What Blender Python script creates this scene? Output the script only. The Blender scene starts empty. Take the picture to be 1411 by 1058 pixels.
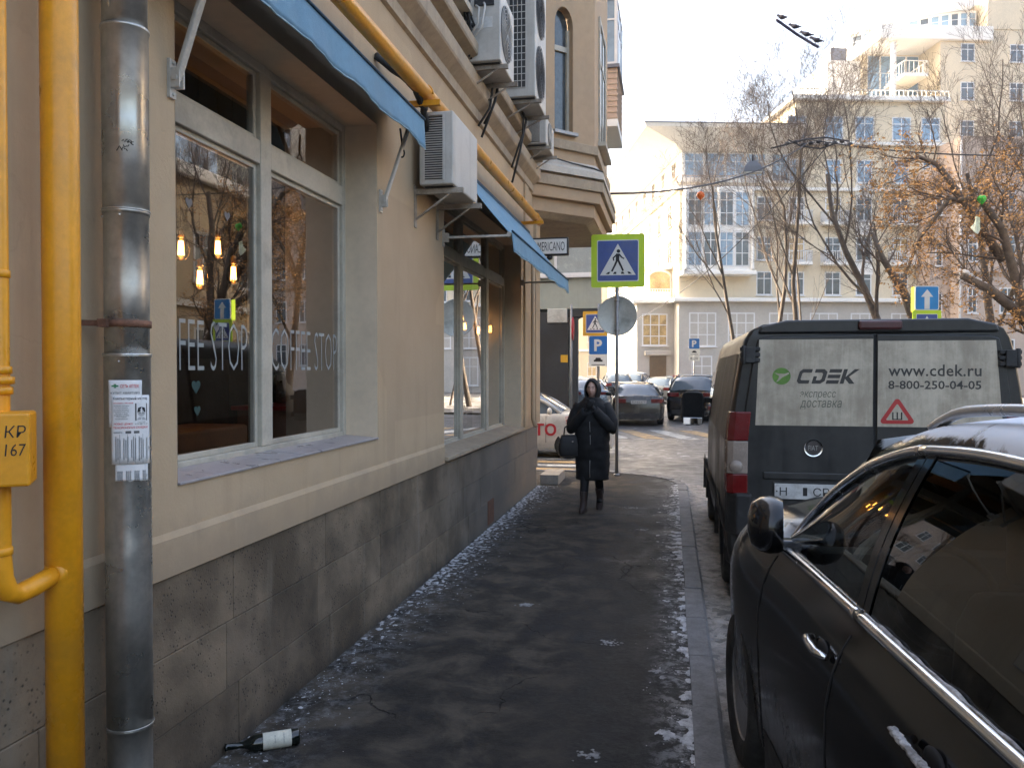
import bpy, bmesh, math, random
from mathutils import Vector, Matrix, noise

# ------------------------------------------------------------------ camera, sky, sun, exposure
scene = bpy.context.scene
R = math.radians
cam_data = bpy.data.cameras.new("camera")
cam_data.sensor_width = 36.0
cam_data.lens = 36.0 * 1120.0 / 1411.0
cam_data.clip_start = 0.05
cam_data.clip_end = 2000.0
cam = bpy.data.objects.new("camera", cam_data)
scene.collection.objects.link(cam)
cam.location = (0.0, 0.0, 1.8)
cam.rotation_euler = (R(90.0 - 0.97), 0.0, R(11.04))
scene.camera = cam

SUN_EL, SUN_AZ = 31.0, -76.0          # azimuth measured from +Y towards +X (degrees)
world = bpy.data.worlds.new("World")
scene.world = world
world.use_nodes = True
wn = world.node_tree
wn.nodes.clear()
w_out = wn.nodes.new("ShaderNodeOutputWorld")
w_bg = wn.nodes.new("ShaderNodeBackground")
w_sky = wn.nodes.new("ShaderNodeTexSky")
w_sky.sky_type = 'NISHITA'
w_sky.sun_disc = False
w_sky.sun_elevation = R(SUN_EL)
w_sky.sun_rotation = R(SUN_AZ)
w_sky.air_density = 1.0
w_sky.dust_density = 8.0
w_sky.ozone_density = 0.5
w_bg.inputs["Strength"].default_value = 0.15
wn.links.new(w_sky.outputs[0], w_bg.inputs[0])
wn.links.new(w_bg.outputs[0], w_out.inputs[0])

sun_data = bpy.data.lights.new("sun", 'SUN')
sun_data.energy = 2.8
sun_data.angle = R(0.5)
sun_data.color = (1.0, 0.93, 0.82)
sun = bpy.data.objects.new("sun", sun_data)
scene.collection.objects.link(sun)
sdir = Vector((math.sin(R(SUN_AZ)) * math.cos(R(SUN_EL)), math.cos(R(SUN_AZ)) * math.cos(R(SUN_EL)), math.sin(R(SUN_EL))))
sun.rotation_euler = sdir.to_track_quat('Z', 'Y').to_euler()
sun.location = (-20, 10, 40)

scene.view_settings.view_transform = 'Standard'
scene.view_settings.look = 'None'
scene.view_settings.exposure = 2.7
scene.view_settings.gamma = 1.0
scene.view_settings.use_curve_mapping = False
scene.view_settings.use_white_balance = True          # camera white balance set for open shade
scene.view_settings.white_balance_temperature = 6850
scene.view_settings.white_balance_tint = 10.0
scene.render.engine = 'CYCLES'
scene.cycles.max_bounces = 8
scene.cycles.transparent_max_bounces = 12
scene.cycles.use_denoising = True
scene.cycles.caustics_reflective = False
scene.cycles.caustics_refractive = False
scene.cycles.sample_clamp_indirect = 6.0

# ------------------------------------------------------------------ helpers
COL = scene.collection

class MB:
    """collects geometry, build() links it as one mesh object"""
    def __init__(self):
        self.v = []; self.f = []; self.s = []; self.m = []
    def add(self, vs, fs, smooth=False, m=0):
        o = len(self.v)
        self.v.extend([tuple(p) for p in vs])
        for f in fs:
            self.f.append(tuple(i + o for i in f)); self.s.append(smooth); self.m.append(m)
        return self
    def box(self, x0, x1, y0, y1, z0, z1, m=0):
        if x0 > x1: x0, x1 = x1, x0
        if y0 > y1: y0, y1 = y1, y0
        if z0 > z1: z0, z1 = z1, z0
        vs = [(x0,y0,z0),(x1,y0,z0),(x1,y1,z0),(x0,y1,z0),(x0,y0,z1),(x1,y0,z1),(x1,y1,z1),(x0,y1,z1)]
        return self.add(vs, [(0,3,2,1),(4,5,6,7),(0,1,5,4),(1,2,6,5),(2,3,7,6),(3,0,4,7)], False, m)
    def obox(self, c, h, rot=None, m=0):
        rot = rot or Matrix.Identity(3)
        c = Vector(c)
        vs = [c + rot @ Vector((sx*h[0], sy*h[1], sz*h[2])) for sz in (-1,1) for sx, sy in ((-1,-1),(1,-1),(1,1),(-1,1))]
        return self.add(vs, [(0,3,2,1),(4,5,6,7),(0,1,5,4),(1,2,6,5),(2,3,7,6),(3,0,4,7)], False, m)
    def bar(self, p0, p1, w, h, m=0, up=(0,0,1)):
        """rectangular bar from p0 to p1, width w, height h"""
        p0, p1 = Vector(p0), Vector(p1)
        d = (p1 - p0); L = d.length; d.normalize()
        u = Vector(up)
        if abs(d.dot(u)) > .98: u = Vector((1,0,0))
        s = d.cross(u).normalized(); t = s.cross(d).normalized()
        rot = Matrix((s, d, t)).transposed()
        return self.obox((p0 + p1) / 2, (w/2, L/2, h/2), rot, m)
    def tube(self, pts, rad, n=8, caps=True, smooth=True, m=0):
        pts = [Vector(p) for p in pts]
        if not isinstance(rad, (list, tuple)): rad = [rad] * len(pts)
        k = len(pts)
        t0 = (pts[1] - pts[0]).normalized()
        ref = Vector((0,0,1)) if abs(t0.z) < .9 else Vector((1,0,0))
        a = t0.cross(ref).normalized()
        vs = []
        for i in range(k):
            if i == 0: t = t0
            elif i == k-1: t = (pts[i] - pts[i-1]).normalized()
            else:
                t = (pts[i+1] - pts[i-1])
                t = t.normalized() if t.length > 1e-9 else t0
            a = (a - t * a.dot(t))
            a = a.normalized() if a.length > 1e-9 else t.orthogonal().normalized()
            b = t.cross(a)
            for j in range(n):
                an = 2*math.pi*j/n
                vs.append(pts[i] + (a*math.cos(an) + b*math.sin(an)) * rad[i])
        fs = []
        for i in range(k-1):
            for j in range(n):
                fs.append((i*n+j, i*n+(j+1)%n, (i+1)*n+(j+1)%n, (i+1)*n+j))
        self.add(vs, fs, smooth, m)
        if caps:
            o = len(self.v) - len(vs)
            self.f.append(tuple(o+j for j in range(n-1,-1,-1))); self.s.append(False); self.m.append(m)
            self.f.append(tuple(o+(k-1)*n+j for j in range(n))); self.s.append(False); self.m.append(m)
        return self
    def lathe(self, prof, n=16, M=None, smooth=True, m=0):
        """prof: list of (r, z) turned about z, then moved by matrix M"""
        M = M or Matrix.Identity(4)
        vs = []
        for r, z in prof:
            for j in range(n):
                an = 2*math.pi*j/n
                vs.append(M @ Vector((r*math.cos(an), r*math.sin(an), z)))
        fs = []
        for i in range(len(prof)-1):
            for j in range(n):
                fs.append((i*n+j, i*n+(j+1)%n, (i+1)*n+(j+1)%n, (i+1)*n+j))
        self.add(vs, fs, smooth, m)
        o = len(self.v) - len(vs); k = len(prof)
        if prof[0][0] > 1e-6:
            self.f.append(tuple(o+j for j in range(n-1,-1,-1))); self.s.append(False); self.m.append(m)
        if prof[-1][0] > 1e-6:
            self.f.append(tuple(o+(k-1)*n+j for j in range(n))); self.s.append(False); self.m.append(m)
        return self
    def prism(self, poly, to3, h0, h1, m=0, smooth=False):
        """poly: 2D points (a,b); to3(a,b,h) -> 3D; extruded from h0 to h1"""
        n = len(poly)
        vs = [to3(a, b, h0) for a, b in poly] + [to3(a, b, h1) for a, b in poly]
        self.add(vs, [tuple(range(n-1,-1,-1)), tuple(range(n, 2*n))], False, m)
        o = len(self.v) - 2*n
        for i in range(n):
            j = (i+1) % n
            self.f.append((o+i, o+j, o+n+j, o+n+i)); self.s.append(smooth); self.m.append(m)
        return self
    def ell(self, c, r, nu=12, nv=8, rot=None, m=0, smooth=True):
        c = Vector(c); rot = rot or Matrix.Identity(3)
        vs = [c + rot @ Vector((0,0,-r[2]))]
        for i in range(1, nv):
            ph = -math.pi/2 + math.pi*i/nv
            for j in range(nu):
                th = 2*math.pi*j/nu
                vs.append(c + rot @ Vector((r[0]*math.cos(ph)*math.cos(th), r[1]*math.cos(ph)*math.sin(th), r[2]*math.sin(ph))))
        vs.append(c + rot @ Vector((0,0,r[2])))
        fs = [(0, 1+(j+1)%nu, 1+j) for j in range(nu)]
        for i in range(nv-2):
            for j in range(nu):
                a = 1+i*nu
                fs.append((a+j, a+(j+1)%nu, a+nu+(j+1)%nu, a+nu+j))
        a = 1+(nv-2)*nu; t = len(vs)-1
        fs += [(a+j, a+(j+1)%nu, t) for j in range(nu)]
        return self.add(vs, fs, smooth, m)
    def grid(self, rows, smooth=True, m=0, flip=False, closed=False):
        """rows: list of equal-length lists of points"""
        k = len(rows[0]); vs = [p for r in rows for p in r]; fs = []
        for i in range(len(rows)-1):
            for j in range(k if closed else k-1):
                j2 = (j+1) % k
                q = (i*k+j, i*k+j2, (i+1)*k+j2, (i+1)*k+j)
                fs.append(q[::-1] if flip else q)
        return self.add(vs, fs, smooth, m)
    def loft(self, rings, smooth=True, m=0, caps=True):
        self.grid(rings, smooth, m, closed=True)
        if caps:
            k = len(rings[0]); o = len(self.v) - k*len(rings)
            self.f.append(tuple(o+j for j in range(k-1,-1,-1))); self.s.append(False); self.m.append(m)
            o2 = o + k*(len(rings)-1)
            self.f.append(tuple(o2+j for j in range(k))); self.s.append(False); self.m.append(m)
        return self
    def build(self, name, mats, parent=None, bevel=0.0, seg=2, sharp=None, fix=True):
        me = bpy.data.meshes.new(name)
        me.from_pydata(self.v, [], self.f)
        if not isinstance(mats, (list, tuple)): mats = [mats]
        for mt in mats: me.materials.append(mt)
        me.polygons.foreach_set("use_smooth", self.s)
        me.polygons.foreach_set("material_index", self.m)
        if fix:
            b = bmesh.new(); b.from_mesh(me)
            bmesh.ops.recalc_face_normals(b, faces=b.faces)
            b.to_mesh(me); b.free()
        if sharp is not None: me.set_sharp_from_angle(angle=R(sharp))
        me.update()
        o = bpy.data.objects.new(name, me)
        COL.objects.link(o)
        if parent is not None: o.parent = parent
        if bevel > 0:
            md = o.modifiers.new("bevel", 'BEVEL'); md.width = bevel; md.segments = seg
            md.limit_method = 'ANGLE'; md.angle_limit = R(40); md.harden_normals = False
        return o

def tag(o, label=None, cat=None, group=None, kind=None):
    if label: o["label"] = label
    if cat: o["category"] = cat
    if group: o["group"] = group
    if kind: o["kind"] = kind
    return o

def thing(name, label, cat, loc=(0,0,0), rz=0.0, group=None):
    o = bpy.data.objects.new(name, None)
    o.empty_display_size = 0.1
    COL.objects.link(o); o.location = loc; o.rotation_euler = (0, 0, rz)
    return tag(o, label, cat, group)

def copy_tree(o, parent=None):
    c = o.copy(); COL.objects.link(c); c.parent = parent
    for ch in list(o.children): copy_tree(ch, c)
    return c

def frame(origin, xdir, ydir):
    """4x4 matrix with given origin and x/y axes (z = x cross y)"""
    x = Vector(xdir).normalized(); y = Vector(ydir).normalized(); z = x.cross(y)
    M = Matrix((x, y, z)).transposed().to_4x4(); M.translation = Vector(origin)
    return M

def text(name, s, size, mt, parent, M, depth=0.0015, sx=1.0, bold=0.0, align='CENTER', shear=0.0, spacing=1.0, bend=None):
    """flat lettering as a mesh; M maps text plane (x right, y up, z out) to the parent's space"""
    cu = bpy.data.curves.new(name, 'FONT')
    cu.body = s; cu.size = size; cu.align_x = align; cu.align_y = 'CENTER'
    cu.extrude = depth; cu.offset = bold; cu.shear = shear; cu.space_character = spacing; cu.resolution_u = 3
    t = bpy.data.objects.new(name, cu); COL.objects.link(t)
    dg = bpy.context.evaluated_depsgraph_get()
    me = bpy.data.meshes.new_from_object(t.evaluated_get(dg))
    bpy.data.objects.remove(t); bpy.data.curves.remove(cu)
    me.name = name
    if bend:
        for v in me.vertices: v.co = bend(v.co.x*sx, v.co.y, v.co.z)
    else:
        me.transform(M @ Matrix.Diagonal((sx, 1, 1, 1)))
    me.materials.clear(); me.materials.append(mt)
    o = bpy.data.objects.new(name, me); COL.objects.link(o); o.parent = parent
    return o

# ------------------------------------------------------------------ materials
MAT = {}
def new_mat(name):
    m = bpy.data.materials.new(name); m.use_nodes = True
    nt = m.node_tree; nt.nodes.clear()
    out = nt.nodes.new("ShaderNodeOutputMaterial")
    MAT[name] = m
    return m, nt, out
def N(nt, typ, **kw):
    n = nt.nodes.new(typ)
    for k, v in kw.items():
        if k.startswith("i_"):
            key = k[2:]
            key = int(key) if key.isdigit() else key.replace("_", " ")
            n.inputs[key].default_value = v
        else: setattr(n, k, v)
    return n
def noise_n(nt, vec, scale, detail=4.0, rough=.55, dist=0.0):
    n = N(nt, "ShaderNodeTexNoise", i_Scale=scale, i_Detail=detail, i_Roughness=rough, i_Distortion=dist)
    nt.links.new(vec, n.inputs["Vector"]); return n.outputs[0]
def ramp(nt, val, a, b, c=0.0, d=1.0, smooth=True):
    n = N(nt, "ShaderNodeMapRange"); n.interpolation_type = 'SMOOTHSTEP' if smooth else 'LINEAR'
    n.inputs[1].default_value = a; n.inputs[2].default_value = b; n.inputs[3].default_value = c; n.inputs[4].default_value = d
    nt.links.new(val, n.inputs[0]); return n.outputs[0]
def math_n(nt, op, a, b=None):
    n = N(nt, "ShaderNodeMath", operation=op)
    for i, x in enumerate((a, b)):
        if x is None: continue
        if isinstance(x, (int, float)): n.inputs[i].default_value = x
        else: nt.links.new(x, n.inputs[i])
    return n.outputs[0]
def mix_c(nt, fac, a, b):
    n = N(nt, "ShaderNodeMix", data_type='RGBA')
    for sock, x in ((0, fac), (6, a), (7, b)):
        if isinstance(x, (int, float)): n.inputs[sock].default_value = x
        elif isinstance(x, (tuple, list)): n.inputs[sock].default_value = (x[0], x[1], x[2], 1.0)
        else: nt.links.new(x, n.inputs[sock])
    return n.outputs[2]
def coord(nt, kind="Object", scale=None):
    if kind == "World":
        v = N(nt, "ShaderNodeNewGeometry").outputs["Position"]
    else:
        v = N(nt, "ShaderNodeTexCoord").outputs[kind]
    if scale:
        mp = N(nt, "ShaderNodeMapping"); mp.inputs["Scale"].default_value = scale
        nt.links.new(v, mp.inputs[0]); v = mp.outputs[0]
    return v
def bump_n(nt, h, strength, dist=.01):
    b = N(nt, "ShaderNodeBump", i_Strength=strength, i_Distance=dist)
    nt.links.new(h, b.inputs["Height"]); return b.outputs[0]
def finish(nt, out, col, rough, metal=0.0, normal=None, spec=.5, coat=0.0, emit=None, trans=None):
    b = N(nt, "ShaderNodeBsdfPrincipled")
    def put(key, x):
        if x is None: return
        if isinstance(x, (int, float)): b.inputs[key].default_value = x
        elif isinstance(x, (tuple, list)): b.inputs[key].default_value = (x[0], x[1], x[2], 1.0)
        else: nt.links.new(x, b.inputs[key])
    put("Base Color", col); put("Roughness", rough); put("Metallic", metal); put("Normal", normal)
    put("Specular IOR Level", spec); put("Coat Weight", coat)
    if coat: b.inputs["Coat Roughness"].default_value = .05
    if emit: put("Emission Color", emit[0]); b.inputs["Emission Strength"].default_value = emit[1]
    nt.links.new(b.outputs[0], out.inputs[0]); return b
def C3(c, k): return tuple(max(0.0, min(1.0, x*k)) for x in c)

def mat(name, col, rough=.6, metal=0.0, var=.15, scale=4.0, bump=0.0, bscale=60.0, spec=.5, coat=0.0, dirt=None, dirt_amt=0.0, streak=0.0, space="Object", rvar=.1):
    """general weathered surface: two noise layers of colour, optional dirt blotches, streaks and bump"""
    if name in MAT: return MAT[name]
    m, nt, out = new_mat(name)
    v = coord(nt, space)
    n1 = noise_n(nt, v, scale, 5, .6); n2 = noise_n(nt, v, scale*9, 4, .6)
    f = math_n(nt, 'ADD', math_n(nt, 'MULTIPLY', n1, .62), math_n(nt, 'MULTIPLY', n2, .38))
    f = ramp(nt, f, .34, .66)
    c = mix_c(nt, f, C3(col, 1-var), C3(col, 1+var))
    if streak > 0:
        sv = coord(nt, space, (7, 7, .45))
        s = ramp(nt, noise_n(nt, sv, 1.3, 5, .62), .48, .72)
        c = mix_c(nt, math_n(nt, 'MULTIPLY', s, streak), c, C3(dirt or col, .55 if not dirt else 1))
    if dirt_amt > 0:
        d = ramp(nt, noise_n(nt, v, scale*.55, 7, .68, .4), .46, .68)
        c = mix_c(nt, math_n(nt, 'MULTIPLY', d, dirt_amt), c, dirt or (.05,.045,.04))
    r = ramp(nt, n1, .3, .7, max(.02, rough-rvar), min(1, rough+rvar))
    nm = None
    if bump > 0:
        nm = bump_n(nt, noise_n(nt, v, bscale, 5, .65), bump, .01)
    finish(nt, out, c, r, metal, nm, spec, coat)
    return m

def flat(name, col, rough=.5, metal=0.0, spec=.5):
    return mat(name, col, rough, metal, var=.06, scale=11, spec=spec, rvar=.05)

def glass(name, tint=(.9,.93,.92), refl=1.25, rough=0.0):
    if name in MAT: return MAT[name]
    m, nt, out = new_mat(name)
    fr = N(nt, "ShaderNodeFresnel", i_IOR=1.5)
    v = coord(nt)
    dirt = ramp(nt, noise_n(nt, v, 3.0, 5, .65), .5, .8, 0, .03)
    fac = math_n(nt, 'MINIMUM', math_n(nt, 'ADD', math_n(nt, 'MULTIPLY', fr.outputs[0], refl), dirt), 1.0)
    tr = N(nt, "ShaderNodeBsdfTransparent"); tr.inputs[0].default_value = (*tint, 1)
    gl = N(nt, "ShaderNodeBsdfGlossy", i_Roughness=rough); gl.inputs[0].default_value = (1,1,1,1)
    mx = N(nt, "ShaderNodeMixShader")
    nt.links.new(fac, mx.inputs[0]); nt.links.new(tr.outputs[0], mx.inputs[1]); nt.links.new(gl.outputs[0], mx.inputs[2])
    nt.links.new(mx.outputs[0], out.inputs[0])
    return m

def emissive(name, col, strength):
    if name in MAT: return MAT[name]
    m, nt, out = new_mat(name)
    e = N(nt, "ShaderNodeEmission", i_Strength=strength); e.inputs[0].default_value = (*col, 1)
    nt.links.new(e.outputs[0], out.inputs[0]); return m

def fit_text(name, s, w, h, mt, parent, M, depth=.0012, bold=0.0, shear=0.0, spacing=1.0, bend=None):
    """lettering scaled to exactly w x h, centred on M's origin (x right, y up, z out)"""
    cu = bpy.data.curves.new(name, 'FONT')
    cu.body = s; cu.size = 1.0; cu.align_x = 'CENTER'; cu.offset = bold; cu.shear = shear; cu.space_character = spacing; cu.resolution_u = 2
    cu.extrude = .01
    t = bpy.data.objects.new(name, cu); COL.objects.link(t)
    dg = bpy.context.evaluated_depsgraph_get()
    me = bpy.data.meshes.new_from_object(t.evaluated_get(dg))
    bpy.data.objects.remove(t); bpy.data.curves.remove(cu)
    me.name = name
    xs = [v.co.x for v in me.vertices]; ys = [v.co.y for v in me.vertices]
    x0, x1, y0, y1 = min(xs), max(xs), min(ys), max(ys)
    for v in me.vertices:
        a = ((v.co.x-(x0+x1)/2)/(x1-x0)*w, (v.co.y-(y0+y1)/2)/(y1-y0)*h, (v.co.z+.01)/.02*depth)
        v.co = bend(*a) if bend else M @ Vector(a)
    me.materials.clear(); me.materials.append(mt)
    o = bpy.data.objects.new(name, me); COL.objects.link(o); o.parent = parent
    return o

# ================================================================== GROUND
def pavement_material():
    m, nt, out = new_mat("wet_asphalt_pavement")
    v = coord(nt, "World")
    sep = N(nt, "ShaderNodeSeparateXYZ"); nt.links.new(v, sep.inputs[0])
    x = sep.outputs[0]
    n_big = noise_n(nt, v, .9, 6, .62); n_mid = noise_n(nt, v, 3.3, 6, .65, .4); n_f = noise_n(nt, v, 28, 5, .7); n_vf = noise_n(nt, v, 140, 3, .7)
    wob = math_n(nt, 'ADD', x, math_n(nt, 'MULTIPLY', math_n(nt, 'SUBTRACT', n_big, .5), 1.5))
    dry = ramp(nt, wob, -.1, -.95, 0, 1)                       # dry dusty side next to the wall
    c = mix_c(nt, ramp(nt, n_f, .35, .7), (.0125,.012,.0115), (.029,.0275,.0255))
    dust = mix_c(nt, ramp(nt, n_mid, .32, .68), (.024,.021,.017), (.088,.073,.056))
    c = mix_c(nt, math_n(nt, 'MULTIPLY', dry, ramp(nt, n_mid, .22, .6, .3, .95)), c, dust)
    sp = ramp(nt, n_vf, .56, .7)
    c = mix_c(nt, math_n(nt, 'MULTIPLY', sp, .35), c, (.12,.115,.11))
    sp2 = ramp(nt, noise_n(nt, v, 95, 4, .75), .40, .30)
    c = mix_c(nt, math_n(nt, 'MULTIPLY', sp2, .6), c, (.008,.008,.008))
    # dark damp blotches
    damp = ramp(nt, noise_n(nt, v, 1.7, 5, .6, .6), .52, .66)
    c = mix_c(nt, math_n(nt, 'MULTIPLY', damp, .7), c, (.012,.012,.014))
    # cracks
    vo = N(nt, "ShaderNodeTexVoronoi", feature='DISTANCE_TO_EDGE', i_Scale=.8)
    wv = N(nt, "ShaderNodeVectorMath", operation='ADD'); nt.links.new(v, wv.inputs[0])
    nz = N(nt, "ShaderNodeTexNoise", i_Scale=2.2, i_Detail=6.0); nt.links.new(v, nz.inputs[0])
    sc_ = N(nt, "ShaderNodeVectorMath", operation='SCALE'); sc_.inputs[3].default_value = .9; nt.links.new(nz.outputs["Color"], sc_.inputs[0])
    nt.links.new(sc_.outputs[0], wv.inputs[1]); nt.links.new(wv.outputs[0], vo.inputs["Vector"])
    crack = math_n(nt, 'MULTIPLY', ramp(nt, vo.outputs[0], .012, .0), ramp(nt, n_big, .5, .6))
    c = mix_c(nt, math_n(nt, 'MULTIPLY', crack, .8), c, (.008,.008,.008))
    # thin ice and salt: along the wall, along the kerb, scattered
    ice_n = noise_n(nt, v, 11, 12, .8, .3)
    wall_ice = math_n(nt, 'MULTIPLY', ramp(nt, x, -1.45, -2.0), ramp(nt, ice_n, .46, .62))
    kerb_ice = math_n(nt, 'MULTIPLY', ramp(nt, x, -.18, .1), ramp(nt, ice_n, .47, .58))
    spots = ramp(nt, noise_n(nt, v, 1.9, 8, .68, .2), .69, .75)
    ice = math_n(nt, 'MINIMUM', math_n(nt, 'ADD', math_n(nt, 'ADD', math_n(nt, 'MULTIPLY', wall_ice, .5), math_n(nt, 'MULTIPLY', kerb_ice, .8)), math_n(nt, 'MULTIPLY', spots, .5)), 1.0)
    c = mix_c(nt, ice, c, mix_c(nt, n_f, (.15,.15,.15), (.42,.42,.43)))
    r = math_n(nt, 'ADD', ramp(nt, n_mid, .3, .7, .55, .72), math_n(nt, 'MULTIPLY', dry, .22))
    r = math_n(nt, 'SUBTRACT', r, math_n(nt, 'MULTIPLY', damp, .12))
    h = math_n(nt, 'ADD', math_n(nt, 'MULTIPLY', n_vf, .5), math_n(nt, 'ADD', math_n(nt, 'MULTIPLY', n_f, .9), math_n(nt, 'MULTIPLY', crack, -1.2)))
    finish(nt, out, c, r, 0, bump_n(nt, h, .8, .012), .2)
    return m
def road_material():
    m, nt, out = new_mat("road_asphalt")
    v = coord(nt, "World")
    n_big = noise_n(nt, v, .35, 6, .6); n_mid = noise_n(nt, v, 2.4, 7, .68, .4); n_f = noise_n(nt, v, 40, 4, .7)
    c = mix_c(nt, ramp(nt, n_f, .3, .7), (.028,.028,.03), (.06,.059,.058))
    c = mix_c(nt, math_n(nt, 'MULTIPLY', ramp(nt, n_big, .42, .62), .6), c, (.12,.115,.11))   # dried salt
    ice = math_n(nt, 'MULTIPLY', ramp(nt, n_mid, .56, .66), ramp(nt, n_big, .4, .6))
    c = mix_c(nt, math_n(nt, 'MULTIPLY', ice, .75), c, (.5,.5,.52))
    r = ramp(nt, n_mid, .3, .7, .32, .62)
    finish(nt, out, c, r, 0, bump_n(nt, math_n(nt, 'ADD', n_f, n_mid), .3, .01), .5)
    return m
M_PAVE = pavement_material(); M_ROAD = road_material()
M_KERB = mat("kerb_granite", (.15,.148,.15), .75, var=.35, scale=9, bump=.35, bscale=70, dirt=(.26,.26,.26), dirt_amt=.45, space="World")
M_SNOW = mat("dirty_snow", (.46,.46,.47), .85, var=.4, scale=16, bump=.6, bscale=60, dirt=(.12,.11,.10), dirt_amt=.8, space="World")
M_SLUSH = mat("brown_slush", (.30,.275,.25), .85, var=.35, scale=10, bump=.6, bscale=50, dirt=(.09,.08,.07), dirt_amt=.8, space="World")
M_MARK = mat("worn_white_paint", (.4,.4,.38), .7, var=.3, scale=5, dirt=(.06,.06,.06), dirt_amt=.85, space="World")
M_MARKY = mat("worn_yellow_paint", (.4,.27,.13), .7, var=.3, scale=5, dirt=(.07,.07,.07), dirt_amt=.85, space="World")

ROAD_Z = -0.07
g = MB()
g.add([(-160,-60,ROAD_Z),(160,-60,ROAD_Z),(160,260,ROAD_Z),(-160,260,ROAD_Z)], [(0,1,2,3)])
road = tag(g.build("road", M_ROAD), kind="structure")

# pavement: straight kerb, rounded corner at the side street
def corner_path(x_e, y_end, r, n=10):
    pts = [(x_e, -6.0)]
    y = -6.0
    while y < y_end - r - .8: y += .8; pts.append((x_e, y))
    pts.append((x_e, y_end - r))
    for i in range(1, n+1):
        a = math.pi/2 * i/n
        pts.append((x_e - r + r*math.cos(a), y_end - r + r*math.sin(a)))
    xx = x_e - r
    while xx > -9.5: xx -= .8; pts.append((xx, y_end))
    return pts
edge = corner_path(0.12, 14.35, 1.5)
p = MB()
vs = [(x, y, 0.0) for x, y in edge] + [(-9.6, 14.35, 0.0), (-9.6, -6, 0)]
p.add(vs, [tuple(range(len(vs)))])
pavement = tag(p.build("pavement", M_PAVE), kind="structure")
kerb = bpy.data.objects.new("kerb", None); COL.objects.link(kerb); tag(kerb, kind="structure")
random.seed(4)
def kerb_stone(a, b, wdt, par):
    a, b = Vector((*a, 0)), Vector((*b, 0))
    d = (b-a).normalized(); nrm = Vector((d.y, -d.x, 0))
    a2, b2 = a + d*.006, b - d*.006
    zt = .012 + random.uniform(-.006, .008); off = nrm * random.uniform(-.004, .004)
    m_ = MB()
    def P(q, s, z): r_ = q + nrm*s + off; return (r_.x, r_.y, z)
    pr_ = [(0.0, ROAD_Z-.05), (0.0, zt), (wdt-.02, zt), (wdt, zt-.02), (wdt+.01, ROAD_Z-.05)]
    m_.loft([[P(a2, s, z) for s, z in pr_], [P(b2, s, z) for s, z in pr_]], smooth=False)
    return m_.build("kerb_stone", M_KERB, par)
i = 0
# merge straight part into 0.8 m stones, the bend into short stones
for a, b in zip(edge[:-1], edge[1:]):
    if (Vector(a)-Vector(b)).length < .05: continue
    kerb_stone(a, b, .15, kerb)

# right pavement across the road
p = MB(); p.box(4.05, 12.9, -6, 20.0, ROAD_Z-.05, 0.0)
tag(p.build("pavement_opposite", M_PAVE), kind="structure")
kerb2 = bpy.data.objects.new("kerb_opposite", None); COL.objects.link(kerb2); tag(kerb2, kind="structure")
yy = -6.0
while yy < 20:
    kerb_stone((4.04, yy+.8), (4.04, yy), .15, kerb2); yy += .8
# far pavement on the other side of the side street and lawn strip under the trees
p = MB(); p.box(-14, -2.0, 23.2, 70, ROAD_Z-.05, 0.0); tag(p.build("pavement_far", M_PAVE), kind="structure")
p = MB(); p.prism([(2.4,33.0),(30,36),(30,60),(1.9,50)], lambda a,b,h:(a,b,h), ROAD_Z-.05, 0.02)
M_SOIL = mat("frozen_lawn", (.09,.075,.05), .95, var=.4, scale=3, bump=.4, bscale=20, dirt=(.55,.55,.57), dirt_amt=.9, space="World")
tag(p.build("lawn", M_SOIL), kind="structure")

# painted crossing over the side street, worn yellow/white crossing further on
for k in range(6):
    y0 = 15.0 + k*.62
    q = MB(); q.box(-5.6, -1.35, y0, y0+.34, ROAD_Z+.002, ROAD_Z+.006)
    q.build("marking_bar", M_MARK if k % 2 else M_MARKY, road)
for k in range(7):
    x0 = -1.6 + k*.95
    q = MB(); q.prism([(x0,22.4),(x0+.5,22.4),(x0-.5,25.6),(x0-1.0,25.6)], lambda a,b,h:(a,b,h), ROAD_Z+.002, ROAD_Z+.006)
    q.build("marking_bar", M_MARKY if k % 2 else M_MARK, road)

# crusts of old snow and ice along wall, kerb and gutter
def crust(name, x0, x1, y0, y1, nx, ny, base, amp, thr, freq, seed, taper, mt=None):
    mt = mt or M_SNOW
    m_ = MB(); rows = []
    for j in range(ny+1):
        y = y0 + (y1-y0)*j/ny; row = []
        for i_ in range(nx+1):
            t = i_/nx; x = x0 + (x1-x0)*t
            n_ = noise.fractal(Vector((x*freq, y*freq*.8, seed)), 0.75, 2.1, 7)
            env = taper(t, y)
            h = (n_*.6 + env - thr) * amp
            row.append((x, y, base + max(-.01, min(h, .05))))
        rows.append(row)
    m_.grid(rows)
    return m_.build(name, mt)
o = crust("snow_by_wall", -2.03, -1.35, 2.6, 12.5, 76, 1000, -.002, .014, .60, 26.0, 3.1, lambda t, y: .62*(1-t)**1.5 + (.18 if y > 6.3 else -.12 if y < 5 else 0.0) * (1-t))
tag(o, "thin crust of gritty ice along the foot of the stone plinth", "snow", kind="stuff")
o = crust("snow_by_kerb", -.16, .12, 3.0, 13.0, 34, 900, .0, .022, .50, 13.0, 9.7, lambda t, y: .56*t**2 + .02 + .18*noise.noise(Vector((3.3, y*1.3, 0))))
tag(o, "broken crust of white ice along the inner edge of the kerb", "snow", kind="stuff")
o = crust("snow_in_gutter", .275, 1.0, 2.6, 13.5, 50, 700, ROAD_Z-.002, .022, .05, 9.0, 5.2, lambda t, y: .42*(1-t*.7), M_SLUSH)
tag(o, "trodden dirty snow in the gutter beside the parked vehicles", "snow", kind="stuff")
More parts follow.
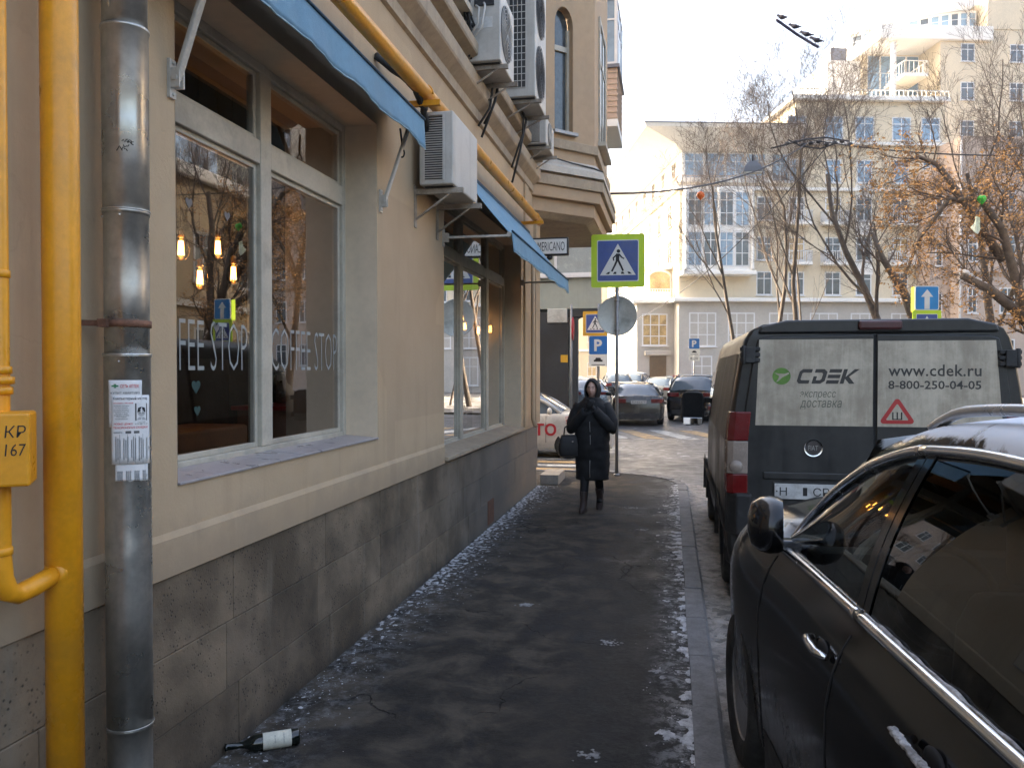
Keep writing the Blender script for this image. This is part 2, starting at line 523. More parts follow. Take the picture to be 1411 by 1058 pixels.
# crumbs of ice
random.seed(11); m_ = MB()
for k in range(900):
    if k % 3 == 0: x = .08 - abs(random.gauss(0, .12)); y = random.uniform(3, 13)
    elif k % 3 == 1: x = -2.02 + abs(random.gauss(0, .22)); y = random.uniform(3.4, 12.4)
    else: x = -2.02 + abs(random.gauss(0, .16)); y = random.uniform(3, 8)
    s = random.uniform(.0012, .0042) * (1.9 if k % 19 == 0 else 1)
    m_.ell((x, y, s*.25), (s*random.uniform(.7,1.4), s, s*.5), 5, 3, Matrix.Rotation(random.random()*6, 3, 'Z'), smooth=False)
tag(m_.build("ice_crumbs", M_SNOW), "loose crumbs of ice scattered over the pavement", "ice", kind="stuff")

# old rectangular repair and cracks in the asphalt
M_PATCH = mat("old_asphalt_patch", (.036,.032,.028), .9, var=.55, scale=9, bump=.9, bscale=45, dirt=(.012,.011,.011), dirt_amt=.85, space="World")
random.seed(19)
def jag(pts, n_=9, amp=.03):
    out_ = []
    for a, b in zip(pts, pts[1:]+pts[:1]):
        for k in range(n_):
            t = k/n_; out_.append((a[0]+(b[0]-a[0])*t+random.uniform(-amp,amp), a[1]+(b[1]-a[1])*t+random.uniform(-amp,amp)))
    return out_
def crack(pts, w_):
    P_ = []
    for a, b in zip(pts[:-1], pts[1:]):
        for k in range(8): t = k/8; P_.append(Vector((a[0]+(b[0]-a[0])*t+random.uniform(-.02,.02), a[1]+(b[1]-a[1])*t+random.uniform(-.02,.02), .0045)))
    P_.append(Vector((*pts[-1], .0045))); L_, R_ = [], []
    for i_, p_ in enumerate(P_):
        d_ = (P_[min(i_+1,len(P_)-1)]-P_[max(i_-1,0)]).normalized(); n_ = Vector((-d_.y,d_.x,0)); ww = w_*random.uniform(.3,1.2)
        L_.append(p_+n_*ww); R_.append(p_-n_*ww)
    q = MB(); q.grid([L_, R_], smooth=False); q.build("pavement_crack", flat("crack_black", (.006,.006,.006), .95), pavement)
crack([(-1.98,9.55),(-1.2,9.5),(-.4,9.62),(.1,9.5)], .007); crack([(-.55,7.9),(-.35,7.5),(-.42,7.0),(-.2,6.6)], .006); crack([(-.3,8.6),(.0,8.2),(.08,7.9)], .006)
sp = MB()
for cx_, cy_, r_ in ((-.39,5.37,.045),(-.08,4.91,.04),(-.34,3.78,.06),(-1.08,6.12,.045),(-.06,7.86,.08),(-.31,9.25,.06),(-.5,10.7,.08)):
    for k in range(60):
        a = random.uniform(0,6.28); d_ = abs(random.gauss(0,.55))*r_; s_ = random.uniform(.003,.009)
        sp.ell((cx_+d_*math.cos(a)*1.3, cy_+d_*math.sin(a), .001), (s_*1.6,s_*1.2,s_*.35), 6, 4, Matrix.Rotation(random.random()*6,3,'Z'))
tag(sp.build("snow_patches", mat("old_grey_snow", (.26,.255,.25), .9, var=.4, scale=30, bump=.5, bscale=80, dirt=(.06,.055,.05), dirt_amt=.7, space="World")), "small trodden patches of snow on the dark asphalt", "snow", kind="stuff")

# ================================================================== BEIGE BUILDING ON THE LEFT
W = -2.05; WI = -2.75; GX = -2.32
def plaster_material():
    m, nt, out = new_mat("beige_plaster")
    v = coord(nt, "World"); sep = N(nt, "ShaderNodeSeparateXYZ"); nt.links.new(v, sep.inputs[0]); z = sep.outputs[2]
    n1 = noise_n(nt, v, .8, 6, .62); n2 = noise_n(nt, v, 5.0, 6, .65); n3 = noise_n(nt, v, 60, 4, .65)
    c = mix_c(nt, ramp(nt, math_n(nt, 'ADD', math_n(nt, 'MULTIPLY', n1, .7), math_n(nt, 'MULTIPLY', n2, .3)), .34, .66), (.455,.335,.212), (.50,.375,.245))
    # repainted squares, slightly off in tone
    br = N(nt, "ShaderNodeTexVoronoi", feature='F1', distance='CHEBYCHEV', i_Scale=.7, i_Randomness=1.0); nt.links.new(v, br.inputs["Vector"])
    sc_ = N(nt, "ShaderNodeSeparateColor"); nt.links.new(br.outputs["Color"], sc_.inputs[0])
    c = mix_c(nt, math_n(nt, 'MULTIPLY', ramp(nt, sc_.outputs[0], .55, .6), .22), c, (.33,.24,.165))
    # rain streaks below ledges and sills
    sv = coord(nt, "World", (8, 8, .5)); st = ramp(nt, noise_n(nt, sv, 1.3, 6, .66), .5, .74)
    c = mix_c(nt, math_n(nt, 'MULTIPLY', st, .18), c, (.27,.195,.135))
    # splash grime above the plinth
    gr = math_n(nt, 'MULTIPLY', ramp(nt, math_n(nt, 'ADD', z, math_n(nt, 'MULTIPLY', n2, -.5)), 1.0, .68), ramp(nt, n1, .3, .6, .3, .9))
    c = mix_c(nt, math_n(nt, 'MULTIPLY', gr, .45), c, (.2,.15,.11))
    # hairline cracks
    vo = N(nt, "ShaderNodeTexVoronoi", feature='DISTANCE_TO_EDGE', i_Scale=.55)
    nz = N(nt, "ShaderNodeTexNoise", i_Scale=1.6, i_Detail=7.0); nt.links.new(v, nz.inputs[0])
    sx_ = N(nt, "ShaderNodeVectorMath", operation='SCALE'); sx_.inputs[3].default_value = 1.1; nt.links.new(nz.outputs["Color"], sx_.inputs[0])
    ad = N(nt, "ShaderNodeVectorMath", operation='ADD'); nt.links.new(v, ad.inputs[0]); nt.links.new(sx_.outputs[0], ad.inputs[1]); nt.links.new(ad.outputs[0], vo.inputs["Vector"])
    ck = math_n(nt, 'MULTIPLY', ramp(nt, vo.outputs[0], .0045, .0), ramp(nt, n1, .48, .6))
    c = mix_c(nt, math_n(nt, 'MULTIPLY', ck, .10), c, (.2,.145,.1))
    h = math_n(nt, 'SUBTRACT', math_n(nt, 'ADD', n3, math_n(nt, 'MULTIPLY', n2, 1.5)), math_n(nt, 'MULTIPLY', ck, .3))
    finish(nt, out, c, .9, 0, bump_n(nt, h, .22, .008), .25)
    return m
M_PLASTER = plaster_material()
M_PLASTER2 = mat("pale_reveal_plaster", (.72,.58,.42), .85, var=.06, scale=2, bump=.06, bscale=40, dirt=(.36,.3,.23), dirt_amt=.25, space="World")
M_MOULD = mat("moulding_plaster", (.38,.30,.21), .88, var=.14, scale=2.2, bump=.15, bscale=45, streak=.35, dirt=(.17,.14,.12), dirt_amt=.4, space="World")
M_UPPER = mat("upper_plaster", (.43,.31,.20), .88, var=.08, scale=.9, bump=.1, bscale=40, streak=.22, dirt=(.33,.26,.19), dirt_amt=.2, space="World")
M_FRAME = mat("window_frame_paint", (.47,.43,.35), .5, var=.1, scale=6, bump=.04, bscale=50, dirt=(.2,.17,.14), dirt_amt=.4)
M_GLASS = glass("shop_glass", (.80,.83,.82), 2.6)
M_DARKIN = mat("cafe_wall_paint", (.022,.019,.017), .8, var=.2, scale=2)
M_INLIGHT = mat("inner_reveal_paint", (.36,.34,.28), .7, var=.08, scale=2)
M_TILE = mat("sill_tile", (.34,.31,.31), .35, var=.15, scale=6, bump=.03)
M_WOOD = mat("brown_wood", (.2,.09,.045), .5, var=.25, scale=7)
M_BLACK = mat("black_paint", (.018,.018,.019), .5, var=.2, scale=8)
M_RUST = mat("rusty_iron", (.16,.075,.045), .8, var=.4, scale=18, bump=.3, bscale=120)

def plinth_material(i):
    m, nt, out = new_mat("plinth_stone_%d" % i)
    v = coord(nt, "World")
    n1 = noise_n(nt, v, 1.1, 6, .62, .3); n2 = noise_n(nt, v, 6.5, 6, .65); n3 = noise_n(nt, v, 70, 4, .7)
    base = [(.175,.130,.086), (.155,.116,.079), (.193,.144,.096)][i]
    c = mix_c(nt, ramp(nt, n1, .34, .66), C3(base, .5), C3(base, 1.55))
    c = mix_c(nt, math_n(nt, 'MULTIPLY', ramp(nt, n2, .5, .7), .5), c, C3(base, .55))
    sv = coord(nt, "World", (6, 6, .5))
    st = ramp(nt, noise_n(nt, sv, 1.2, 6, .65), .56, .75)
    c = mix_c(nt, math_n(nt, 'MULTIPLY', st, .6), c, (.24,.205,.16))
    vo = N(nt, "ShaderNodeTexVoronoi", i_Scale=46.0); nt.links.new(v, vo.inputs["Vector"])
    pit = math_n(nt, 'MULTIPLY', ramp(nt, vo.outputs["Distance"], .32, .12), ramp(nt, n2, .42, .6))
    c = mix_c(nt, math_n(nt, 'MULTIPLY', pit, .75), c, (.02,.017,.015))
    sep = N(nt, "ShaderNodeSeparateXYZ"); nt.links.new(v, sep.inputs[0])
    # green-black grime line just above the pavement
    gr = math_n(nt, 'MULTIPLY', ramp(nt, math_n(nt, 'ADD', sep.outputs[2], math_n(nt, 'MULTIPLY', n2, .3)), .3, .1), .8)
    c = mix_c(nt, gr, c, (.028,.027,.024))
    # the far end is greyer
    fy = math_n(nt, 'MULTIPLY', ramp(nt, math_n(nt, 'ADD', sep.outputs[1], math_n(nt, 'MULTIPLY', n1, 3)), 8.2, 11), .6)
    c = mix_c(nt, fy, c, (.19,.175,.155))
    h = math_n(nt, 'SUBTRACT', math_n(nt, 'ADD', math_n(nt, 'MULTIPLY', n3, .6), n2), math_n(nt, 'MULTIPLY', pit, 1.4))
    finish(nt, out, c, ramp(nt, n1, .3, .7, .62, .85), 0, bump_n(nt, h, .35, .01), .4)
    return m
M_PLINTH = [plinth_material(i) for i in range(3)]

bld = thing("corner_building", "beige plastered building with stone plinth, shop windows and corner oriel, left side", "building")
Y_C = 12.55
w = MB()
TOPZ = 4.45
w.box(WI, W, -3.0, 3.1, .94, TOPZ); w.box(WI, W, 3.1, 5.5, .94, 1.31); w.box(WI, W, 3.1, 5.5, 3.54, TOPZ)
w.box(WI, W, 5.5, 7.23, .94, TOPZ); w.box(WI, W, 7.23, 11.17, .94, .98); w.box(WI, W, 7.23, 11.17, 3.54, TOPZ)
w.box(WI, W, 11.17, Y_C, .94, TOPZ); w.box(-9.5, WI, Y_C-.5, Y_C, .94, TOPZ)
w.box(WI, W-.02, -3.0, Y_C-.01, -.3, .94); w.box(-9.5, WI, Y_C-.5, Y_C-.01, -.3, .94)
w.box(WI, W, -3.0, Y_C, TOPZ, 25.0); w.box(-9.5, WI, Y_C-.5, Y_C, TOPZ, 25.0); w.box(-9.5, WI, -3.0, -2.6, -.3, 25.0)
w.box(-9.5, WI, -2.6, Y_C-.5, 24.6, 25.0); w.box(-9.9, -9.5, -3.0, Y_C, -.3, 25.0)
w.build("wall", M_PLASTER, bld)
# shallow plaster band above the plinth and vertical strips on the last pier
b_ = MB(); pr_ = [(W-.01,.944),(W+.018,.944),(W+.018,1.10),(W+.004,1.125),(W-.01,1.125)]
b_.prism(pr_, lambda a,b,h:(a,h,b), -3.0, 7.2); b_.build("plaster_band", M_PLASTER, bld)
b_ = MB(); b_.box(W-.01, W+.03, 11.35, 11.62, .99, 4.44); b_.build("pilaster", M_PLASTER, bld, bevel=.006)
b_ = MB(); b_.box(W-.01, W+.045, 12.2, Y_C+.02, .99, 4.44); b_.build("pilaster", M_PLASTER, bld, bevel=.006)

# plinth slabs
random.seed(8)
zc = [(-.12,.30),(.30,.615),(.615,.938)]
for r_, (z0, z1) in enumerate(zc):
    y = -3.0 + (.55 if r_ % 2 else 0.0) - .6
    while y < Y_C:
        L = random.uniform(.92, 1.2)
        y1 = min(y+L, Y_C)
        if y1 - y > .12:
            s = MB(); dx = random.uniform(-.0025, .003)
            s.box(W-.05, W+.006+dx, y+.0018, y1-.0018, z0+.0018, z1-.0018)
            s.build("plinth_slab", random.choice(M_PLINTH), bld, bevel=.0025, seg=1)
        y = y1
for k in range(4):
    s = MB(); s.box(W-.02-1.6*(k+1), W-.022-1.6*k-.004, Y_C-.05, Y_C+.006, -.12, .938); s.build("plinth_slab", M_PLINTH[k % 3], bld, bevel=.003, seg=1)
# rusty vent door in the plinth
s = MB(); s.box(W-.01, W+.016, 9.02, 9.32, .03, .30); s.build("vent_door", M_RUST, bld, bevel=.004)

# ---- shop windows
def shop_window(Y0, Y1, z0, z1, mull, zt0, zt1, sill_z, name_label):
    wd = bpy.data.objects.new("window", None); COL.objects.link(wd); wd.parent = bld
    tag(wd, name_label)
    f = MB()
    x0, x1 = GX-.05, GX+.035
    e = .055
    f.box(x0, x1, Y0, Y0+e, z0, z1); f.box(x0, x1, Y1-e, Y1, z0, z1)
    f.box(x0+.001, x1-.001, Y0+e, Y1-e, z0, z0+e); f.box(x0+.001, x1-.001, Y0+e, Y1-e, z1-e, z1)
    ys = [Y0+e] + [c for c in mull] + [Y1-e]
    for c in mull: f.box(x0, x1+.004, c-.035*1.8, c+.035*1.8, z0+e, z1-e)
    segs = []
    lo = Y0+e
    for c in mull: segs.append((lo, c-.063)); lo = c+.063
    segs.append((lo, Y1-e))
    for a, b in segs: f.box(x0+.002, x1+.002, a, b, zt0, zt1)
    f.build("frame", M_FRAME, wd, bevel=.006)
    # inner sash strips
    for a, b in segs:
        for za, zb in ((z0+e, zt0), (zt1, z1-e)):
            sash = MB(); q = .028; xs0, xs1 = GX-.035, GX+.012
            sash.box(xs0, xs1, a, a+q, za, zb); sash.box(xs0, xs1, b-q, b, za, zb)
            sash.box(xs0+.001, xs1-.001, a+q, b-q, za, za+q); sash.box(xs0+.001, xs1-.001, a+q, b-q, zb-q, zb)
            sash.build("sash", M_FRAME, wd, bevel=.003, seg=1)
            g_ = MB(); g_.add([(GX,a+.01,za+.01),(GX,b-.01,za+.01),(GX,b-.01,zb-.01),(GX,a+.01,zb-.01)], [(0,1,2,3)])
            g_.build("pane", M_GLASS, wd)
    # light reveal lining
    rv = MB()
    rv.add([(W+.001,Y1-.003,z0),(GX,Y1-.003,z0),(GX,Y1-.003,z1),(W+.001,Y1-.003,z1)], [(0,1,2,3)])
    rv.add([(W+.001,Y0+.003,z0),(GX,Y0+.003,z0),(GX,Y0+.003,z1),(W+.001,Y0+.003,z1)], [(0,1,2,3)])
    rv.add([(W+.001,Y0,z1-.003),(GX,Y0,z1-.003),(GX,Y1,z1-.003),(W+.001,Y1,z1-.003)], [(0,1,2,3)])
    rv.build("reveal", M_PLASTER2, wd)
    for Y in (Y0+.004, Y1-.004):
        inn = MB(); inn.add([(GX-.04,Y,z0),(WI-.001,Y,z0),(WI-.001,Y,z1),(GX-.04,Y,z1)], [(0,1,2,3)])
        inn.build("inner_reveal", M_INLIGHT, wd)
    return wd
win1 = shop_window(3.1, 5.5, 1.31, 3.54, [4.33], 2.965, 3.10, 1.31, "tall shop window with two lettered panes under the near awning")
win2 = shop_window(7.23, 11.17, .985, 3.54, [8.78, 10.08], 2.965, 3.08, .98, "wide shop window with three panes under the lowered awning")
# tiled sill of the first window, slab sill of the second
random.seed(2)
y = 3.105
while y < 5.49:
    y1 = min(y+.3, 5.495); s = MB()
    zo = random.uniform(-.001, .001)
    s.prism([(GX+.036,1.312),(GX+.036,1.338+zo),(W+.012,1.322+zo),(W+.012,1.312)], lambda a,b,h:(a,h,b), y+.0015, y1-.0015)
    s.build("sill_tile", M_TILE, win1, bevel=.0015, seg=1); y = y1
s = MB(); s.prism([(GX+.036,.986),(GX+.036,1.03),(W+.05,1.0),(W+.05,.965),(W+.004,.965),(W+.004,.986)], lambda a,b,h:(a,h,b), 7.2, 11.2)
s.build("sill", M_MOULD, win2, bevel=.004)
# lettering on the glass
M_VINYL = mat("frosted_vinyl", (.29,.31,.30), .6, var=.05)
for cy in (3.69, 4.93):
    fit_text("lettering", "COFFEE STOP", .96, .255, M_VINYL, win1, frame((GX+.0008, cy, 1.925), (0,1,0), (0,0,1)), .0006, bold=-.018)
# heart stickers
M_HEART = mat("sticker_grey", (.17,.16,.15), .7, var=.05); M_HEARTG = mat("sticker_green", (.02,.055,.05), .7, var=.05)
def heart(c, s, mt):
    pts = []
    for i in range(20):
        t = 2*math.pi*i/20
        pts.append((s*16*math.sin(t)**3/17, s*(13*math.cos(t)-5*math.cos(2*t)-2*math.cos(3*t)-math.cos(4*t))/17))
    q = MB(); q.prism(pts, lambda a,b,h: (GX+h, c[0]+a, c[1]+b), .0008, .0014); q.build("heart_sticker", mt, win1)
for c, s, mt in (((3.62,2.62),.032,M_HEART), ((3.97,2.62),.03,M_HEART), ((3.86,2.02),.03,M_HEART), ((3.67,1.72),.04,M_HEARTG), ((3.68,1.6),.03,M_HEARTG)):
    heart(c, s, mt)

# cafe room behind the glass
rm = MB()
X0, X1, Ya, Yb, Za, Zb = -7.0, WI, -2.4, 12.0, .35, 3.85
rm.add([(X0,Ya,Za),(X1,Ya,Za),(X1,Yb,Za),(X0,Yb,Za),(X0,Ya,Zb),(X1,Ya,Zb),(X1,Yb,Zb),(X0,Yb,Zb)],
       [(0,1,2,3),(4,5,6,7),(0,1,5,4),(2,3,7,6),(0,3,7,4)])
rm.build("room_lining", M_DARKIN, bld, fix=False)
tag(MB().box(-3.3, -2.86, 3.6, 5.15, .36, 1.43).build("cafe_bench", M_WOOD, bevel=.02), "brown wooden bench behind the lettered shop window", "bench")
ct = thing("cafe_counter", "dark serving counter with red top inside the three-pane window", "counter", (-4.4, 9.6, .35))
MB().box(-.4, .4, -1.2, 1.2, 0, 1.0).build("cabinet", M_WOOD, ct, bevel=.01)
MB().box(-.45, .45, -1.25, 1.25, 1.0, 1.05).build("countertop", flat("red_laminate", (.4,.03,.03), .4), ct, bevel=.01)
MB().box(-.25, .2, -.6, -.1, 1.05, 1.45).build("coffee_machine", flat("steel", (.4,.4,.42), .3, .8), ct, bevel=.03)

# ---- pendant bulbs
M_FIL = emissive("filament", (1.0, .43, .09), 8.0)
M_BULB = glass("bulb_glass", (.98,.9,.78), 1.0)
M_BRASS = flat("dark_brass", (.12,.08,.04), .4, .7)
def pendant(p, label):
    t = thing("pendant_lamp", label, "lamp", p, 0, "bare bulb pendants in the cafe")
    MB().lathe([(0,-.092),(.025,-.088),(.049,-.06),(.056,-.024),(.049,.024),(.03,.06),(.02,.078)], 14).build("bulb", M_BULB, t)
    0 and MB().lathe([(0,-.075),(.02,-.072),(.04,-.05),(.046,-.02),(.04,.02),(.025,.05),(.018,.065)], 14).build("bulb", M_BULB, t)
    f = MB()
    for k in range(6):
        a = k*math.pi/3
        f.tube([(.018*math.cos(a),.018*math.sin(a),-.055),(.012*math.cos(a),.012*math.sin(a),.038)], .005, 5)
    f.build("filament", M_FIL, t)
    MB().lathe([(.02,.062),(.02,.11),(.012,.12),(.004,.125)], 12).build("socket", M_BRASS, t)
    MB().tube([(0,0,.12),(0,0,3.84-p[2])], .003, 5).build("cord", M_BLACK, t)
pend_labels = ["leftmost glowing filament bulb behind the lettered window", "upper right glowing filament bulb behind the lettered window",
  "lower left glowing filament bulb behind the lettered window", "lower right glowing filament bulb behind the lettered window",
  "leftmost glowing bulb behind the three-pane window", "upper glowing bulb in the middle pane of the far window", "lower glowing bulb in the middle pane of the far window",
  "lowest left bulb of the cluster in the last pane", "topmost bulb of the cluster in the last pane", "rightmost bulb of the cluster in the last pane"]
for p_, l_ in zip([(-3.2,4.90,2.62),(-3.2,5.35,2.69),(-3.2,5.12,2.45),(-3.2,5.56,2.53),(-2.95,10.73,2.49),(-2.95,11.36,2.57),(-2.95,11.53,2.45),(-2.62,11.0,2.36),(-2.56,11.02,2.50),(-2.46,11.03,2.38)], pend_labels):
    pendant(p_, l_)

# ---- cornice along the first floor
prof = [(W-.01,4.44),(W+.03,4.46),(W+.03,4.56),(W+.12,4.64),(W+.13,4.66),(W+.13,4.79),(W+.06,4.81),(W+.06,4.88),(W+.16,4.92),(W+.17,4.94),(W+.17,5.03),(W+.03,5.10),(W-.01,5.10)]
c_ = MB(); c_.prism(prof, lambda a,b,h:(a,h,b), -3.0, 12.1); c_.build("cornice", M_MOULD, bld)
# upper windows of the long facade (dark openings with frames)
M_PANE = mat("dark_window_pane", (.03,.035,.04), .08, var=.3, scale=3, spec=.6)
def flat_window(parent, to3, a0, a1, b0, b1, nv=2, fr=.07, mt_f=None, mt_p=None, sill=True, bars=(.33,), proud=.03, name="window"):
    """window on a facade: outer frame, panes, sill; to3(a,b,h) a right, b up, h out of the wall"""
    mt_f = mt_f or M_FRAME; mt_p = mt_p or M_PANE
    f = MB()
    def bx(p0, p1, q0, q1, h0, h1, mb):
        mb.prism([(p0,q0),(p1,q0),(p1,q1),(p0,q1)], to3, h0, h1)
    bx(a0, a0+fr, b0, b1, 0.0, proud, f); bx(a1-fr, a1, b0, b1, 0.0, proud, f)
    bx(a0+fr, a1-fr, b0, b0+fr, 0.0, proud-.002, f); bx(a0+fr, a1-fr, b1-fr, b1, 0.0, proud-.002, f)
    for k in range(1, nv):
        c = a0 + (a1-a0)*k/nv; bx(c-fr*.4, c+fr*.4, b0+fr, b1-fr, 0.0, proud-.005, f)
    for t in bars:
        c = b1 - (b1-b0)*t; bx(a0+fr, a1-fr, c-fr*.35, c+fr*.35, 0.0, proud-.008, f)
    o = f.build(name, mt_f, parent)
    p_ = MB(); bx(a0+fr*.5, a1-fr*.5, b0+fr*.5, b1-fr*.5, .002, .01, p_); p_.build("pane", mt_p, o)
    if sill:
        s_ = MB(); bx(a0-.08, a1+.08, b0-.07, b0-.002, 0.0, proud+.1, s_); s_.build("sill", mt_f, o)
    return o
wallf = lambda a,b,h: (W+.002+h, a, b)
for a in (0.2, 3.4, 6.6, 9.1):
    for zb in (5.35, 8.9, 12.4, 15.9, 19.4):
        flat_window(bld, wallf, a, a+1.15, zb, zb+2.0, bars=(.28,))

# ---- corner oriel
P0, P1, P2 = Vector((-2.05,12.12)), Vector((-1.2,13.0)), Vector((-1.2,15.6))
def bay_poly(o):
    return [(P0.x-.3, P0.y-o*1.2), (P0.x, P0.y-o*1.2), (P1.x+o, P1.y-o*.45), (P2.x+o, P2.y+o), (-4.2, P2.y+o), (-4.2, 12.4)]
tz = lambda a,b,h:(a,b,h)
bay_u = MB()
for o0, o1, z0, z1 in ((-.14,-.02,4.13,4.21),):
    bay_u.loft([[(a,b,z0) for a,b in bay_poly(o0)], [(a,b,z1) for a,b in bay_poly(o1)]], smooth=False)
bay_u.build("oriel_underside", M_MOULD, bld)
tiers = [(.0,4.212,4.42,M_UPPER),(.10,4.422,4.60,M_UPPER),(.15,4.602,4.76,M_MOULD),(.08,4.762,4.80,M_MOULD)]
for o, z0, z1, mt in tiers:
    t_ = MB(); t_.prism(bay_poly(o), tz, z0, z1); t_.build("oriel_moulding", mt, bld, bevel=.012)
# sloping ledge, then the wall
t_ = MB(); t_.loft([[(a,b,4.802) for a,b in bay_poly(.16)], [(a,b,4.9) for a,b in bay_poly(.15)], [(a,b,5.04) for a,b in bay_poly(.02)]], smooth=False)
t_.build("oriel_ledge", mat("ledge_plaster", (.5,.45,.38), .85, var=.12, scale=3, bump=.1), bld)
fdir = (P1-P0).normalized(); flen = (P1-P0).length
fn = Vector((fdir.y, -fdir.x))
def face3(a, b, h): q = P0 + fdir*a + fn*h; return (q.x, q.y, b)
A0, A1, B0, B1, BT = .42, .78, 5.48, 7.1, 7.42
wl = MB()
wl.prism([(0,5.04),(flen,5.04),(flen,B0),(0,B0)], face3, -.25, 0); wl.prism([(0,B0),(A0,B0),(A0,BT),(0,BT)], face3, -.25, 0)
wl.prism([(A1,B0),(flen,B0),(flen,BT),(A1,BT)], face3, -.25, 0)
arc = [(A0,BT),(A0,B1)] + [((A0+A1)/2-(A1-A0)/2*math.cos(math.pi*i/10), B1+.3*math.sin(math.pi*i/10)) for i in range(1,10)] + [(A1,B1),(A1,BT)]
wl.prism(arc, face3, -.25, 0)
wl.prism([(0,BT),(flen,BT),(flen,25),(0,25)], face3, -.25, 0)
wl.box(P1.x-.25, P1.x, P1.y, P2.y, 5.04, 25); wl.box(-4.2, P1.x-.25, P2.y-.25, P2.y, 5.04, 25)
wl.build("oriel_wall", M_UPPER, bld)
wl = MB(); wl.prism([(-.02,5.2),(flen+.03,5.2),(flen+.03,5.34),(-.02,5.34)], face3, .001, .06); wl.box(P1.x+.001, P1.x+.06, P1.y+.0, P2.y, 5.2, 5.34)
wl.build("oriel_band", M_MOULD, bld, bevel=.01)
M_PANEB = mat("sky_lit_pane", (.06,.07,.075), .06, var=.3, scale=2, spec=.7)
aw = MB()
def fb(p0,p1,q0,q1,h0,h1): aw.prism([(p0,q0),(p1,q0),(p1,q1),(p0,q1)], face3, h0, h1)
fb(A0,A0+.05,B0,B1,-.16,-.09); fb(A1-.05,A1,B0,B1,-.16,-.09); fb(A0+.05,A1-.05,B0,B0+.06,-.16,-.092); fb(A0+.05,A1-.05,6.75,6.83,-.16,-.092)
ow = aw.build("arched_window", M_FRAME, bld)
q = MB(); q.prism([(A0+.02,B0+.02),(A1-.02,B0+.02)] + [((A0+A1)/2+(A1-A0)/2*math.cos(math.pi*i/10)*.96, B1+.29*math.sin(math.pi*i/10)) for i in range(0,11)], face3, -.14, -.13)
q.build("pane", M_PANEB, ow)
q = MB(); q.prism([(A0-.05,B0-.05),(A1+.05,B0-.05),(A1+.05,B0-.003),(A0-.05,B0-.003)], face3, -.1, .08); q.build("sill", flat("zinc", (.3,.31,.32), .45, .5), ow)
# windows on the oriel's street face
bayf = lambda a,b,h: (P1.x+.002+h, a, b)
for zb in (5.6, 9.1, 12.6): flat_window(bld, bayf, 13.7, 14.9, zb, zb+2.1)
# lead flashing / cable lying on the ledge
q = MB(); q.tube([(-2.0,12.05,4.98),(-1.95,12.0,5.0),(-1.8,12.2,5.02),(-1.5,12.55,4.99),(-1.2,12.85,4.97),(-1.06,12.95,4.93)], .012, 6); q.build("ledge_cable", M_BLACK, bld)

# entrance step round the corner
s = MB(); s.box(-2.02, -1.72, 12.62, 13.4, .0, .16); tag(s.build("corner_step", mat("step_stone", (.3,.27,.23), .8, var=.2, scale=5, bump=.2), bevel=.012), "low stone step at the foot of the building corner", "step")

# ================================================================== THINGS ON THE WALL
M_YEL = mat("yellow_gas_paint", (.72,.30,.012), .36, var=.1, scale=5, bump=.12, bscale=35, dirt=(.35,.18,.03), dirt_amt=.35, space="World")
M_GALV = mat("galvanised_sheet", (.52,.50,.455), .36, .75, var=.2, scale=3, bump=.03, bscale=30, streak=.25, dirt=(.2,.195,.18), dirt_amt=.35, space="World", rvar=.14)
M_INK = flat("black_ink", (.02,.02,.02), .8)

# thick yellow gas riser with a thin branch and its box
ys_ = thing("gas_riser", "thick yellow painted gas pipe with side branch and small box, far left", "pipe", (0,0,0))
MB().tube([(-1.905,2.27,-.05),(-1.905,2.27,2.0),(-1.905,2.27,5.6)], .0555, 28).build("riser", M_YEL, ys_)
bp = MB(); bp.tube([(-1.925,2.040,5.6),(-1.925,2.040,1.55),(-1.925,2.040,1.26),(-1.923,2.045,1.19),(-1.92,2.062,1.145),(-1.917,2.095,1.13),(-1.912,2.15,1.138),(-1.905,2.24,1.16)], .03, 20); bp.build("branch_pipe", M_YEL, ys_)
for z, r in ((1.74,.038),(1.77,.042),(1.80,.036),(2.08,.034),(1.27,.034)):
    MB().lathe([(.03,-.012),(r,-.01),(r,.01),(.03,.012)], 20, Matrix.Translation((-1.925,2.040,z))).build("coupling", M_YEL, ys_)
MB().lathe([(.066,-.006),(.072,0),(.062,.02),(.05,.03)], 20, Matrix.Translation((-1.905,2.235,1.158)) @ Matrix.Rotation(R(90),4,'X') @ Matrix.Scale(.62,4)).build("weld_collar", M_YEL, ys_)
bxo = MB().obox((-1.895,2.015,1.575), (.082,.075,.105), Matrix.Rotation(R(35),3,'Z')).build("valve_box", M_YEL, ys_, bevel=.008)
rt = Vector((math.cos(R(35)), math.sin(R(35)), 0)); nf = Vector((rt.y, -rt.x, 0))
for s_, dz, w_, in (("КР", .052, .075), ("167", .0, .085)):
    c_ = Vector((-1.895,2.015,1.575+dz)) + nf*.0758 + rt*.046
    fit_text("lettering", s_, .052, .034, M_INK, bxo, frame(c_, rt, (0,0,1)), .0006, bold=-.005, shear=.1)

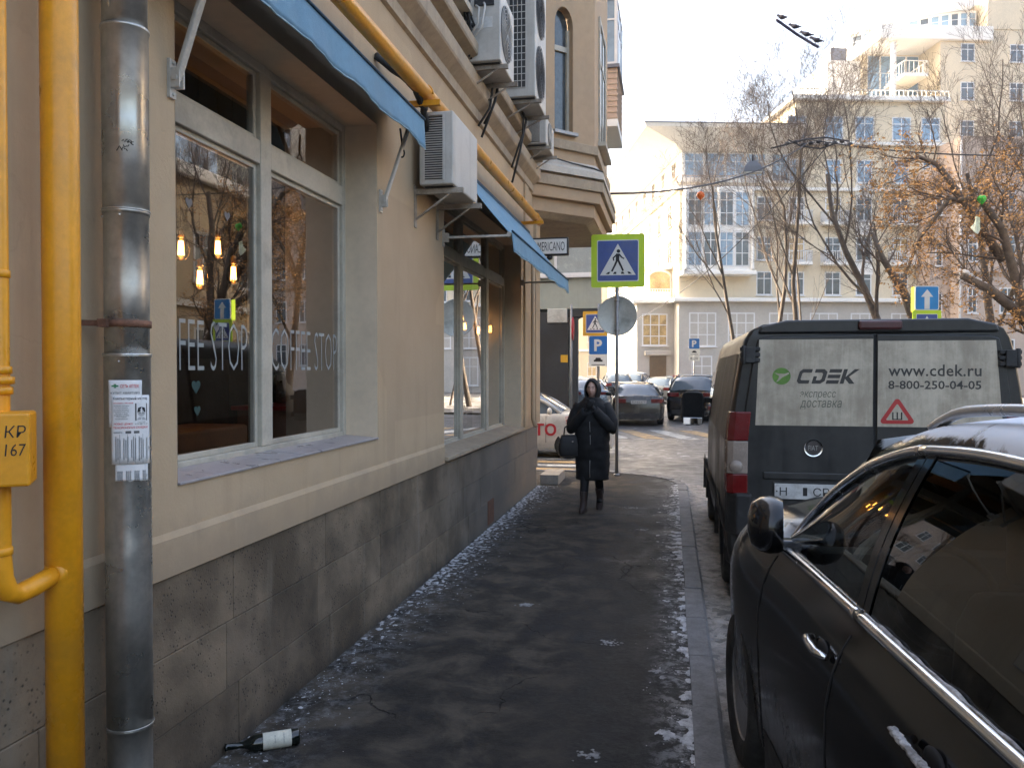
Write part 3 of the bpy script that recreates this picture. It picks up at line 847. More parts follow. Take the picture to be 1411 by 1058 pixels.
# galvanised downpipe
dp = thing("downpipe", "grey galvanised drain pipe with stuck paper notices beside the first shop window", "drain pipe")
DX, DY, DR = -1.925, 2.615, .0765
secs = [(.05,.52),(.50,1.86),(1.845,2.37),(2.355,3.02),(3.015,4.3)]
for k, (z0, z1) in enumerate(secs):
    r = DR + (.0015 if k % 2 else -.001)
    MB().lathe([(r,z0),(r*1.002,(z0+z1)/2),(r,z1-.012),(r+.004,z1-.01),(r+.004,z1)], 40, Matrix.Translation((DX,DY,0))).build("pipe_section", M_GALV, dp)
for z in (.52, 1.85, 2.37):
    rr = MB(); n_ = 36
    rr.tube([(DX+(DR+.003)*math.cos(2*math.pi*i/n_), DY+(DR+.003)*math.sin(2*math.pi*i/n_), z) for i in range(n_+1)], .003, 6, caps=False); rr.build("seam_ring", M_GALV, dp)
cl = MB(); cl.lathe([(DR+.001,-.012),(DR+.006,-.012),(DR+.006,.012),(DR+.001,.012)], 36, Matrix.Translation((DX,DY,1.965))); cl.bar((DX-.03,DY-.09,1.965),(W,DY-.13,1.965),.02,.02); cl.bar((DX-.03,DY-.07,1.965),(DX-.02,DY-.11,1.965),.03,.028)
cl.build("clamp", M_RUST, dp)
for z, a in ((2.345,-140),(2.345,-70),(1.83,-75)):
    MB().ell((DX+DR*math.cos(R(a)), DY+DR*math.sin(R(a)), z), (.005,.005,.005), 8, 6).build("rivet", M_GALV, dp)
MB().lathe([(DR+.006,.0),(DR+.008,.03),(DR+.004,.06)], 32, Matrix.Translation((DX,DY,.02))).build("rusty_foot", M_RUST, dp)
q = MB()
for k in range(7):
    a0 = R(-62 + random.uniform(-14,14)); z0 = 2.58+random.uniform(-.02,.025)
    q.tube([(DX+(DR+.001)*math.cos(a0+.06*i_), DY+(DR+.001)*math.sin(a0+.06*i_), z0+random.uniform(-.01,.01)) for i_ in range(5)], .0022, 4)
q.build("tar_smear", M_INK, dp)
q = MB()
q.prism([(-118,3.14),(-98,3.085),(-93,3.065),(-91,3.08),(-97,3.12),(-114,3.165)], lambda a,b,h: (DX+h*math.cos(R(a)), DY+h*math.sin(R(a)), b), DR+.001, DR+.003); q.build("paper_scrap", mat("brown_paper", (.42,.33,.22), .9), dp)

# paper notices wrapped round the pipe: a = arc length to the right from the middle, b = height
M_PAPER = mat("white_paper", (.72,.71,.70), .8, var=.05, scale=9, bump=.05, bscale=20)
M_RED = flat("red_print", (.6,.03,.04), .7); M_GRN = flat("green_print", (.02,.22,.1), .7); M_GRY = flat("grey_print", (.12,.12,.12), .8); M_SKINP = flat("photo_grey", (.4,.4,.4), .7)
A_MID = math.atan2(-DY, -DX) + R(5)        # towards the camera
def wrap(k):
    nv = Vector((math.cos(A_MID), math.sin(A_MID), 0)); tv = Vector((-nv.y, nv.x, 0)); c0 = Vector((DX, DY, 0))
    def f_(a, b, h):
        a2 = a*1.5 + .012
        return c0 + nv*(DR + .0045 + .0012*k + h - (a2-.012)**2/.30) + tv*a2 + Vector((0, 0, b))
    return f_
def notice(k, a0, a1, b0, b1, label, ragged=False, tilt=0.0):
    wf = wrap(k); n_ = 14; m_ = 8
    t_ = thing("paper_notice", label, "notice", (0,0,0), 0, "notices stuck on the drain pipe")
    rows = []
    for j in range(m_+1):
        row = []
        for i_ in range(n_+1):
            a = a0+(a1-a0)*i_/n_; b = b0+(b1-b0)*j/m_ + tilt*(a-a0)
            lift = .0
            if j == 0 and ragged: b += random.uniform(0,.006)
            if i_ == n_: lift = .004*abs(math.sin(j*1.7))
            row.append(wf(a,b,lift))
        rows.append(row)
    o = MB().grid(rows).build("sheet", M_PAPER, t_)
    sd = o.modifiers.new("thick", 'SOLIDIFY'); sd.thickness = .0005
    return t_, wf
def ptxt(t_, wf, s, ac, bc, w_, h_, mt, bold=0.0, shear=0.0, tilt=0.0, dh=.001):
    fit_text("print", s, w_, h_, mt, t_, None, .0003, bold=bold, shear=shear, bend=lambda x,y,z: wf(ac+x, bc+y+tilt*x, dh+z))
random.seed(5)
tl, wf = notice(0, -.040, .030, 1.405, 1.50, "small torn slip of paper showing below the other notices on the drain pipe", True)
for k in range(4):
    for q_ in range(3): ptxt(tl, wf, "8-916-505-20", -.034+k*.018+q_*.004, 1.428, .003, .036, M_GRY)
tp, wf = notice(1, -.052, .018, 1.60, 1.765, "pharmacy advert with a green cross, upper notice on the drain pipe")
cr = MB()
for a0, a1, b0, b1 in ((-.046,-.032,1.742,1.747),(-.0415,-.0365,1.7375,1.7415),(-.0415,-.0365,1.7475,1.7515)):
    cr.prism([(a0,b0),(a1,b0),(a1,b1),(a0,b1)], lambda a,b,h: wf(a,b,h), .0008, .0012)
cr.build("green_cross", M_GRN, tp)
ptxt(tp, wf, "СЕТЬ АПТЕК", -.008, 1.744, .040, .0125, M_RED, .01, .15)
ptxt(tp, wf, "КУПИТ КВАРТИРУ", -.017, 1.720, .062, .0075, M_INK)
tm, wf = notice(2, -.047, .034, 1.468, 1.712, "computer repair notice with a portrait and tear-off tabs on the drain pipe")
ptxt(tm, wf, "Компьютерный мастер", -.006, 1.700, .074, .0125, M_INK, .01)
u_ = MB(); u_.prism([(-.043,1.6905),(.031,1.6905),(.031,1.6915),(-.043,1.6915)], lambda a,b,h: wf(a,b,h), .0008, .0012); u_.build("rule", M_INK, tm)
ptxt(tm, wf, "Уже рядом с Москвой!", -.022, 1.684, .042, .0055, M_RED, .01)
for k, s_ in enumerate(("Установка программ", "Чистка от вирусов", "Настройка интернета", "Модернизация ПК", "Чистка от пыли", "Установка системы", "Обучение", "Частичная диагностика")):
    ptxt(tm, wf, s_, -.026, 1.6745-.0066*k, .032 - .006*(k % 3 == 1) - .012*(k == 6), .0042, M_INK)
ph = MB(); ph.prism([(.003,1.622),(.030,1.622),(.030,1.683),(.003,1.683)], lambda a,b,h: wf(a,b,h), .0006, .001); ph.build("portrait_background", flat("photo_dark", (.05,.05,.05), .7), tm)
fc = MB(); fc.prism([(.0165+.0085*math.cos(i_*.449), 1.650+.0135*math.sin(i_*.449)) for i_ in range(14)], lambda a,b,h: wf(a,b,h), .001, .0013); fc.prism([(.006,1.624),(.027,1.624),(.022,1.634),(.011,1.634)], lambda a,b,h: wf(a,b,h), .001, .0013)
fc.build("portrait_face", M_SKINP, tm)
fc = MB(); fc.prism([(.0075,1.652),(.0255,1.652),(.024,1.667),(.017,1.671),(.0095,1.667)], lambda a,b,h: wf(a,b,h), .0012, .0016); fc.build("portrait_hair", M_INK, tm)
for k in (-.0035, .0035):
    fc = MB(); fc.prism([(.0165+k-.0018,1.6475),(.0165+k+.0018,1.6475),(.0165+k+.0018,1.6492),(.0165+k-.0018,1.6492)], lambda a,b,h: wf(a,b,h), .0012, .0016); fc.build("portrait_eye", M_INK, tm)
ptxt(tm, wf, "СЕРГЕЙ", .0165, 1.617, .016, .0038, M_INK); ptxt(tm, wf, "8 926 387 76 26", .0165, 1.6105, .027, .0038, M_INK)
ptxt(tm, wf, "НОВЫЕ ЦЕНЫ!!!", -.022, 1.6105, .04, .0095, M_RED, .005, .12)
ptxt(tm, wf, "ПЕНСИОНЕРАМ СКИДКИ!", -.006, 1.5975, .075, .0098, M_RED, .005, .12)
ptxt(tm, wf, "запишите", -.034, 1.581, .018, .004, M_INK)
for a_ in (-.012, .006): u_ = MB(); u_.prism([(a_-.006,1.577),(a_+.006,1.577),(a_+.006,1.586),(a_-.006,1.586)], lambda a,b,h: wf(a,b,h), .0008, .0012); u_.build("print_block", M_GRY, tm)
for k in range(5):
    for q_ in range(3):
        ptxt(tm, wf, "I"*9, -.038+k*.0165+q_*.0042, 1.523, .0022, .088 - .012*((k+q_) % 3), M_GRY)
for k in range(4):
    u_ = MB(); a_ = -.0305+k*.0165; u_.prism([(a_,1.47),(a_+.0005,1.47),(a_+.0005,1.575),(a_,1.575)], lambda a,b,h: wf(a,b,h), .0008, .0012); u_.build("tab_cut", M_GRY, tm)

# ---- yellow gas pipe along the facade
gp = thing("gas_pipe", "long yellow gas pipe running along the facade on brackets", "pipe")
MB().tube([(-1.86,-3.0,3.93),(-1.86,4.0,3.93),(-1.86,11.6,3.93)], .055, 24).build("pipe", M_YEL, gp)
for y in (0.8, 6.05, 11.2):
    b_ = MB(); b_.box(W-.001, -1.74, y-.02, y+.02, 3.83, 3.872)
    b_.tube([(-1.86+.06*math.cos(a), y, 3.93+.06*math.sin(a)) for a in [R(d) for d in range(-10, 200, 15)]], .008, 6)
    b_.build("bracket", M_YEL, gp)

# ---- awnings
M_AWN = mat("blue_awning_cloth", (.135,.26,.36), .85, var=.1, scale=3, bump=.15, bscale=220, streak=.12, dirt=(.1,.17,.23))
M_AWNT = mat("blue_awning_hem", (.03,.07,.11), .8, var=.1)
M_ARM = mat("awning_arm_paint", (.5,.47,.42), .5, var=.12, scale=8, dirt=(.22,.17,.13), dirt_amt=.5)
def awning(y0, y1, xb, zb, zr, label, val, arms, side):
    t = thing("awning", label, "awning", (0,0,0), 0, "blue shop awnings")
    # roller on the wall
    MB().tube([(W+.07,y0,zr),(W+.07,y1,zr)], .045, 16).build("roller", M_AWNT, t)
    rows = []; n_ = 40
    for k in range(7):
        s = k/6; row = []
        for i_ in range(n_+1):
            y = y0+(y1-y0)*i_/n_
            sag = -.03*math.sin(math.pi*s)*(1+.3*math.sin(i_*.7))
            row.append((W+.07+(xb-W-.07)*s, y, zr+.045+(zb+.02-zr-.045)*s+sag))
        rows.append(row)
    o = MB().grid(rows).build("cloth", M_AWN, t); sd = o.modifiers.new("t", 'SOLIDIFY'); sd.thickness = .004
    MB().tube([(xb,y0,zb),(xb,y1,zb)], .022, 14).build("front_bar", M_ARM, t)
    rows = []
    n_ = 90
    for k in range(7):
        s = k/6; row = []
        for i_ in range(n_+1):
            y = y0-.01+(y1-y0+.02)*i_/n_
            fl = s*.009*math.sin(i_*.35+.8*math.sin(i_*.13)) + s*s*.004*math.sin(i_*1.3)
            hem = val*(1 + .03*math.sin(i_*.30))
            row.append((xb+.026+fl+.02*s, y, zb+.024-hem*s))
        rows.append(row)
    o = MB().grid(rows).build("valance", M_AWN, t); sd = o.modifiers.new("t", 'SOLIDIFY'); sd.thickness = .003
    hm = MB(); hm.tube([(xb+.03+.004, y0-.01, zb+.027),(xb+.034, y1+.01, zb+.027)], .009, 6); hm.build("hem", M_AWNT, t)
    hm = MB(); hm.tube([Vector(p_)+Vector((.002,0,0)) for p_ in rows[-1][::2]], .005, 5); hm.build("lower_hem", mat("awning_binding", (.28,.42,.5), .8), t)
    for y in arms:
        a = MB(); a.bar((W+.035,y,3.01),(xb-.01,y,zb-.01),.022,.038,up=(0,1,0)); ao = a.build("arm", M_ARM, t, bevel=.006)
        b_ = MB(); b_.box(W+.001,W+.014,y-.022,y+.022,2.93,3.09); b_.box(W+.014,W+.055,y-.02,y-.012,2.97,3.05); b_.box(W+.014,W+.055,y+.012,y+.02,2.97,3.05)
        b_.tube([(W+.036,y-.028,3.01),(W+.036,y+.028,3.01)],.012,10)
        for z in (2.945,3.075): b_.ell((W+.016,y,z),(.006,.008,.008),8,6)
        b_.build("arm_bracket", M_ARM, ao)
    return t
a1 = awning(2.2, 5.72, -1.80, 3.60, 3.70, "blue cloth awning rolled up above the lettered shop window", .21, (3.07, 5.56), 0)
a2 = awning(7.18, 11.24, -1.43, 3.02, 3.72, "blue cloth awning lowered over the three-pane shop window", .18, (7.20, 11.1), 1)
# hook of the first awning's crank
h_ = MB(); h_.tube([(-1.93,5.66,3.55),(-1.92,5.67,3.45),(-1.92,5.67,3.40)], .008, 6)
h_.tube([(-1.92+.018*math.sin(a), 5.67, 3.375+.03*math.cos(a)) for a in [i_*math.pi/6 for i_ in range(13)]], .006, 6); h_.build("crank_eye", M_BLACK, a1)

# ---- air conditioners
M_ACW = mat("ac_white_enamel", (.52,.50,.46), .45, var=.06, scale=4, streak=.3, dirt=(.25,.22,.18), dirt_amt=.3)
M_ACG = mat("ac_grille_dark", (.035,.035,.036), .6, var=.2)
M_SWHITE0 = mat("label_white", (.6,.6,.58), .5)
M_BRK = mat("bracket_steel", (.34,.30,.25), .6, .2, var=.25, scale=10, dirt=(.14,.09,.06), dirt_amt=.6)
def ac_unit(x0, x1, y0, y1, z0, z1, label, fans=1, end="louvre", dark=False, tilt_lab=None):
    t = thing("air_conditioner", label, "air conditioner", (0,0,0), 0, "outdoor air conditioner units on the facade")
    MB().box(x0, x1, y0, y1, z0, z1).build("casing", M_ACW, t, bevel=.012)
    zc_, h = (z0+z1)/2, (z1-z0)
    # end facing down the street: louvres or coil guard
    gx0, gx1 = x0+.05*(x1-x0)/.3, x1-.09*(x1-x0)/.3
    if end != "plain":
        g_ = MB(); g_.box(gx0, gx1, y0-.004, y0-.001, z0+.07*h, z1-.07*h); go = g_.build("end_opening", M_ACG, t)
    l_ = MB()
    if end == "plain":
        MB().box(x0+.06, x1-.08, y0-.003, y0+.001, z0+.45*h, z0+.6*h).build("rating_plate", M_SWHITE0, t)
    elif end == "louvre":
        n_ = 26
        for k in range(n_):
            z = z0+.08*h + (.84*h)*k/n_; l_.bar((gx0,y0-.009,z+.006),(gx1,y0-.009,z+.006),.008,.006)
        l_.build("louvre_set", M_ACW, t)
        fr = MB(); fr.box(gx0-.012,gx0,y0-.012,y0-.001,z0+.06*h,z1-.06*h); fr.box(gx1,gx1+.012,y0-.012,y0-.001,z0+.06*h,z1-.06*h)
        fr.box(gx0-.012,gx1+.012,y0-.012,y0-.001,z1-.06*h,z1-.045*h); fr.build("louvre_frame", M_ACW, t)
    else:
        nx, nz = 4, max(6, int(h/.09))
        for k in range(nx+1): x = gx0+(gx1-gx0)*k/nx; l_.box(x-.004,x+.004,y0-.012,y0-.006,z0+.07*h,z1-.07*h)
        for k in range(nz+1): z = z0+.07*h+.86*h*k/nz; l_.box(gx0,gx1,y0-.011,y0-.005,z-.004,z+.004)
        l_.build("guard_grid", M_ACW, t)
    # fan guards towards the street
    for k in range(fans):
        cz = z0 + h*(k+.5)/fans; cy = y0+(y1-y0)*.42; r = min((y1-y0)*.38, h/fans*.44)
        F = frame((x1+.001, cy, cz), (0,1,0), (0,0,1))
        d_ = MB().lathe([(0,0),(r,0),(r,.003)], 28, F).build("fan_opening", M_ACG, t)
        rg = MB()
        for q_ in range(1, 9): 
            rr_ = r*q_/8; rg.tube([F @ Vector((rr_*math.cos(a), rr_*math.sin(a), .014)) for a in [i_*math.pi/12 for i_ in range(25)]], .0022, 4, caps=False)
        for q_ in range(8):
            a = q_*math.pi/4; rg.tube([F @ Vector((0,0,.014)), F @ Vector((r*math.cos(a), r*math.sin(a), .014))], .003, 4)
        rg.build("fan_guard", M_ACG if dark else M_ACW, d_)
    # brackets
    for y in (y0+.1, y1-.1):
        b_ = MB(); b_.box(W, x1+.06, y-.02, y+.02, z0-.055, z0-.012); b_.bar((W,y,z0-.26),(x1-.05,y,z0-.055),.03,.012); b_.box(W,W+.012,y-.025,y+.025,z0-.32,z0+.02)
        b_.build("bracket", M_BRK, t)
    MB().box(x0+.03, x1-.02, y0+.06, y0+.12, z0-.012, z0+.002).build("foot", M_BLACK, t)
    return t
acs = [ac_unit(-1.98,-1.70,6.27,7.1,3.28,3.86,"white air conditioner between the two shop windows beside the rolled awning",0),
       ac_unit(-1.98,-1.66,7.90,8.62,4.86,5.58,"white air conditioner with round fan above the cornice, nearest of the upper row",1,"plain"),
       ac_unit(-1.98,-1.60,9.65,10.5,5.08,6.6,"tall double-fan air conditioner with mesh side above the cornice",2,"grid",True),
       ac_unit(-1.98,-1.68,11.05,11.8,4.90,5.28,"small low air conditioner at the end of the cornice next to the oriel",1)]
# valve cover and cables of the nearest upper unit
q = MB(); q.tube([(-1.9,7.88,5.4),(-1.86,7.84,5.36),(-1.87,7.83,5.2),(-1.95,7.85,5.1)], .012, 8); q.tube([(-1.82,7.88,5.42),(-1.8,7.84,5.38),(-1.83,7.82,5.15),(-1.95,7.84,5.05)], .012, 8)
q.build("refrigerant_hoses", M_ACW, acs[1])
MB().box(-1.92,-1.72,7.885,7.899,5.40,5.46).build("valve_cover", M_BLACK, acs[1])
M_CABLE = mat("black_cable", (.03,.03,.03), .7, var=.2)
def cable(label, paths, r=.012):
    m_ = MB()
    for p_ in paths: m_.tube(p_, r, 6)
    tag(m_.build("cable_bundle", M_CABLE), label, "cable", "cables on the facade")
random.seed(3)
def hang(p0, p1, n_, wob):
    p0, p1 = Vector(p0), Vector(p1)
    return [p0.lerp(p1, i_/n_) + Vector((random.uniform(0,wob), random.uniform(-wob,wob), random.uniform(-wob,wob))) for i_ in range(n_+1)]
cable("knot of cables behind the nearest upper air conditioner", [hang((-2.0,7.75,5.5),(-2.0,7.85,4.9),8,.07) for k in range(6)] + [hang((-1.95,7.9,5.2),(-2.0,8.0,4.85),6,.08) for k in range(4)], .012)
cable("cables dropping over the cornice below the tall air conditioner", [[(-1.95,8.55,5.1),(-1.85,8.6,5.05),(-1.84,8.62,4.8),(-1.9,8.6,4.6),(-1.98,8.58,4.45)], [(-1.95,8.62,5.1),(-1.83,8.66,5.0),(-1.86,8.6,4.7),(-2.0,8.55,4.3)], [(-1.96,8.5,5.1),(-1.86,8.54,5.0),(-1.9,8.52,4.6),(-2.02,8.48,4.4)]], .014)
cable("cables dropping over the cornice below the small air conditioner", [[(-1.95,10.2,5.2),(-1.84,10.22,5.05),(-1.86,10.24,4.8),(-2.0,10.22,4.38)], [(-1.95,10.3,5.2),(-1.82,10.28,5.0),(-1.9,10.27,4.6),(-2.0,10.26,4.2)]], .014)
cable("ragged insulated pipe end sticking out beside the gas pipe", [hang((-2.04,5.46,3.99),(-1.9,5.75,3.93),4,.015) , hang((-1.9,5.75,3.93),(-1.9,6.1,3.84),8,.025), hang((-1.9,6.1,3.84),(-1.92,6.25,3.72),4,.012)], .026)

# ---- small sign at the corner
sg = thing("hanging_sign", "black framed white sign reading AMERICANO at the building corner", "sign", (-1.80,12.2,3.66))
MB().box(-.29,.29,-.05,.05,-.135,.135).build("frame", M_BLACK, sg, bevel=.015)
MB().box(-.265,.265,-.056,-.0505,-.11,.11).build("face", mat("sign_white", (.75,.74,.70), .5, var=.04), sg, bevel=.004)
fit_text("lettering", "AMERICANO", .47, .135, M_INK, sg, frame((0,-.0565,0),(1,0,0),(0,0,1)), .001, bold=-.004)
MB().bar((-.25,0,.02),(-.29,0,.02),.03,.03).build("bracket", M_BLACK, sg)
MB().lathe([(.0,-.20),(.04,-.19),(.05,-.15),(.03,-.137)],12).build("spotlight", M_BLACK, sg)
# thin rainwater pipe on the last pier
tp_ = MB(); tp_.tube([(W+.07,11.75,3.6),(W+.07,11.75,1.08),(W+.1,11.75,1.0),(W+.13,11.75,.97)], .03, 12); tag(tp_.build("thin_rain_pipe", M_PLASTER), "thin beige rain pipe on the last pier of the facade", "pipe")

# ---- wine bottle lying on the pavement
bt = thing("wine_bottle", "empty dark glass wine bottle with pale label lying by the wall", "bottle", (-1.865,3.55,.0385), R(32))
Mx = Matrix.Rotation(R(90),4,'Y')
m_, nt_, out_ = new_mat("bottle_glass"); finish(nt_, out_, (.006,.009,.007), .05, 0, None, .8)
MB().lathe([(0,.127),(.02,.128),(.034,.134),(.0375,.127),(.0382,.10),(.0382,-.055),(.036,-.078),(.026,-.10),(.0165,-.118),(.0145,-.14),(.0138,-.19),(.0165,-.192),(.0165,-.204),(.013,-.206),(0,-.195)], 32, Mx).build("glass_body", m_, bt)
MB().lathe([(.0385,-.035),(.0388,-.034),(.0388,.095),(.0385,.096)], 32, Mx).build("paper_label", mat("bottle_label", (.66,.63,.52), .75, var=.12, scale=25, dirt=(.35,.33,.28), dirt_amt=.4), bt)
for k, (s_, w_) in enumerate((("CHATEAU", .05), ("GRAND VIN", .035))):
    fit_text("print", s_, w_, .006, M_GRY, bt, None, .0003, bend=lambda x,y,z,k=k: Vector((.06-k*.04+y, -(.0389+z)*math.cos(x/.0385+.5), (.0389+z)*math.sin(x/.0385+.5))))

# ================================================================== VEHICLES
M_RUBBER = mat("tyre_rubber", (.018,.018,.018), .85, var=.3, scale=12, bump=.2, dirt=(.1,.095,.09), dirt_amt=.4)
M_RIM = mat("wheel_rim", (.32,.32,.33), .4, .7, var=.2, scale=8, dirt=(.1,.09,.08), dirt_amt=.5)
M_CHROME = mat("chrome_trim", (.78,.78,.79), .18, 1.0, var=.06, scale=10, dirt=(.3,.29,.28), dirt_amt=.3)
M_BPLAST = mat("black_plastic", (.02,.02,.021), .62, var=.25, scale=10, bump=.08, bscale=150, dirt=(.1,.095,.09), dirt_amt=.4)
M_CARGLASS = glass("tinted_car_glass", (.11,.12,.12), 1.0)
M_CARCLEAR = glass("clear_car_glass", (.55,.60,.57), 1.1)
M_CARDARK = mat("car_interior", (.012,.012,.013), .8, var=.2)
M_TAIL = mat("tail_light_red", (.14,.009,.009), .18, var=.15, spec=.6, scale=12, dirt=(.12,.05,.04), dirt_amt=.3)
M_TAILW = mat("tail_light_clear", (.30,.24,.2), .2, var=.15, scale=12, dirt=(.25,.2,.16), dirt_amt=.4)
M_PLATE = mat("plate_white", (.55,.55,.54), .5, var=.1, scale=20, dirt=(.25,.22,.2), dirt_amt=.5)

def interp(pts):
    """smooth 1D curve through (t, v...) points sorted by t"""
    pts = sorted(pts)
    def fn(t):
        if t <= pts[0][0]: return pts[0][1:]
        if t >= pts[-1][0]: return pts[-1][1:]
        for i in range(len(pts)-1):
            if pts[i][0] <= t <= pts[i+1][0]: break
        p0 = pts[max(0,i-1)]; p1 = pts[i]; p2 = pts[i+1]; p3 = pts[min(len(pts)-1,i+2)]
        h = p2[0]-p1[0]; s = (t-p1[0])/h; res = []
        for k in range(1, len(p1)):
            d = (p2[k]-p1[k])/h
            d0 = (p1[k]-p0[k])/(p1[0]-p0[0]) if p1 is not p0 else d
            d3 = (p3[k]-p2[k])/(p3[0]-p2[0]) if p3 is not p2 else d
            m1 = 0 if d0*d <= 0 else 2*d0*d/(d0+d); m2 = 0 if d*d3 <= 0 else 2*d*d3/(d+d3)
            res.append((2*s**3-3*s**2+1)*p1[k] + (s**3-2*s**2+s)*h*m1 + (-2*s**3+3*s**2)*p2[k] + (s**3-s**2)*h*m2)
        return tuple(res)
    return fn

def wheel(parent, x, y, r, wd, side, rim_mat=None, spokes=5, seg=40):
    """wheel with axis along x; side -1 = outer face towards -x"""
    F = Matrix.Translation((x, y, r)) @ Matrix.Rotation(R(90)*side, 4, 'Y')
    wo = bpy.data.objects.new("wheel", None); COL.objects.link(wo); wo.parent = parent
    h = wd/2
    MB().lathe([(r*.66,-h),(r*.9,-h),(r*.985,-h*.8),(r,-h*.5),(r,h*.5),(r*.985,h*.8),(r*.9,h),(r*.70,h*.96),(r*.66,h*.9),(r*.62,h*.6)], seg, F).build("tyre", M_RUBBER, wo)
    rm_ = MB(); rm_.lathe([(r*.66,h*.8),(r*.64,h*.86),(r*.60,h*.7),(r*.58,h*.2),(r*.1,h*.1),(0,h*.1)], seg, F)
    rm_.lathe([(0,h*.75),(r*.1,h*.72),(r*.13,h*.5),(r*.13,h*.1)], 16, F)
    for k in range(spokes):
        a = 2*math.pi*k/spokes
        rot = F.to_3x3() @ Matrix.Rotation(a, 3, 'Z')
        rm_.obox(F @ (Matrix.Rotation(a,3,'Z') @ Vector((r*.36,0,h*.5))), (r*.27, r*.055, h*.14), rot)
    rm_.build("rim", rim_mat or M_RIM, wo, sharp=35)
    return wo

def plate_text(parent, s, w_, h_, M): 
    return fit_text("plate_lettering", s, w_, h_, M_INK, parent, M, .0008, bold=.0)

def cut_arches(obj, centres, r, xr, n=40):
    """cut round wheel openings out of a closed body mesh"""
    cutters = []
    for y, z in centres:
        c = MB(); c.tube([(-xr, y, z), (xr, y, z)], r, n, smooth=True)
        co = c.build("cut", M_BPLAST); cutters.append(co)
        md = obj.modifiers.new("b", 'BOOLEAN'); md.operation = 'DIFFERENCE'; md.object = co; md.solver = 'EXACT'
    dg = bpy.context.evaluated_depsgraph_get()
    me = bpy.data.meshes.new_from_object(obj.evaluated_get(dg))
    obj.modifiers.clear(); old = obj.data; obj.data = me; bpy.data.meshes.remove(old)
    for co in cutters: bpy.data.objects.remove(co)
    return obj

# ------------------------------------------------------------------ delivery van
def van_paint():
    m, nt, out = new_mat("van_dirty_paint")
    v = coord(nt)
    n1 = noise_n(nt, v, 1.6, 6, .65); n2 = noise_n(nt, v, 14, 5, .65)
    sv = coord(nt, "Object", (9, 9, .8)); st = noise_n(nt, sv, 1.2, 5, .6)
    c = mix_c(nt, ramp(nt, n2, .3, .7), (.011,.0115,.0125), (.02,.0205,.021))
    sep = N(nt, "ShaderNodeSeparateXYZ"); nt.links.new(v, sep.inputs[0])
    low = ramp(nt, sep.outputs[2], 1.9, .4, .25, 1.0)
    d = math_n(nt, 'MULTIPLY', ramp(nt, math_n(nt, 'ADD', math_n(nt, 'MULTIPLY', n1, .6), math_n(nt, 'MULTIPLY', st, .4)), .36, .66), low)
    c = mix_c(nt, math_n(nt, 'MULTIPLY', d, .8), c, (.052,.047,.042))
    r = math_n(nt, 'ADD', math_n(nt, 'MULTIPLY', d, .35), .3)
    finish(nt, out, c, r, 0, None, .5)
    return m
M_VAN = van_paint()
def vinyl_mat(name, base, dirtc):
    m, nt, out = new_mat(name)
    v = coord(nt)
    n1 = noise_n(nt, v, 2.2, 6, .68, .4); n2 = noise_n(nt, v, 11, 6, .7)
    sv = coord(nt, "Object", (14, 14, 1.1)); st = noise_n(nt, sv, 1.4, 6, .65)
    d = math_n(nt, 'ADD', math_n(nt, 'MULTIPLY', n1, .5), math_n(nt, 'ADD', math_n(nt, 'MULTIPLY', st, .3), math_n(nt, 'MULTIPLY', n2, .2)))
    c = mix_c(nt, ramp(nt, d, .38, .62), base, dirtc)
    sp = ramp(nt, noise_n(nt, v, 55, 3, .6), .66, .74)
    c = mix_c(nt, math_n(nt, 'MULTIPLY', sp, .35), c, (.16,.14,.11))
    finish(nt, out, c, .55, 0, None, .4)
    return m
M_VINYLW = vinyl_mat("dirty_white_vinyl", (.56,.50,.40), (.33,.285,.22))
M_VINYLS = vinyl_mat("dirty_side_vinyl", (.20,.185,.155), (.12,.11,.09))

van = thing("delivery_van", "dirty black delivery van with white lettered rear doors parked by the kerb", "van", (1.478, 6.4, ROAD_Z), R(-.3))
van.scale = (1.04, 1, 1)
VS = [(.28,.90),(.36,.98),(.50,1.005),(.80,1.02),(1.10,1.02),(1.30,1.015),(1.50,.992),(1.75,.955),(2.0,.915),(2.10,.89),(2.17,.85),(2.215,.77),(2.235,.6),(2.245,.3),(2.248,0)]
def van_ring(y, sc, ztop, dz=0):
    pts = []
    for z, x in VS:
        zz = min(z, ztop); xx = x*sc
        pts.append((-xx, y, zz+dz))
    full = pts + [(-p_[0], p_[1], p_[2]) for p_ in pts[-2::-1]]
    return full
rings = []
for y, sc, zt in ((.0,.972,2.20),(.012,.985,2.225),(.04,.997,2.245),(.1,1,2.25),(.35,1,2.25),(.6,1,2.25),(1.0,1,2.25),(1.5,1,2.25),(2.0,1,2.25),(2.6,1,2.25),(3.2,1,2.24),(3.5,.995,2.18),(3.8,.985,1.98),(4.1,.97,1.65),(4.35,.95,1.38),(4.7,.9,1.2),(4.95,.8,.95),(5.0,.7,.8)):
    rings.append(van_ring(y, sc, zt))
vb = MB().loft(rings).build("body", M_VAN, van)
cut_arches(vb, [(1.0,.34),(4.05,.34)], .43, 2.0); vb.data.set_sharp_from_angle(angle=R(32))
# dark wheel wells, floor
q = MB(); q.box(-.78,.78,.3,4.7,.3,.9); q.build("underbody", M_CARDARK, van)
for y in (1.0, 4.05):
    for sx in (-1, 1):
        wheel(van, sx*.88, y, .335, .22, sx, flat("steel_wheel", (.06,.06,.062), .6, .3))
        a = MB(); rows = []
        for i_ in range(17):
            t = math.pi*i_/16
            rows.append([(sx*(1.0+.0), y+.43*math.cos(t), .34+.43*math.sin(t)), (sx*1.035, y+.435*math.cos(t), .34+.435*math.sin(t)), (sx*1.03, y+.49*math.cos(t), .34+.49*math.sin(t))])
        a.grid(rows); a.build("wheel_arch_trim", M_BPLAST, van)
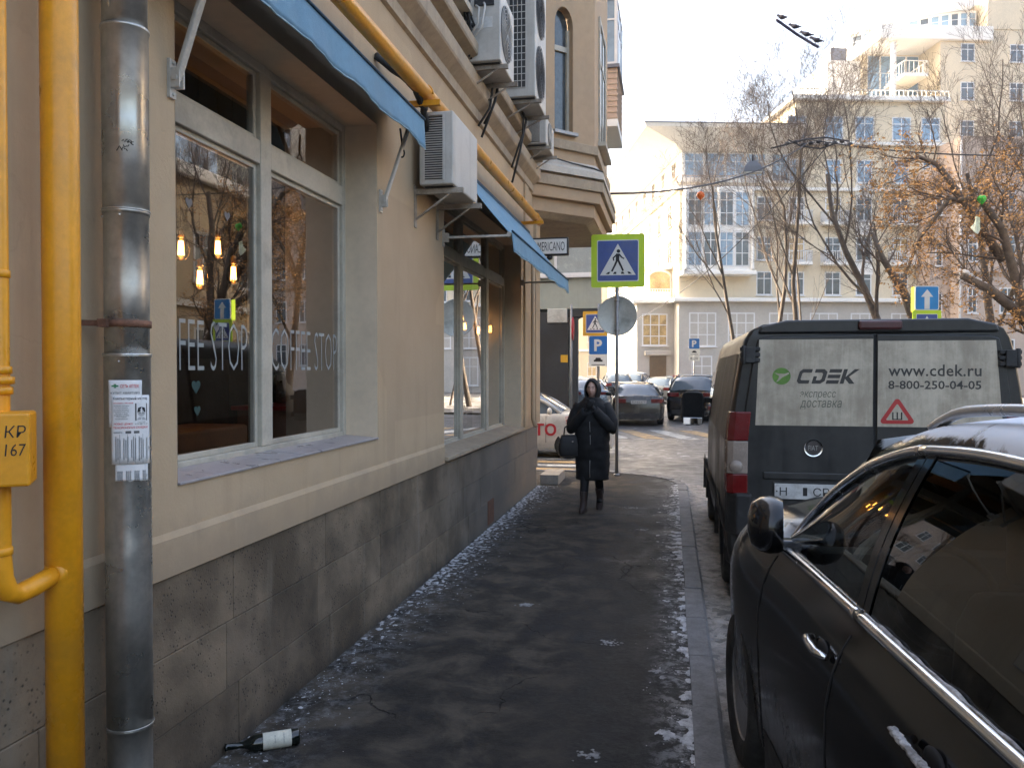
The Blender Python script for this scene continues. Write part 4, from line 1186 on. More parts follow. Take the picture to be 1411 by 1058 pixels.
# rear doors: two leaves with recessed seams
def rear_door(s):
    poly = [(s*.006,.50),(s*.90,.50),(s*.915,.9),(s*.915,1.25),(s*.885,1.6),(s*.835,1.95),(s*.80,2.10),(s*.74,2.125),(s*.006,2.14)]
    if s < 0: poly = poly[::-1]
    d_ = MB(); d_.prism(poly, lambda a,b,h:(a,h,b), -.022, .02)
    return d_.build("rear_door", M_VAN, van, bevel=.012, seg=3)
dl, dr = rear_door(-1), rear_door(1)
q = MB(); q.box(-.008,.008,-.012,.02,.5,2.13); q.build("door_gap", M_CARDARK, van)
def vinyl(a0, a1, b0, b1, top_in, par):
    m_ = MB(); poly = [(a0,b0),(a1,b0),(a1 - (top_in if a1 > 0 and top_in > 0 else 0),b1),(a0 - (top_in if a0 < 0 and top_in < 0 else 0),b1)]
    m_.prism(poly, lambda a,b,h:(a,h,b), -.0245, -.0225); return m_.build("vinyl_panel", M_VINYLW, par)
pl = vinyl(-.815,-.016,1.455,2.10,-.025,dl); pr2 = vinyl(.016,.825,1.455,2.085,.05,dr)
VF = lambda x, z: frame((x,-.0247,z),(1,0,0),(0,0,1))
M_LOGO = flat("logo_dark_grey", (.045,.042,.038), .6); M_LOGOG = mat("logo_green", (.10,.22,.035), .5, var=.25, scale=12); M_LOGO2 = flat("logo_olive_text", (.13,.135,.10), .6)
# round green emblem with a pale swoosh
lx, lz, lr = -.635, 1.825, .063
q = MB(); q.lathe([(0,0),(lr,0),(lr,.001)], 36, VF(lx,lz)); lg = q.build("round_emblem", M_LOGOG, dl)
q = MB(); q.prism([(-.050,.026),(-.02,.020),(.02,.018),(.050,.028),(.052,.018),(.03,.004),(.006,-.008),(-.02,-.035),(-.038,-.046),(-.022,-.018),(-.016,.0),(-.03,.012)], lambda a,b,h: VF(lx,lz) @ Vector((a,b,h)), .0012, .0018); q.build("emblem_swoosh", M_VINYLW, lg)
# block word mark: sheared strokes
def stroke(pts, par):
    q = MB(); sh = .28
    q.prism([(a+b*sh, b) for a, b in pts], lambda a,b,h: VF(-.535,1.77) @ Vector((a,b,h)), .0, .001); return q.build("wordmark_stroke", M_LOGO, par)
H_ = .108; t_ = .026
stroke([(.018,0),(.085,0),(.085,t_),(.03,t_),(.022,t_+.006),(.022,H_-t_-.006),(.03,H_-t_),(.085,H_-t_),(.085,H_),(.018,H_),(0,H_-.018),(0,.018)], dl)
stroke([(.105,0),(.165,0),(.19,.02),(.19,H_-.02),(.165,H_),(.105,H_),(.105,H_-t_),(.155,H_-t_),(.164,H_-.036),(.164,.036),(.155,t_),(.128,t_),(.128,.055),(.105,.055)], dl)
for z0 in (0, .041, .082): stroke([(.202,z0),(.285,z0),(.285,z0+t_),(.202,z0+t_)], dl)
stroke([(.296,0),(.322,0),(.322,H_),(.296,H_)], dl); stroke([(.322,.05),(.368,H_),(.402,H_),(.345,.052),(.396,0),(.360,0),(.322,.036)], dl)
fit_text("lettering", "экспресс", .245, .058, M_LOGO2, dl, VF(-.385,1.682), .001, bold=.0, shear=.22)
fit_text("lettering", "доставка", .285, .066, M_LOGO2, dl, VF(-.365,1.612), .001, bold=.0, shear=.22)
fit_text("lettering", "www.cdek.ru", .60, .085, M_LOGO, dr, VF(.385,1.868), .001, bold=.012, spacing=1.05)
fit_text("lettering", "8-800-250-04-05", .60, .062, M_LOGO, dr, VF(.385,1.763), .001, bold=.014)
# red warning triangle
def rtri(r_, mt, h0, h1, cx_=.145, cz_=1.545, rd=.02):
    pts = []
    for k in range(3):
        a = R(90+120*k); c = Vector((math.cos(a), math.sin(a)))*(r_-rd*2)
        for j in range(-3, 4): b = a + R(20*j); pts.append((c.x*1.08+rd*math.cos(b), c.y+rd*math.sin(b)))
    q = MB(); q.prism(pts, lambda a,b,h: VF(cx_,cz_) @ Vector((a,b,h)), h0, h1); return q.build("warning_triangle", mt, dr)
tr_ = rtri(.135, flat("triangle_red", (.42,.03,.03), .5), 0, .001); 
q = rtri(.082, M_VINYLW, .0012, .0018, rd=.006); q.name = "triangle_centre"
fit_text("lettering", "Ш", .066, .056, M_INK, dr, frame((.145,-.0268,1.535),(1,0,0),(0,0,1)), .0006, bold=.005)
# hinges
for hx, hz, par in ((-.855,1.985,dl),(.86,1.955,dr),(-.88,.84,dl),(.88,.84,dr)):
    s = -1 if hx < 0 else 1
    q = MB()
    for k in range(3):
        q.box(hx-.07, hx+.07, -.052, -.012, hz-.055+k*.042, hz-.055+k*.042+.030)
    q.box(hx-.035,hx+.035,-.065,-.01,hz-.06,hz+.06); q.tube([(hx+s*.045,-.05,hz-.07),(hx+s*.045,-.05,hz+.07)],.016,10)
    q.build("hinge", M_BPLAST, par, bevel=.006)
# emblem on the left leaf
q = MB(); q.lathe([(0,0),(.052,.004),(.056,.012),(.064,.014),(.066,.004),(.066,0)], 36, frame((-.415,-.022,1.29),(1,0,0),(0,0,1))); em = q.build("round_badge", M_CHROME, dl, sharp=30)
MB().lathe([(0,0),(.050,0),(.050,.001)], 32, frame((-.415,-.0275,1.29),(1,0,0),(0,0,1))).build("badge_field", mat("badge_field", (.06,.05,.048), .4), em)
fit_text("lettering", "FIAT", .066, .036, flat("badge_letters", (.4,.39,.37), .4, .6), em, frame((-.415,-.0288,1.29),(1,0,0),(0,0,1)), .0015, bold=-.01)
# trim bar, number plate
MB().box(-.76,-.15,-.036,-.02,1.05,1.105).build("trim_bar", M_VAN, dl, bevel=.01)
pb = MB().box(-.69,-.18,-.034,-.023,.895,1.03).build("plate_holder", M_BPLAST, dl, bevel=.004)
MB().box(-.68,-.19,-.038,-.0345,.905,1.02).build("number_plate", M_PLATE, pb, bevel=.002)
for s_, x_, w_ in (("Н",-.62,.05), ("1",-.47,.03), ("СР",-.36,.11)):
    plate_text(pb, s_, w_, .062, frame((x_,-.0385,.962),(1,0,0),(0,0,1)))
MB().lathe([(0,0),(.006,0),(.006,.001)],10,frame((-.665,-.0385,.962),(1,0,0),(0,0,1))).build("plate_screw", M_INK, pb)
# roof lip with third brake light
q = MB(); q.prism([(-.80,2.145),(.80,2.145),(.78,2.2),(.60,2.245),(-.60,2.245),(-.78,2.2)], lambda a,b,h:(a,h,b), -.03, .05); q.build("roof_lip", M_VAN, van, bevel=.015)
MB().box(-.12,.17,-.06,-.02,2.165,2.235).build("brake_light", mat("brake_light_dark", (.07,.022,.022), .35, var=.2), van, bevel=.018)
# tail lights
for s in (-1, 1):
    tl_ = bpy.data.objects.new("tail_light", None); COL.objects.link(tl_); tl_.parent = van
    def seg(z0, z1, mt, nm):
        m_ = MB(); rr = []
        for z in (z0, z1):
            xo = 1.022 - max(0, z-1.3)*.09
            rr.append([(s*(xo-.155),-.028,z),(s*(xo-.05),-.04,z),(s*(xo-.008),-.018,z),(s*(xo+.004),.05,z),(s*(xo-.002),.11,z),(s*(xo-.155),.11,z)])
        m_.loft(rr, smooth=False); m_.build(nm, mt, tl_, bevel=.008)
    seg(1.335,1.555,M_TAIL,"red_lens"); seg(1.085,1.333,M_TAILW,"clear_lens"); seg(.935,1.083,M_TAIL,"red_lens")
    m_ = MB(); m_.lathe([(0,.0),(.045,.0),(.05,-.008)], 24, frame((s*.95,-.041,1.14),(1,0,0),(0,0,1))); m_.build("lens_ring", M_TAILW, tl_)
# bumper
bm = MB(); bm.prism([(-1.02,.18),(-.9,-.10),(-.6,-.135),(.6,-.135),(.9,-.10),(1.02,.18),(.95,.18),(-.95,.18)], lambda a,b,h:(a,b,h), .36, .62); bm.build("bumper", M_BPLAST, van, bevel=.03, seg=3)
for s in (-1, 1):
    bm = MB(); bm.prism([(s*.83,.05),(s*.84,-.09),(s*.95,-.075),(s*1.022,.05),(s*1.022,.3),(s*.9,.3)], lambda a,b,h:(a,b,h), .622, .94); bm.build("bumper_corner", M_BPLAST, van, bevel=.02, seg=3)
    MB().box(s*.89-.03, s*.89+.03, -.118,-.10,.56,.63).build("reflector", mat("red_reflector", (.5,.02,.02), .2, var=.05), van, bevel=.006)
# grey vinyl on the left flank, sliding-door seams
def flank(y0, y1, z0, z1, off, mt, nm, s=-1, ny=8):
    rows = []
    fz = interp([(z, x) for z, x in VS if z < 2.2])
    for j in range(9):
        z = z0+(z1-z0)*j/8
        rows.append([(s*(fz(z)[0]+off), y0+(y1-y0)*i_/ny, z) for i_ in range(ny+1)])
    return MB().grid(rows).build(nm, mt, van)
flank(.22, 1.55, 1.32, 2.0, .004, M_VINYLS, "side_vinyl"); flank(1.62, 2.95, 1.32, 2.0, .004, M_VINYLS, "side_vinyl")
flank(3.1, 3.75, 1.36, 1.85, .005, M_CARGLASS, "cab_window")
for y in (1.585, 3.02):
    flank(y, y+.012, .5, 2.1, .002, M_CARDARK, "side_seam", ny=1)
flank(.12, 4.5, .62, .74, .014, M_BPLAST, "rubbing_strip", ny=20)
# door mirror
mr = bpy.data.objects.new("door_mirror", None); COL.objects.link(mr); mr.parent = van
q = MB(); q.loft([[(-1.18+.135*sx_*sc, 3.9+dy, 1.40+.21*sz_*sc) for sx_, sz_ in ((-.55,-1),(.55,-1),(.9,-.85),(1,-.5),(1,.55),(.85,.85),(.5,1),(-.5,1),(-.85,.85),(-1,.55),(-1,-.5),(-.9,-.85))] for sc, dy in ((.93,-.02),(1,.0),(1,.05),(.8,.13),(.4,.17))]); q.build("mirror_housing", M_BPLAST, mr, sharp=40)
m2, nt2, o2 = new_mat("mirror_glass"); finish(nt2, o2, (.75,.8,.85), .02, 1.0)
MB().box(-1.29,-1.07,3.874,3.879,1.30,1.585).build("mirror_upper_pane", M_CARDARK, mr, bevel=.003)
MB().box(-1.29,-1.07,3.872,3.879,1.20,1.285).build("mirror_lower_glass", m2, mr, bevel=.003)
q = MB(); q.bar((-1.08,3.97,1.5),(-.98,3.98,1.5),.05,.06); q.bar((-1.08,3.97,1.27),(-.98,3.98,1.27),.05,.06); q.build("mirror_arm", M_BPLAST, mr)

# ------------------------------------------------------------------ near black SUV
def suv_paint():
    m, nt, out = new_mat("black_suv_paint")
    v = coord(nt)
    n1 = noise_n(nt, v, 1.8, 6, .65); n2 = noise_n(nt, v, 9, 6, .7)
    sep = N(nt, "ShaderNodeSeparateXYZ"); nt.links.new(v, sep.inputs[0])
    low = ramp(nt, sep.outputs[2], 1.0, .35, .1, .8)
    sv = coord(nt, 'Object', (10, 3, 1.0)); st = noise_n(nt, sv, 2.2, 6, .7); fl = ramp(nt, noise_n(nt, v, 70, 3, .7), .55, .72)
    d = math_n(nt, 'MULTIPLY', ramp(nt, math_n(nt, 'ADD', math_n(nt, 'MULTIPLY', n1, .4), math_n(nt, 'ADD', math_n(nt, 'MULTIPLY', st, .35), math_n(nt, 'MULTIPLY', n2, .25))), .4, .62), low)
    d = math_n(nt, 'MINIMUM', math_n(nt, 'ADD', d, math_n(nt, 'MULTIPLY', fl, math_n(nt, 'MULTIPLY', low, .35))), 1.0)
    c = mix_c(nt, d, (.005,.005,.006), (.038,.034,.029))
    r = math_n(nt, 'ADD', math_n(nt, 'MULTIPLY', d, .4), .10)
    b = finish(nt, out, c, r, 0, None, .28)
    return m
M_SUV = suv_paint()
def frost_paint():
    m, nt, out = new_mat("frosted_roof_paint")
    v = coord(nt); sep = N(nt, "ShaderNodeSeparateXYZ"); nt.links.new(v, sep.inputs[0])
    n1 = noise_n(nt, v, 4.5, 8, .68, .5)
    ax = math_n(nt, 'ABSOLUTE', sep.outputs[0])
    f = ramp(nt, math_n(nt, 'ADD', ax, math_n(nt, 'MULTIPLY', n1, -.10)), .615, .600)      # frost lies inboard of the gutter
    f = math_n(nt, 'MULTIPLY', f, ramp(nt, n1, .30, .42))
    c = mix_c(nt, f, (.006,.006,.007), (.72,.77,.85)); r = math_n(nt, 'ADD', math_n(nt, 'MULTIPLY', f, .45), .1)
    finish(nt, out, c, r, 0, bump_n(nt, noise_n(nt, v, 160, 3, .7), .15, .004), .4); return m
M_FROST = frost_paint()
M_PIANO = mat("gloss_black_pillar", (.008,.008,.009), .12, var=.1)
suv = thing("black_suv", "large black SUV with chrome window trim and roof rails, nearest car", "car", (1.40, 2.57, ROAD_Z), R(5))
sec = [(.22,-.10),(.28,-.035),(.40,-.02),(.58,-.008),(.76,.0),(.88,-.003),(.985,-.022),(1.06,-.052),(1.11,-.085),(1.0,-.105)]   # last replaced by belt
wid = interp([(-2.36,.70),(-2.25,.86),(-2.0,.93),(-1.5,.965),(-1.0,.965),(0,.96),(.8,.955),(1.5,.965),(1.9,.93),(2.15,.87),(2.32,.74),(2.40,.55)])
belt_z = interp([(-2.36,1.15),(-1.8,1.19),(-.9,1.168),(0,1.155),(.5,1.148),(1.0,1.14),(1.25,1.14),(1.7,1.13),(2.05,1.06),(2.3,.9),(2.40,.75)])
deck = interp([(-2.36,1.14),(-2.1,1.14),(-2.0,.78),(1.0,.78),(1.12,1.16),(1.3,1.235),(1.7,1.24),(2.05,1.15),(2.3,.93),(2.40,.76)])
ys = sorted(set([-2.36,-2.33,-2.25,-2.12,-2.0,-1.85,-1.7,-1.55,-1.4,-1.25,-1.1,-.95,-.93,-.8,-.6,-.4,-.2,-.06,0,.2,.4,.6,.8,1.0,1.02,1.1,1.2,1.3,1.4,1.5,1.6,1.7,1.8,1.9,2.0,2.08,2.16,2.22,2.28,2.32,2.36,2.39,2.40]))
rings = []
for y in ys:
    w_ = wid(y)[0]; bz = belt_z(y)[0]; dz = deck(y)[0]; half = []
    k = bz/1.15
    for z, o_ in sec[:-2]:
        half.append((-(w_+o_), y, z if z < .8 else .8+(z-.8)*max(.05,(bz-.8))/.35))
    half += [(-(w_-.085), y, bz-.035), (-(w_-.10), y, bz), (-(w_-.125), y, bz-.004 if dz > 1 or y > 1.1 else bz-.02), (-(w_-.2), y, bz+.05 if (dz > 1.0 and y > 1.1) else min(dz,bz)), (-(w_*.55), y, dz), (-(w_*.25), y, dz+.012), (0, y, dz+.015)]
    rings.append(half + [(-p_[0], p_[1], p_[2]) for p_ in half[-2::-1]])
sb = MB().loft(rings).build("body", M_SUV, suv)
cut_arches(sb, [(1.5,.37),(-1.4,.37)], .455, 2.0, 48)
# split the near-side doors off the body as parts
def split_faces(obj, test, name, mt, parent):
    b = bmesh.new(); b.from_mesh(obj.data)
    take = [f for f in b.faces if test(f.calc_center_median(), f.normal)]
    d = b.copy()
    keep_idx = {f.index for f in take}
    bmesh.ops.delete(b, geom=[f for f in b.faces if f.index in keep_idx], context='FACES')
    bmesh.ops.delete(d, geom=[f for f in d.faces if f.index not in keep_idx], context='FACES')
    b.to_mesh(obj.data); b.free()
    me = bpy.data.meshes.new(name); d.to_mesh(me); d.free(); me.materials.append(mt)
    o = bpy.data.objects.new(name, me); COL.objects.link(o); o.parent = parent
    return o
doors = []
for s in (-1, 1):
    for y0, y1, nm in ((0,1.02,"front_door"),(-.95,0,"rear_door")):
        doors.append(split_faces(sb, lambda c, n_, s=s, y0=y0, y1=y1: y0 < c.y < y1 and s*c.x > .8 and .3 < c.z < 1.16, nm, M_SUV, suv))
for o in [sb]+doors:
    o.data.polygons.foreach_set("use_smooth", [True]*len(o.data.polygons)); o.data.set_sharp_from_angle(angle=R(38)); o.data.update()
fd, rd = doors[0], doors[1]
# seams follow the skin
def skin(y, z, off=0.0):
    w_ = wid(y)[0]; bz = belt_z(y)[0]; last = None
    prof_ = [(zz if zz < .8 else .8+(zz-.8)*(bz-.8)/.35, w_+o_) for zz, o_ in sec[:-2]] + [(bz-.035, w_-.085), (bz, w_-.10)]
    return interp(prof_)(z)[0] + off
for y, nm in ((0.0,"seam"),(1.02,"seam"),(-.95,"seam")):
    for s in (-1,1):
        q = MB(); q.tube([(s*skin(y,z), y, z) for z in [.30+.05*i_ for i_ in range(17)]], .0035, 6); q.build("door_seam", M_CARDARK, suv)
# lower cladding + wheels
for s in (-1,1):
    rows = [[(s*(skin(y,.30)+.008), y, z) for y in [-.93+.1*i_ for i_ in range(20)]] for z in (.22,.28,.36)]
    rows[2] = [(s*(skin(p_[1],.40)+.002), p_[1], .40) for p_ in rows[2]]
    MB().grid(rows).build("sill_cladding", M_BPLAST, suv)
    for y in (1.5,-1.4):
        wheel(suv, s*.83, y, .365, .26, s, spokes=5, seg=56)
        q = MB(); q.lathe([(.44,0),(.44,.01),(.01,.01),(.0,.0)], 40, Matrix.Translation((s*.62,y,.37)) @ Matrix.Rotation(R(90)*s,4,'Y')); q.build("wheel_well", M_CARDARK, suv)
MB().box(-.72,.72,-2.2,2.2,.25,.62).build("underbody", M_CARDARK, suv)
# greenhouse curves: rail (half width, height) along y
rail = interp([(1.13,.795,1.14),(.9,.757,1.31),(.6,.722,1.475),(.3,.695,1.59),(.0,.672,1.652),(-.4,.662,1.672),(-1.0,.655,1.655),(-1.5,.645,1.60),(-1.9,.64,1.50),(-2.2,.66,1.24)])
def beltp(y, s, up=0.0, off=0.0): return Vector((s*(wid(y)[0]-.10-.008+off), y, belt_z(y)[0]+up))
def railp(y, s, dn=0.0, off=0.0):
    h, z = rail(y); return Vector((s*(h+off), y, z-dn))
def side_glass(y0, y1, s, nm, par):
    rows = []; n_ = 24
    for i_ in range(n_+1):
        y = y0+(y1-y0)*i_/n_
        a, b = beltp(y,s,.012), railp(y,s,.028)
        if b.z < a.z+.01: b = Vector((b.x,b.y,a.z+.01))
        rows.append([a.lerp(b,k/8) + Vector((s*.022*math.sin(math.pi*k/8),0,0)) for k in range(9)])
    return MB().grid(rows).build(nm, M_CARCLEAR if y0 > 1 else M_CARGLASS, par)
for s, d0, d1 in ((-1,doors[0],doors[1]),(1,doors[2],doors[3])):
    side_glass(1.04,.055,s,"window_pane",d0); side_glass(-.045,-.98,s,"window_pane",d1); side_glass(-1.06,-1.95,s,"quarter_pane",suv)
    # pillars between the panes
    for y0, y1, nm in ((.058,.006,"door_pillar"),(-.002,-.048,"door_pillar"),(-.985,-1.055,"rear_pillar")):
        rows = []
        for y in (y0,y1):
            a, b = beltp(y,s,.012,.004), railp(y,s,.026,.004)
            rows.append([a.lerp(b,k/8) + Vector((s*.022*math.sin(math.pi*k/8),0,0)) for k in range(9)])
        MB().grid(rows).build(nm, M_PIANO, suv)
    # chrome strips
    def strip(f, ya, yb, r, nm, n_=44, flatz=1.0):
        q = MB(); q.tube([f(ya+(yb-ya)*i_/n_) for i_ in range(n_+1)], r, 8); return q.build(nm, M_CHROME, suv)
    for ya, yb in ((1.09,.006),(-.004,-2.02)):
        strip(lambda y: beltp(y,s,.004,.014), ya, yb, .0185, "belt_trim"); 
    for ya, yb in ((1.10,.035),(.028,-2.05)):
        strip(lambda y: railp(y,s,.012,.006), ya, yb, .0165, "window_trim")
    # black gutter and roof edge skin
    rows = []
    for i_ in range(41):
        y = 1.13-3.25*i_/40
        p_ = railp(y,s); h, z = rail(y)
        rows.append([p_+Vector((s*.004,0,-.004)), p_+Vector((-s*.008,0,.020)), p_+Vector((-s*.03,0,.045)), p_+Vector((-s*.075,0,.064)), p_+Vector((-s*.13,0,.072))])
    MB().grid(rows).build("roof_edge", M_FROST, suv)
    # aluminium roof rail
    n_ = 30; pts = []; 
    for i_ in range(n_+1):
        t = i_/n_; y = .17 - 1.95*t
        lift = .03*min(1, math.sin(math.pi*min(t,.12)/.24)*1.0 if t < .12 else (1 if t < .88 else math.sin(math.pi*(1-t)/.24)))
        h, z = rail(y); pts.append(Vector((s*(h-.085), y, z+.070+lift)))
    q = MB(); q.tube(pts, .0165, 12); ro = q.build("roof_rail", mat("roof_rail_metal", (.55,.56,.58), .3, .6, var=.08), suv)
    for i_ in (1, 15, 29):
        q = MB(); q.prism([(pts[i_].y-.05,pts[i_].z-.01),(pts[i_].y+.05,pts[i_].z-.01),(pts[i_].y+.07,pts[i_].z-.085),(pts[i_].y-.07,pts[i_].z-.085)], lambda a,b,h: (pts[i_].x+h,a,b), -.012, .012)
        q.build("rail_foot", M_BPLAST, ro)
# roof skin and windscreen
rows = []
for i_ in range(31):
    y = .42-2.5*i_/30; h, z = rail(y); h -= .13; z += .072
    rows.append([(h*(2*k/16-1), y, z+.035*(1-(2*k/16-1)**2)) for k in range(17)])
MB().grid(rows).build("roof", M_FROST, suv)
rows = []
for i_ in range(13):
    t = i_/12; y = 1.16-.78*t; h, z = rail(y)
    rows.append([(h*(2*k/14-1)*.985, y+.14*(1-(2*k/14-1)**2)*(1-t*.6), z+.01+.05*t*(1-(2*k/14-1)**2)+.07*max(0,t-.85)/.15*.9) for k in range(15)])
MB().grid(rows).build("windscreen", M_CARCLEAR, suv)
rows = []
for i_ in range(7):
    t = i_/6; y = -2.05-.2*t; h, z = rail(y)
    rows.append([(h*(2*k/10-1)*.99, y-.04*(1-(2*k/10-1)**2), max(1.14, z+.05*(1-t))) for k in range(11)])
MB().grid(rows).build("rear_window", M_CARGLASS, suv)
# seats and steering wheel seen through the glass
for sx in (-.38,.38):
    for y in (-.05,-1.0):
        q = MB(); q.loft([[(sx+x_*sc, y+dy, z) for x_, dy in ((-.22,-.06),(.22,-.06),(.25,.04),(-.25,.04))] for z, sc in ((.6,1),(.9,1.02),(1.15,.95),(1.25,.75))]); q.loft([[(sx+x_, y-.05+dy, z) for x_, dy in ((-.12,-.04),(.12,-.04),(.12,.05),(-.12,.05))] for z in (1.28,1.46)]); q.build("seat", mat("seat_leather", (.018,.017,.016), .5, var=.15), suv, bevel=.03)
q = MB(); q.tube([(-.38+.185*math.cos(a), .62+.08*math.sin(a), 1.05+.17*math.sin(a)) for a in [i_*math.pi/12 for i_ in range(25)]], .015, 8, caps=False); q.build("steering_wheel", M_BPLAST, suv)
MB().prism([(.75,.8),(1.2,.8),(1.2,1.12),(.9,1.14),(.75,1.05)], lambda a,b,h:(h,a,b), -.74, .74).build("dashboard", M_CARDARK, suv, bevel=.02)
# door handles
for (y, z, d_) in ((.155,1.01,fd),(-.66,1.05,rd)):
    x = -skin(y,z)
    MB().ell((x+.004,y-.01,z-.005),(.012,.055,.035),16,10).build("handle_bowl", M_CARDARK, d_)
    q = MB(); q.tube([(x-.004,y+.085,z+.008),(x-.030,y+.06,z+.012),(x-.036,y,z+.012),(x-.034,y-.06,z+.008),(x-.008,y-.095,z+.002)], [.010,.0125,.0135,.0125,.010], 10); q.build("handle", M_SUV if d_ is rd else M_CHROME, d_)
# snow dust caught on the rear handle, the belt trim and the roof edge
sn = MB(); random.seed(21)
for k in range(160):
    t = random.random(); y = -.57-.2*t; x = -skin(y,1.03)-.040
    sn.ell((x+random.uniform(-.006,.006), y, 1.076+random.uniform(-.004,.004)), (.007,.012,.004), 5, 4)
o = sn.build("snow_on_handle", M_SNOW, suv); o["kind"] = "stuff"
sn = MB()
pts = [beltp(-.03-.0165*k,-1,.0185+.002*math.sin(k*.9),.006) for k in range(120)]
sn.tube(pts, [.0085*max(.12, .55+.9*noise.noise(Vector((k*.13,2.2,0)))) for k in range(120)], 7)
o = sn.build("snow_on_trim", M_SNOW, suv); o["kind"] = "stuff"
# mirror, folded against the front window
mo = bpy.data.objects.new("side_mirror", None); COL.objects.link(mo); mo.parent = fd
q = MB(); rotm = Matrix.Rotation(R(-10),3,'Z')
rr_ = []
for sc, dx in ((.30,-.085),(.72,-.07),(.93,-.035),(1.0,.0),(.97,.03),(.90,.05)):
    ring = []
    for k in range(20):
        a = 2*math.pi*k/20; ca, sa = math.cos(a), math.sin(a)
        yy_ = .16*sc*math.copysign(abs(ca)**.92, ca); zz_ = .115*sc*math.copysign(abs(sa)**.95, sa)
        ring.append(Vector((-.925,.95,1.245)) + rotm @ Vector((dx, yy_, zz_)))
    rr_.append(ring)
q.loft(rr_); q.build("mirror_housing", M_PIANO, mo, sharp=45)
q = MB(); q.prism([(.132*math.cos(2*math.pi*k/20), .092*math.sin(2*math.pi*k/20)) for k in range(20)], lambda a,b,h: Vector((-.925,.95,1.245)) + rotm @ Vector((h,a,b)), .046, .051); q.build("mirror_glass", m2, mo)
q = MB(); q.loft([[Vector((x_,.95+dy,z_)) for dy, z_ in ((-.05,-.0),(.05,0.0),(.04,.035),(-.04,.035))] and [(x_, .95+dy, 1.145+dz) for dy, dz in ((-.05,0),(.05,0),(.04,.04),(-.04,.04))] for x_ in (-.80,-.90,-.96)]); q.build("mirror_foot", M_PIANO, mo, bevel=.008)
# front lamps, plate at the back, tail lamps
for s in (-1,1):
    MB().ell((s*.70,2.18,.80),(.17,.14,.08),14,8).build("headlight", mat("headlight_lens", (.35,.37,.4), .08, var=.1), suv)
    MB().ell((s*.78,-2.2,1.0),(.12,.12,.11),14,8).build("tail_light", M_TAIL, suv)
MB().box(-.26,.26,-2.40,-2.37,.78,.9).build("number_plate", M_PLATE, suv)

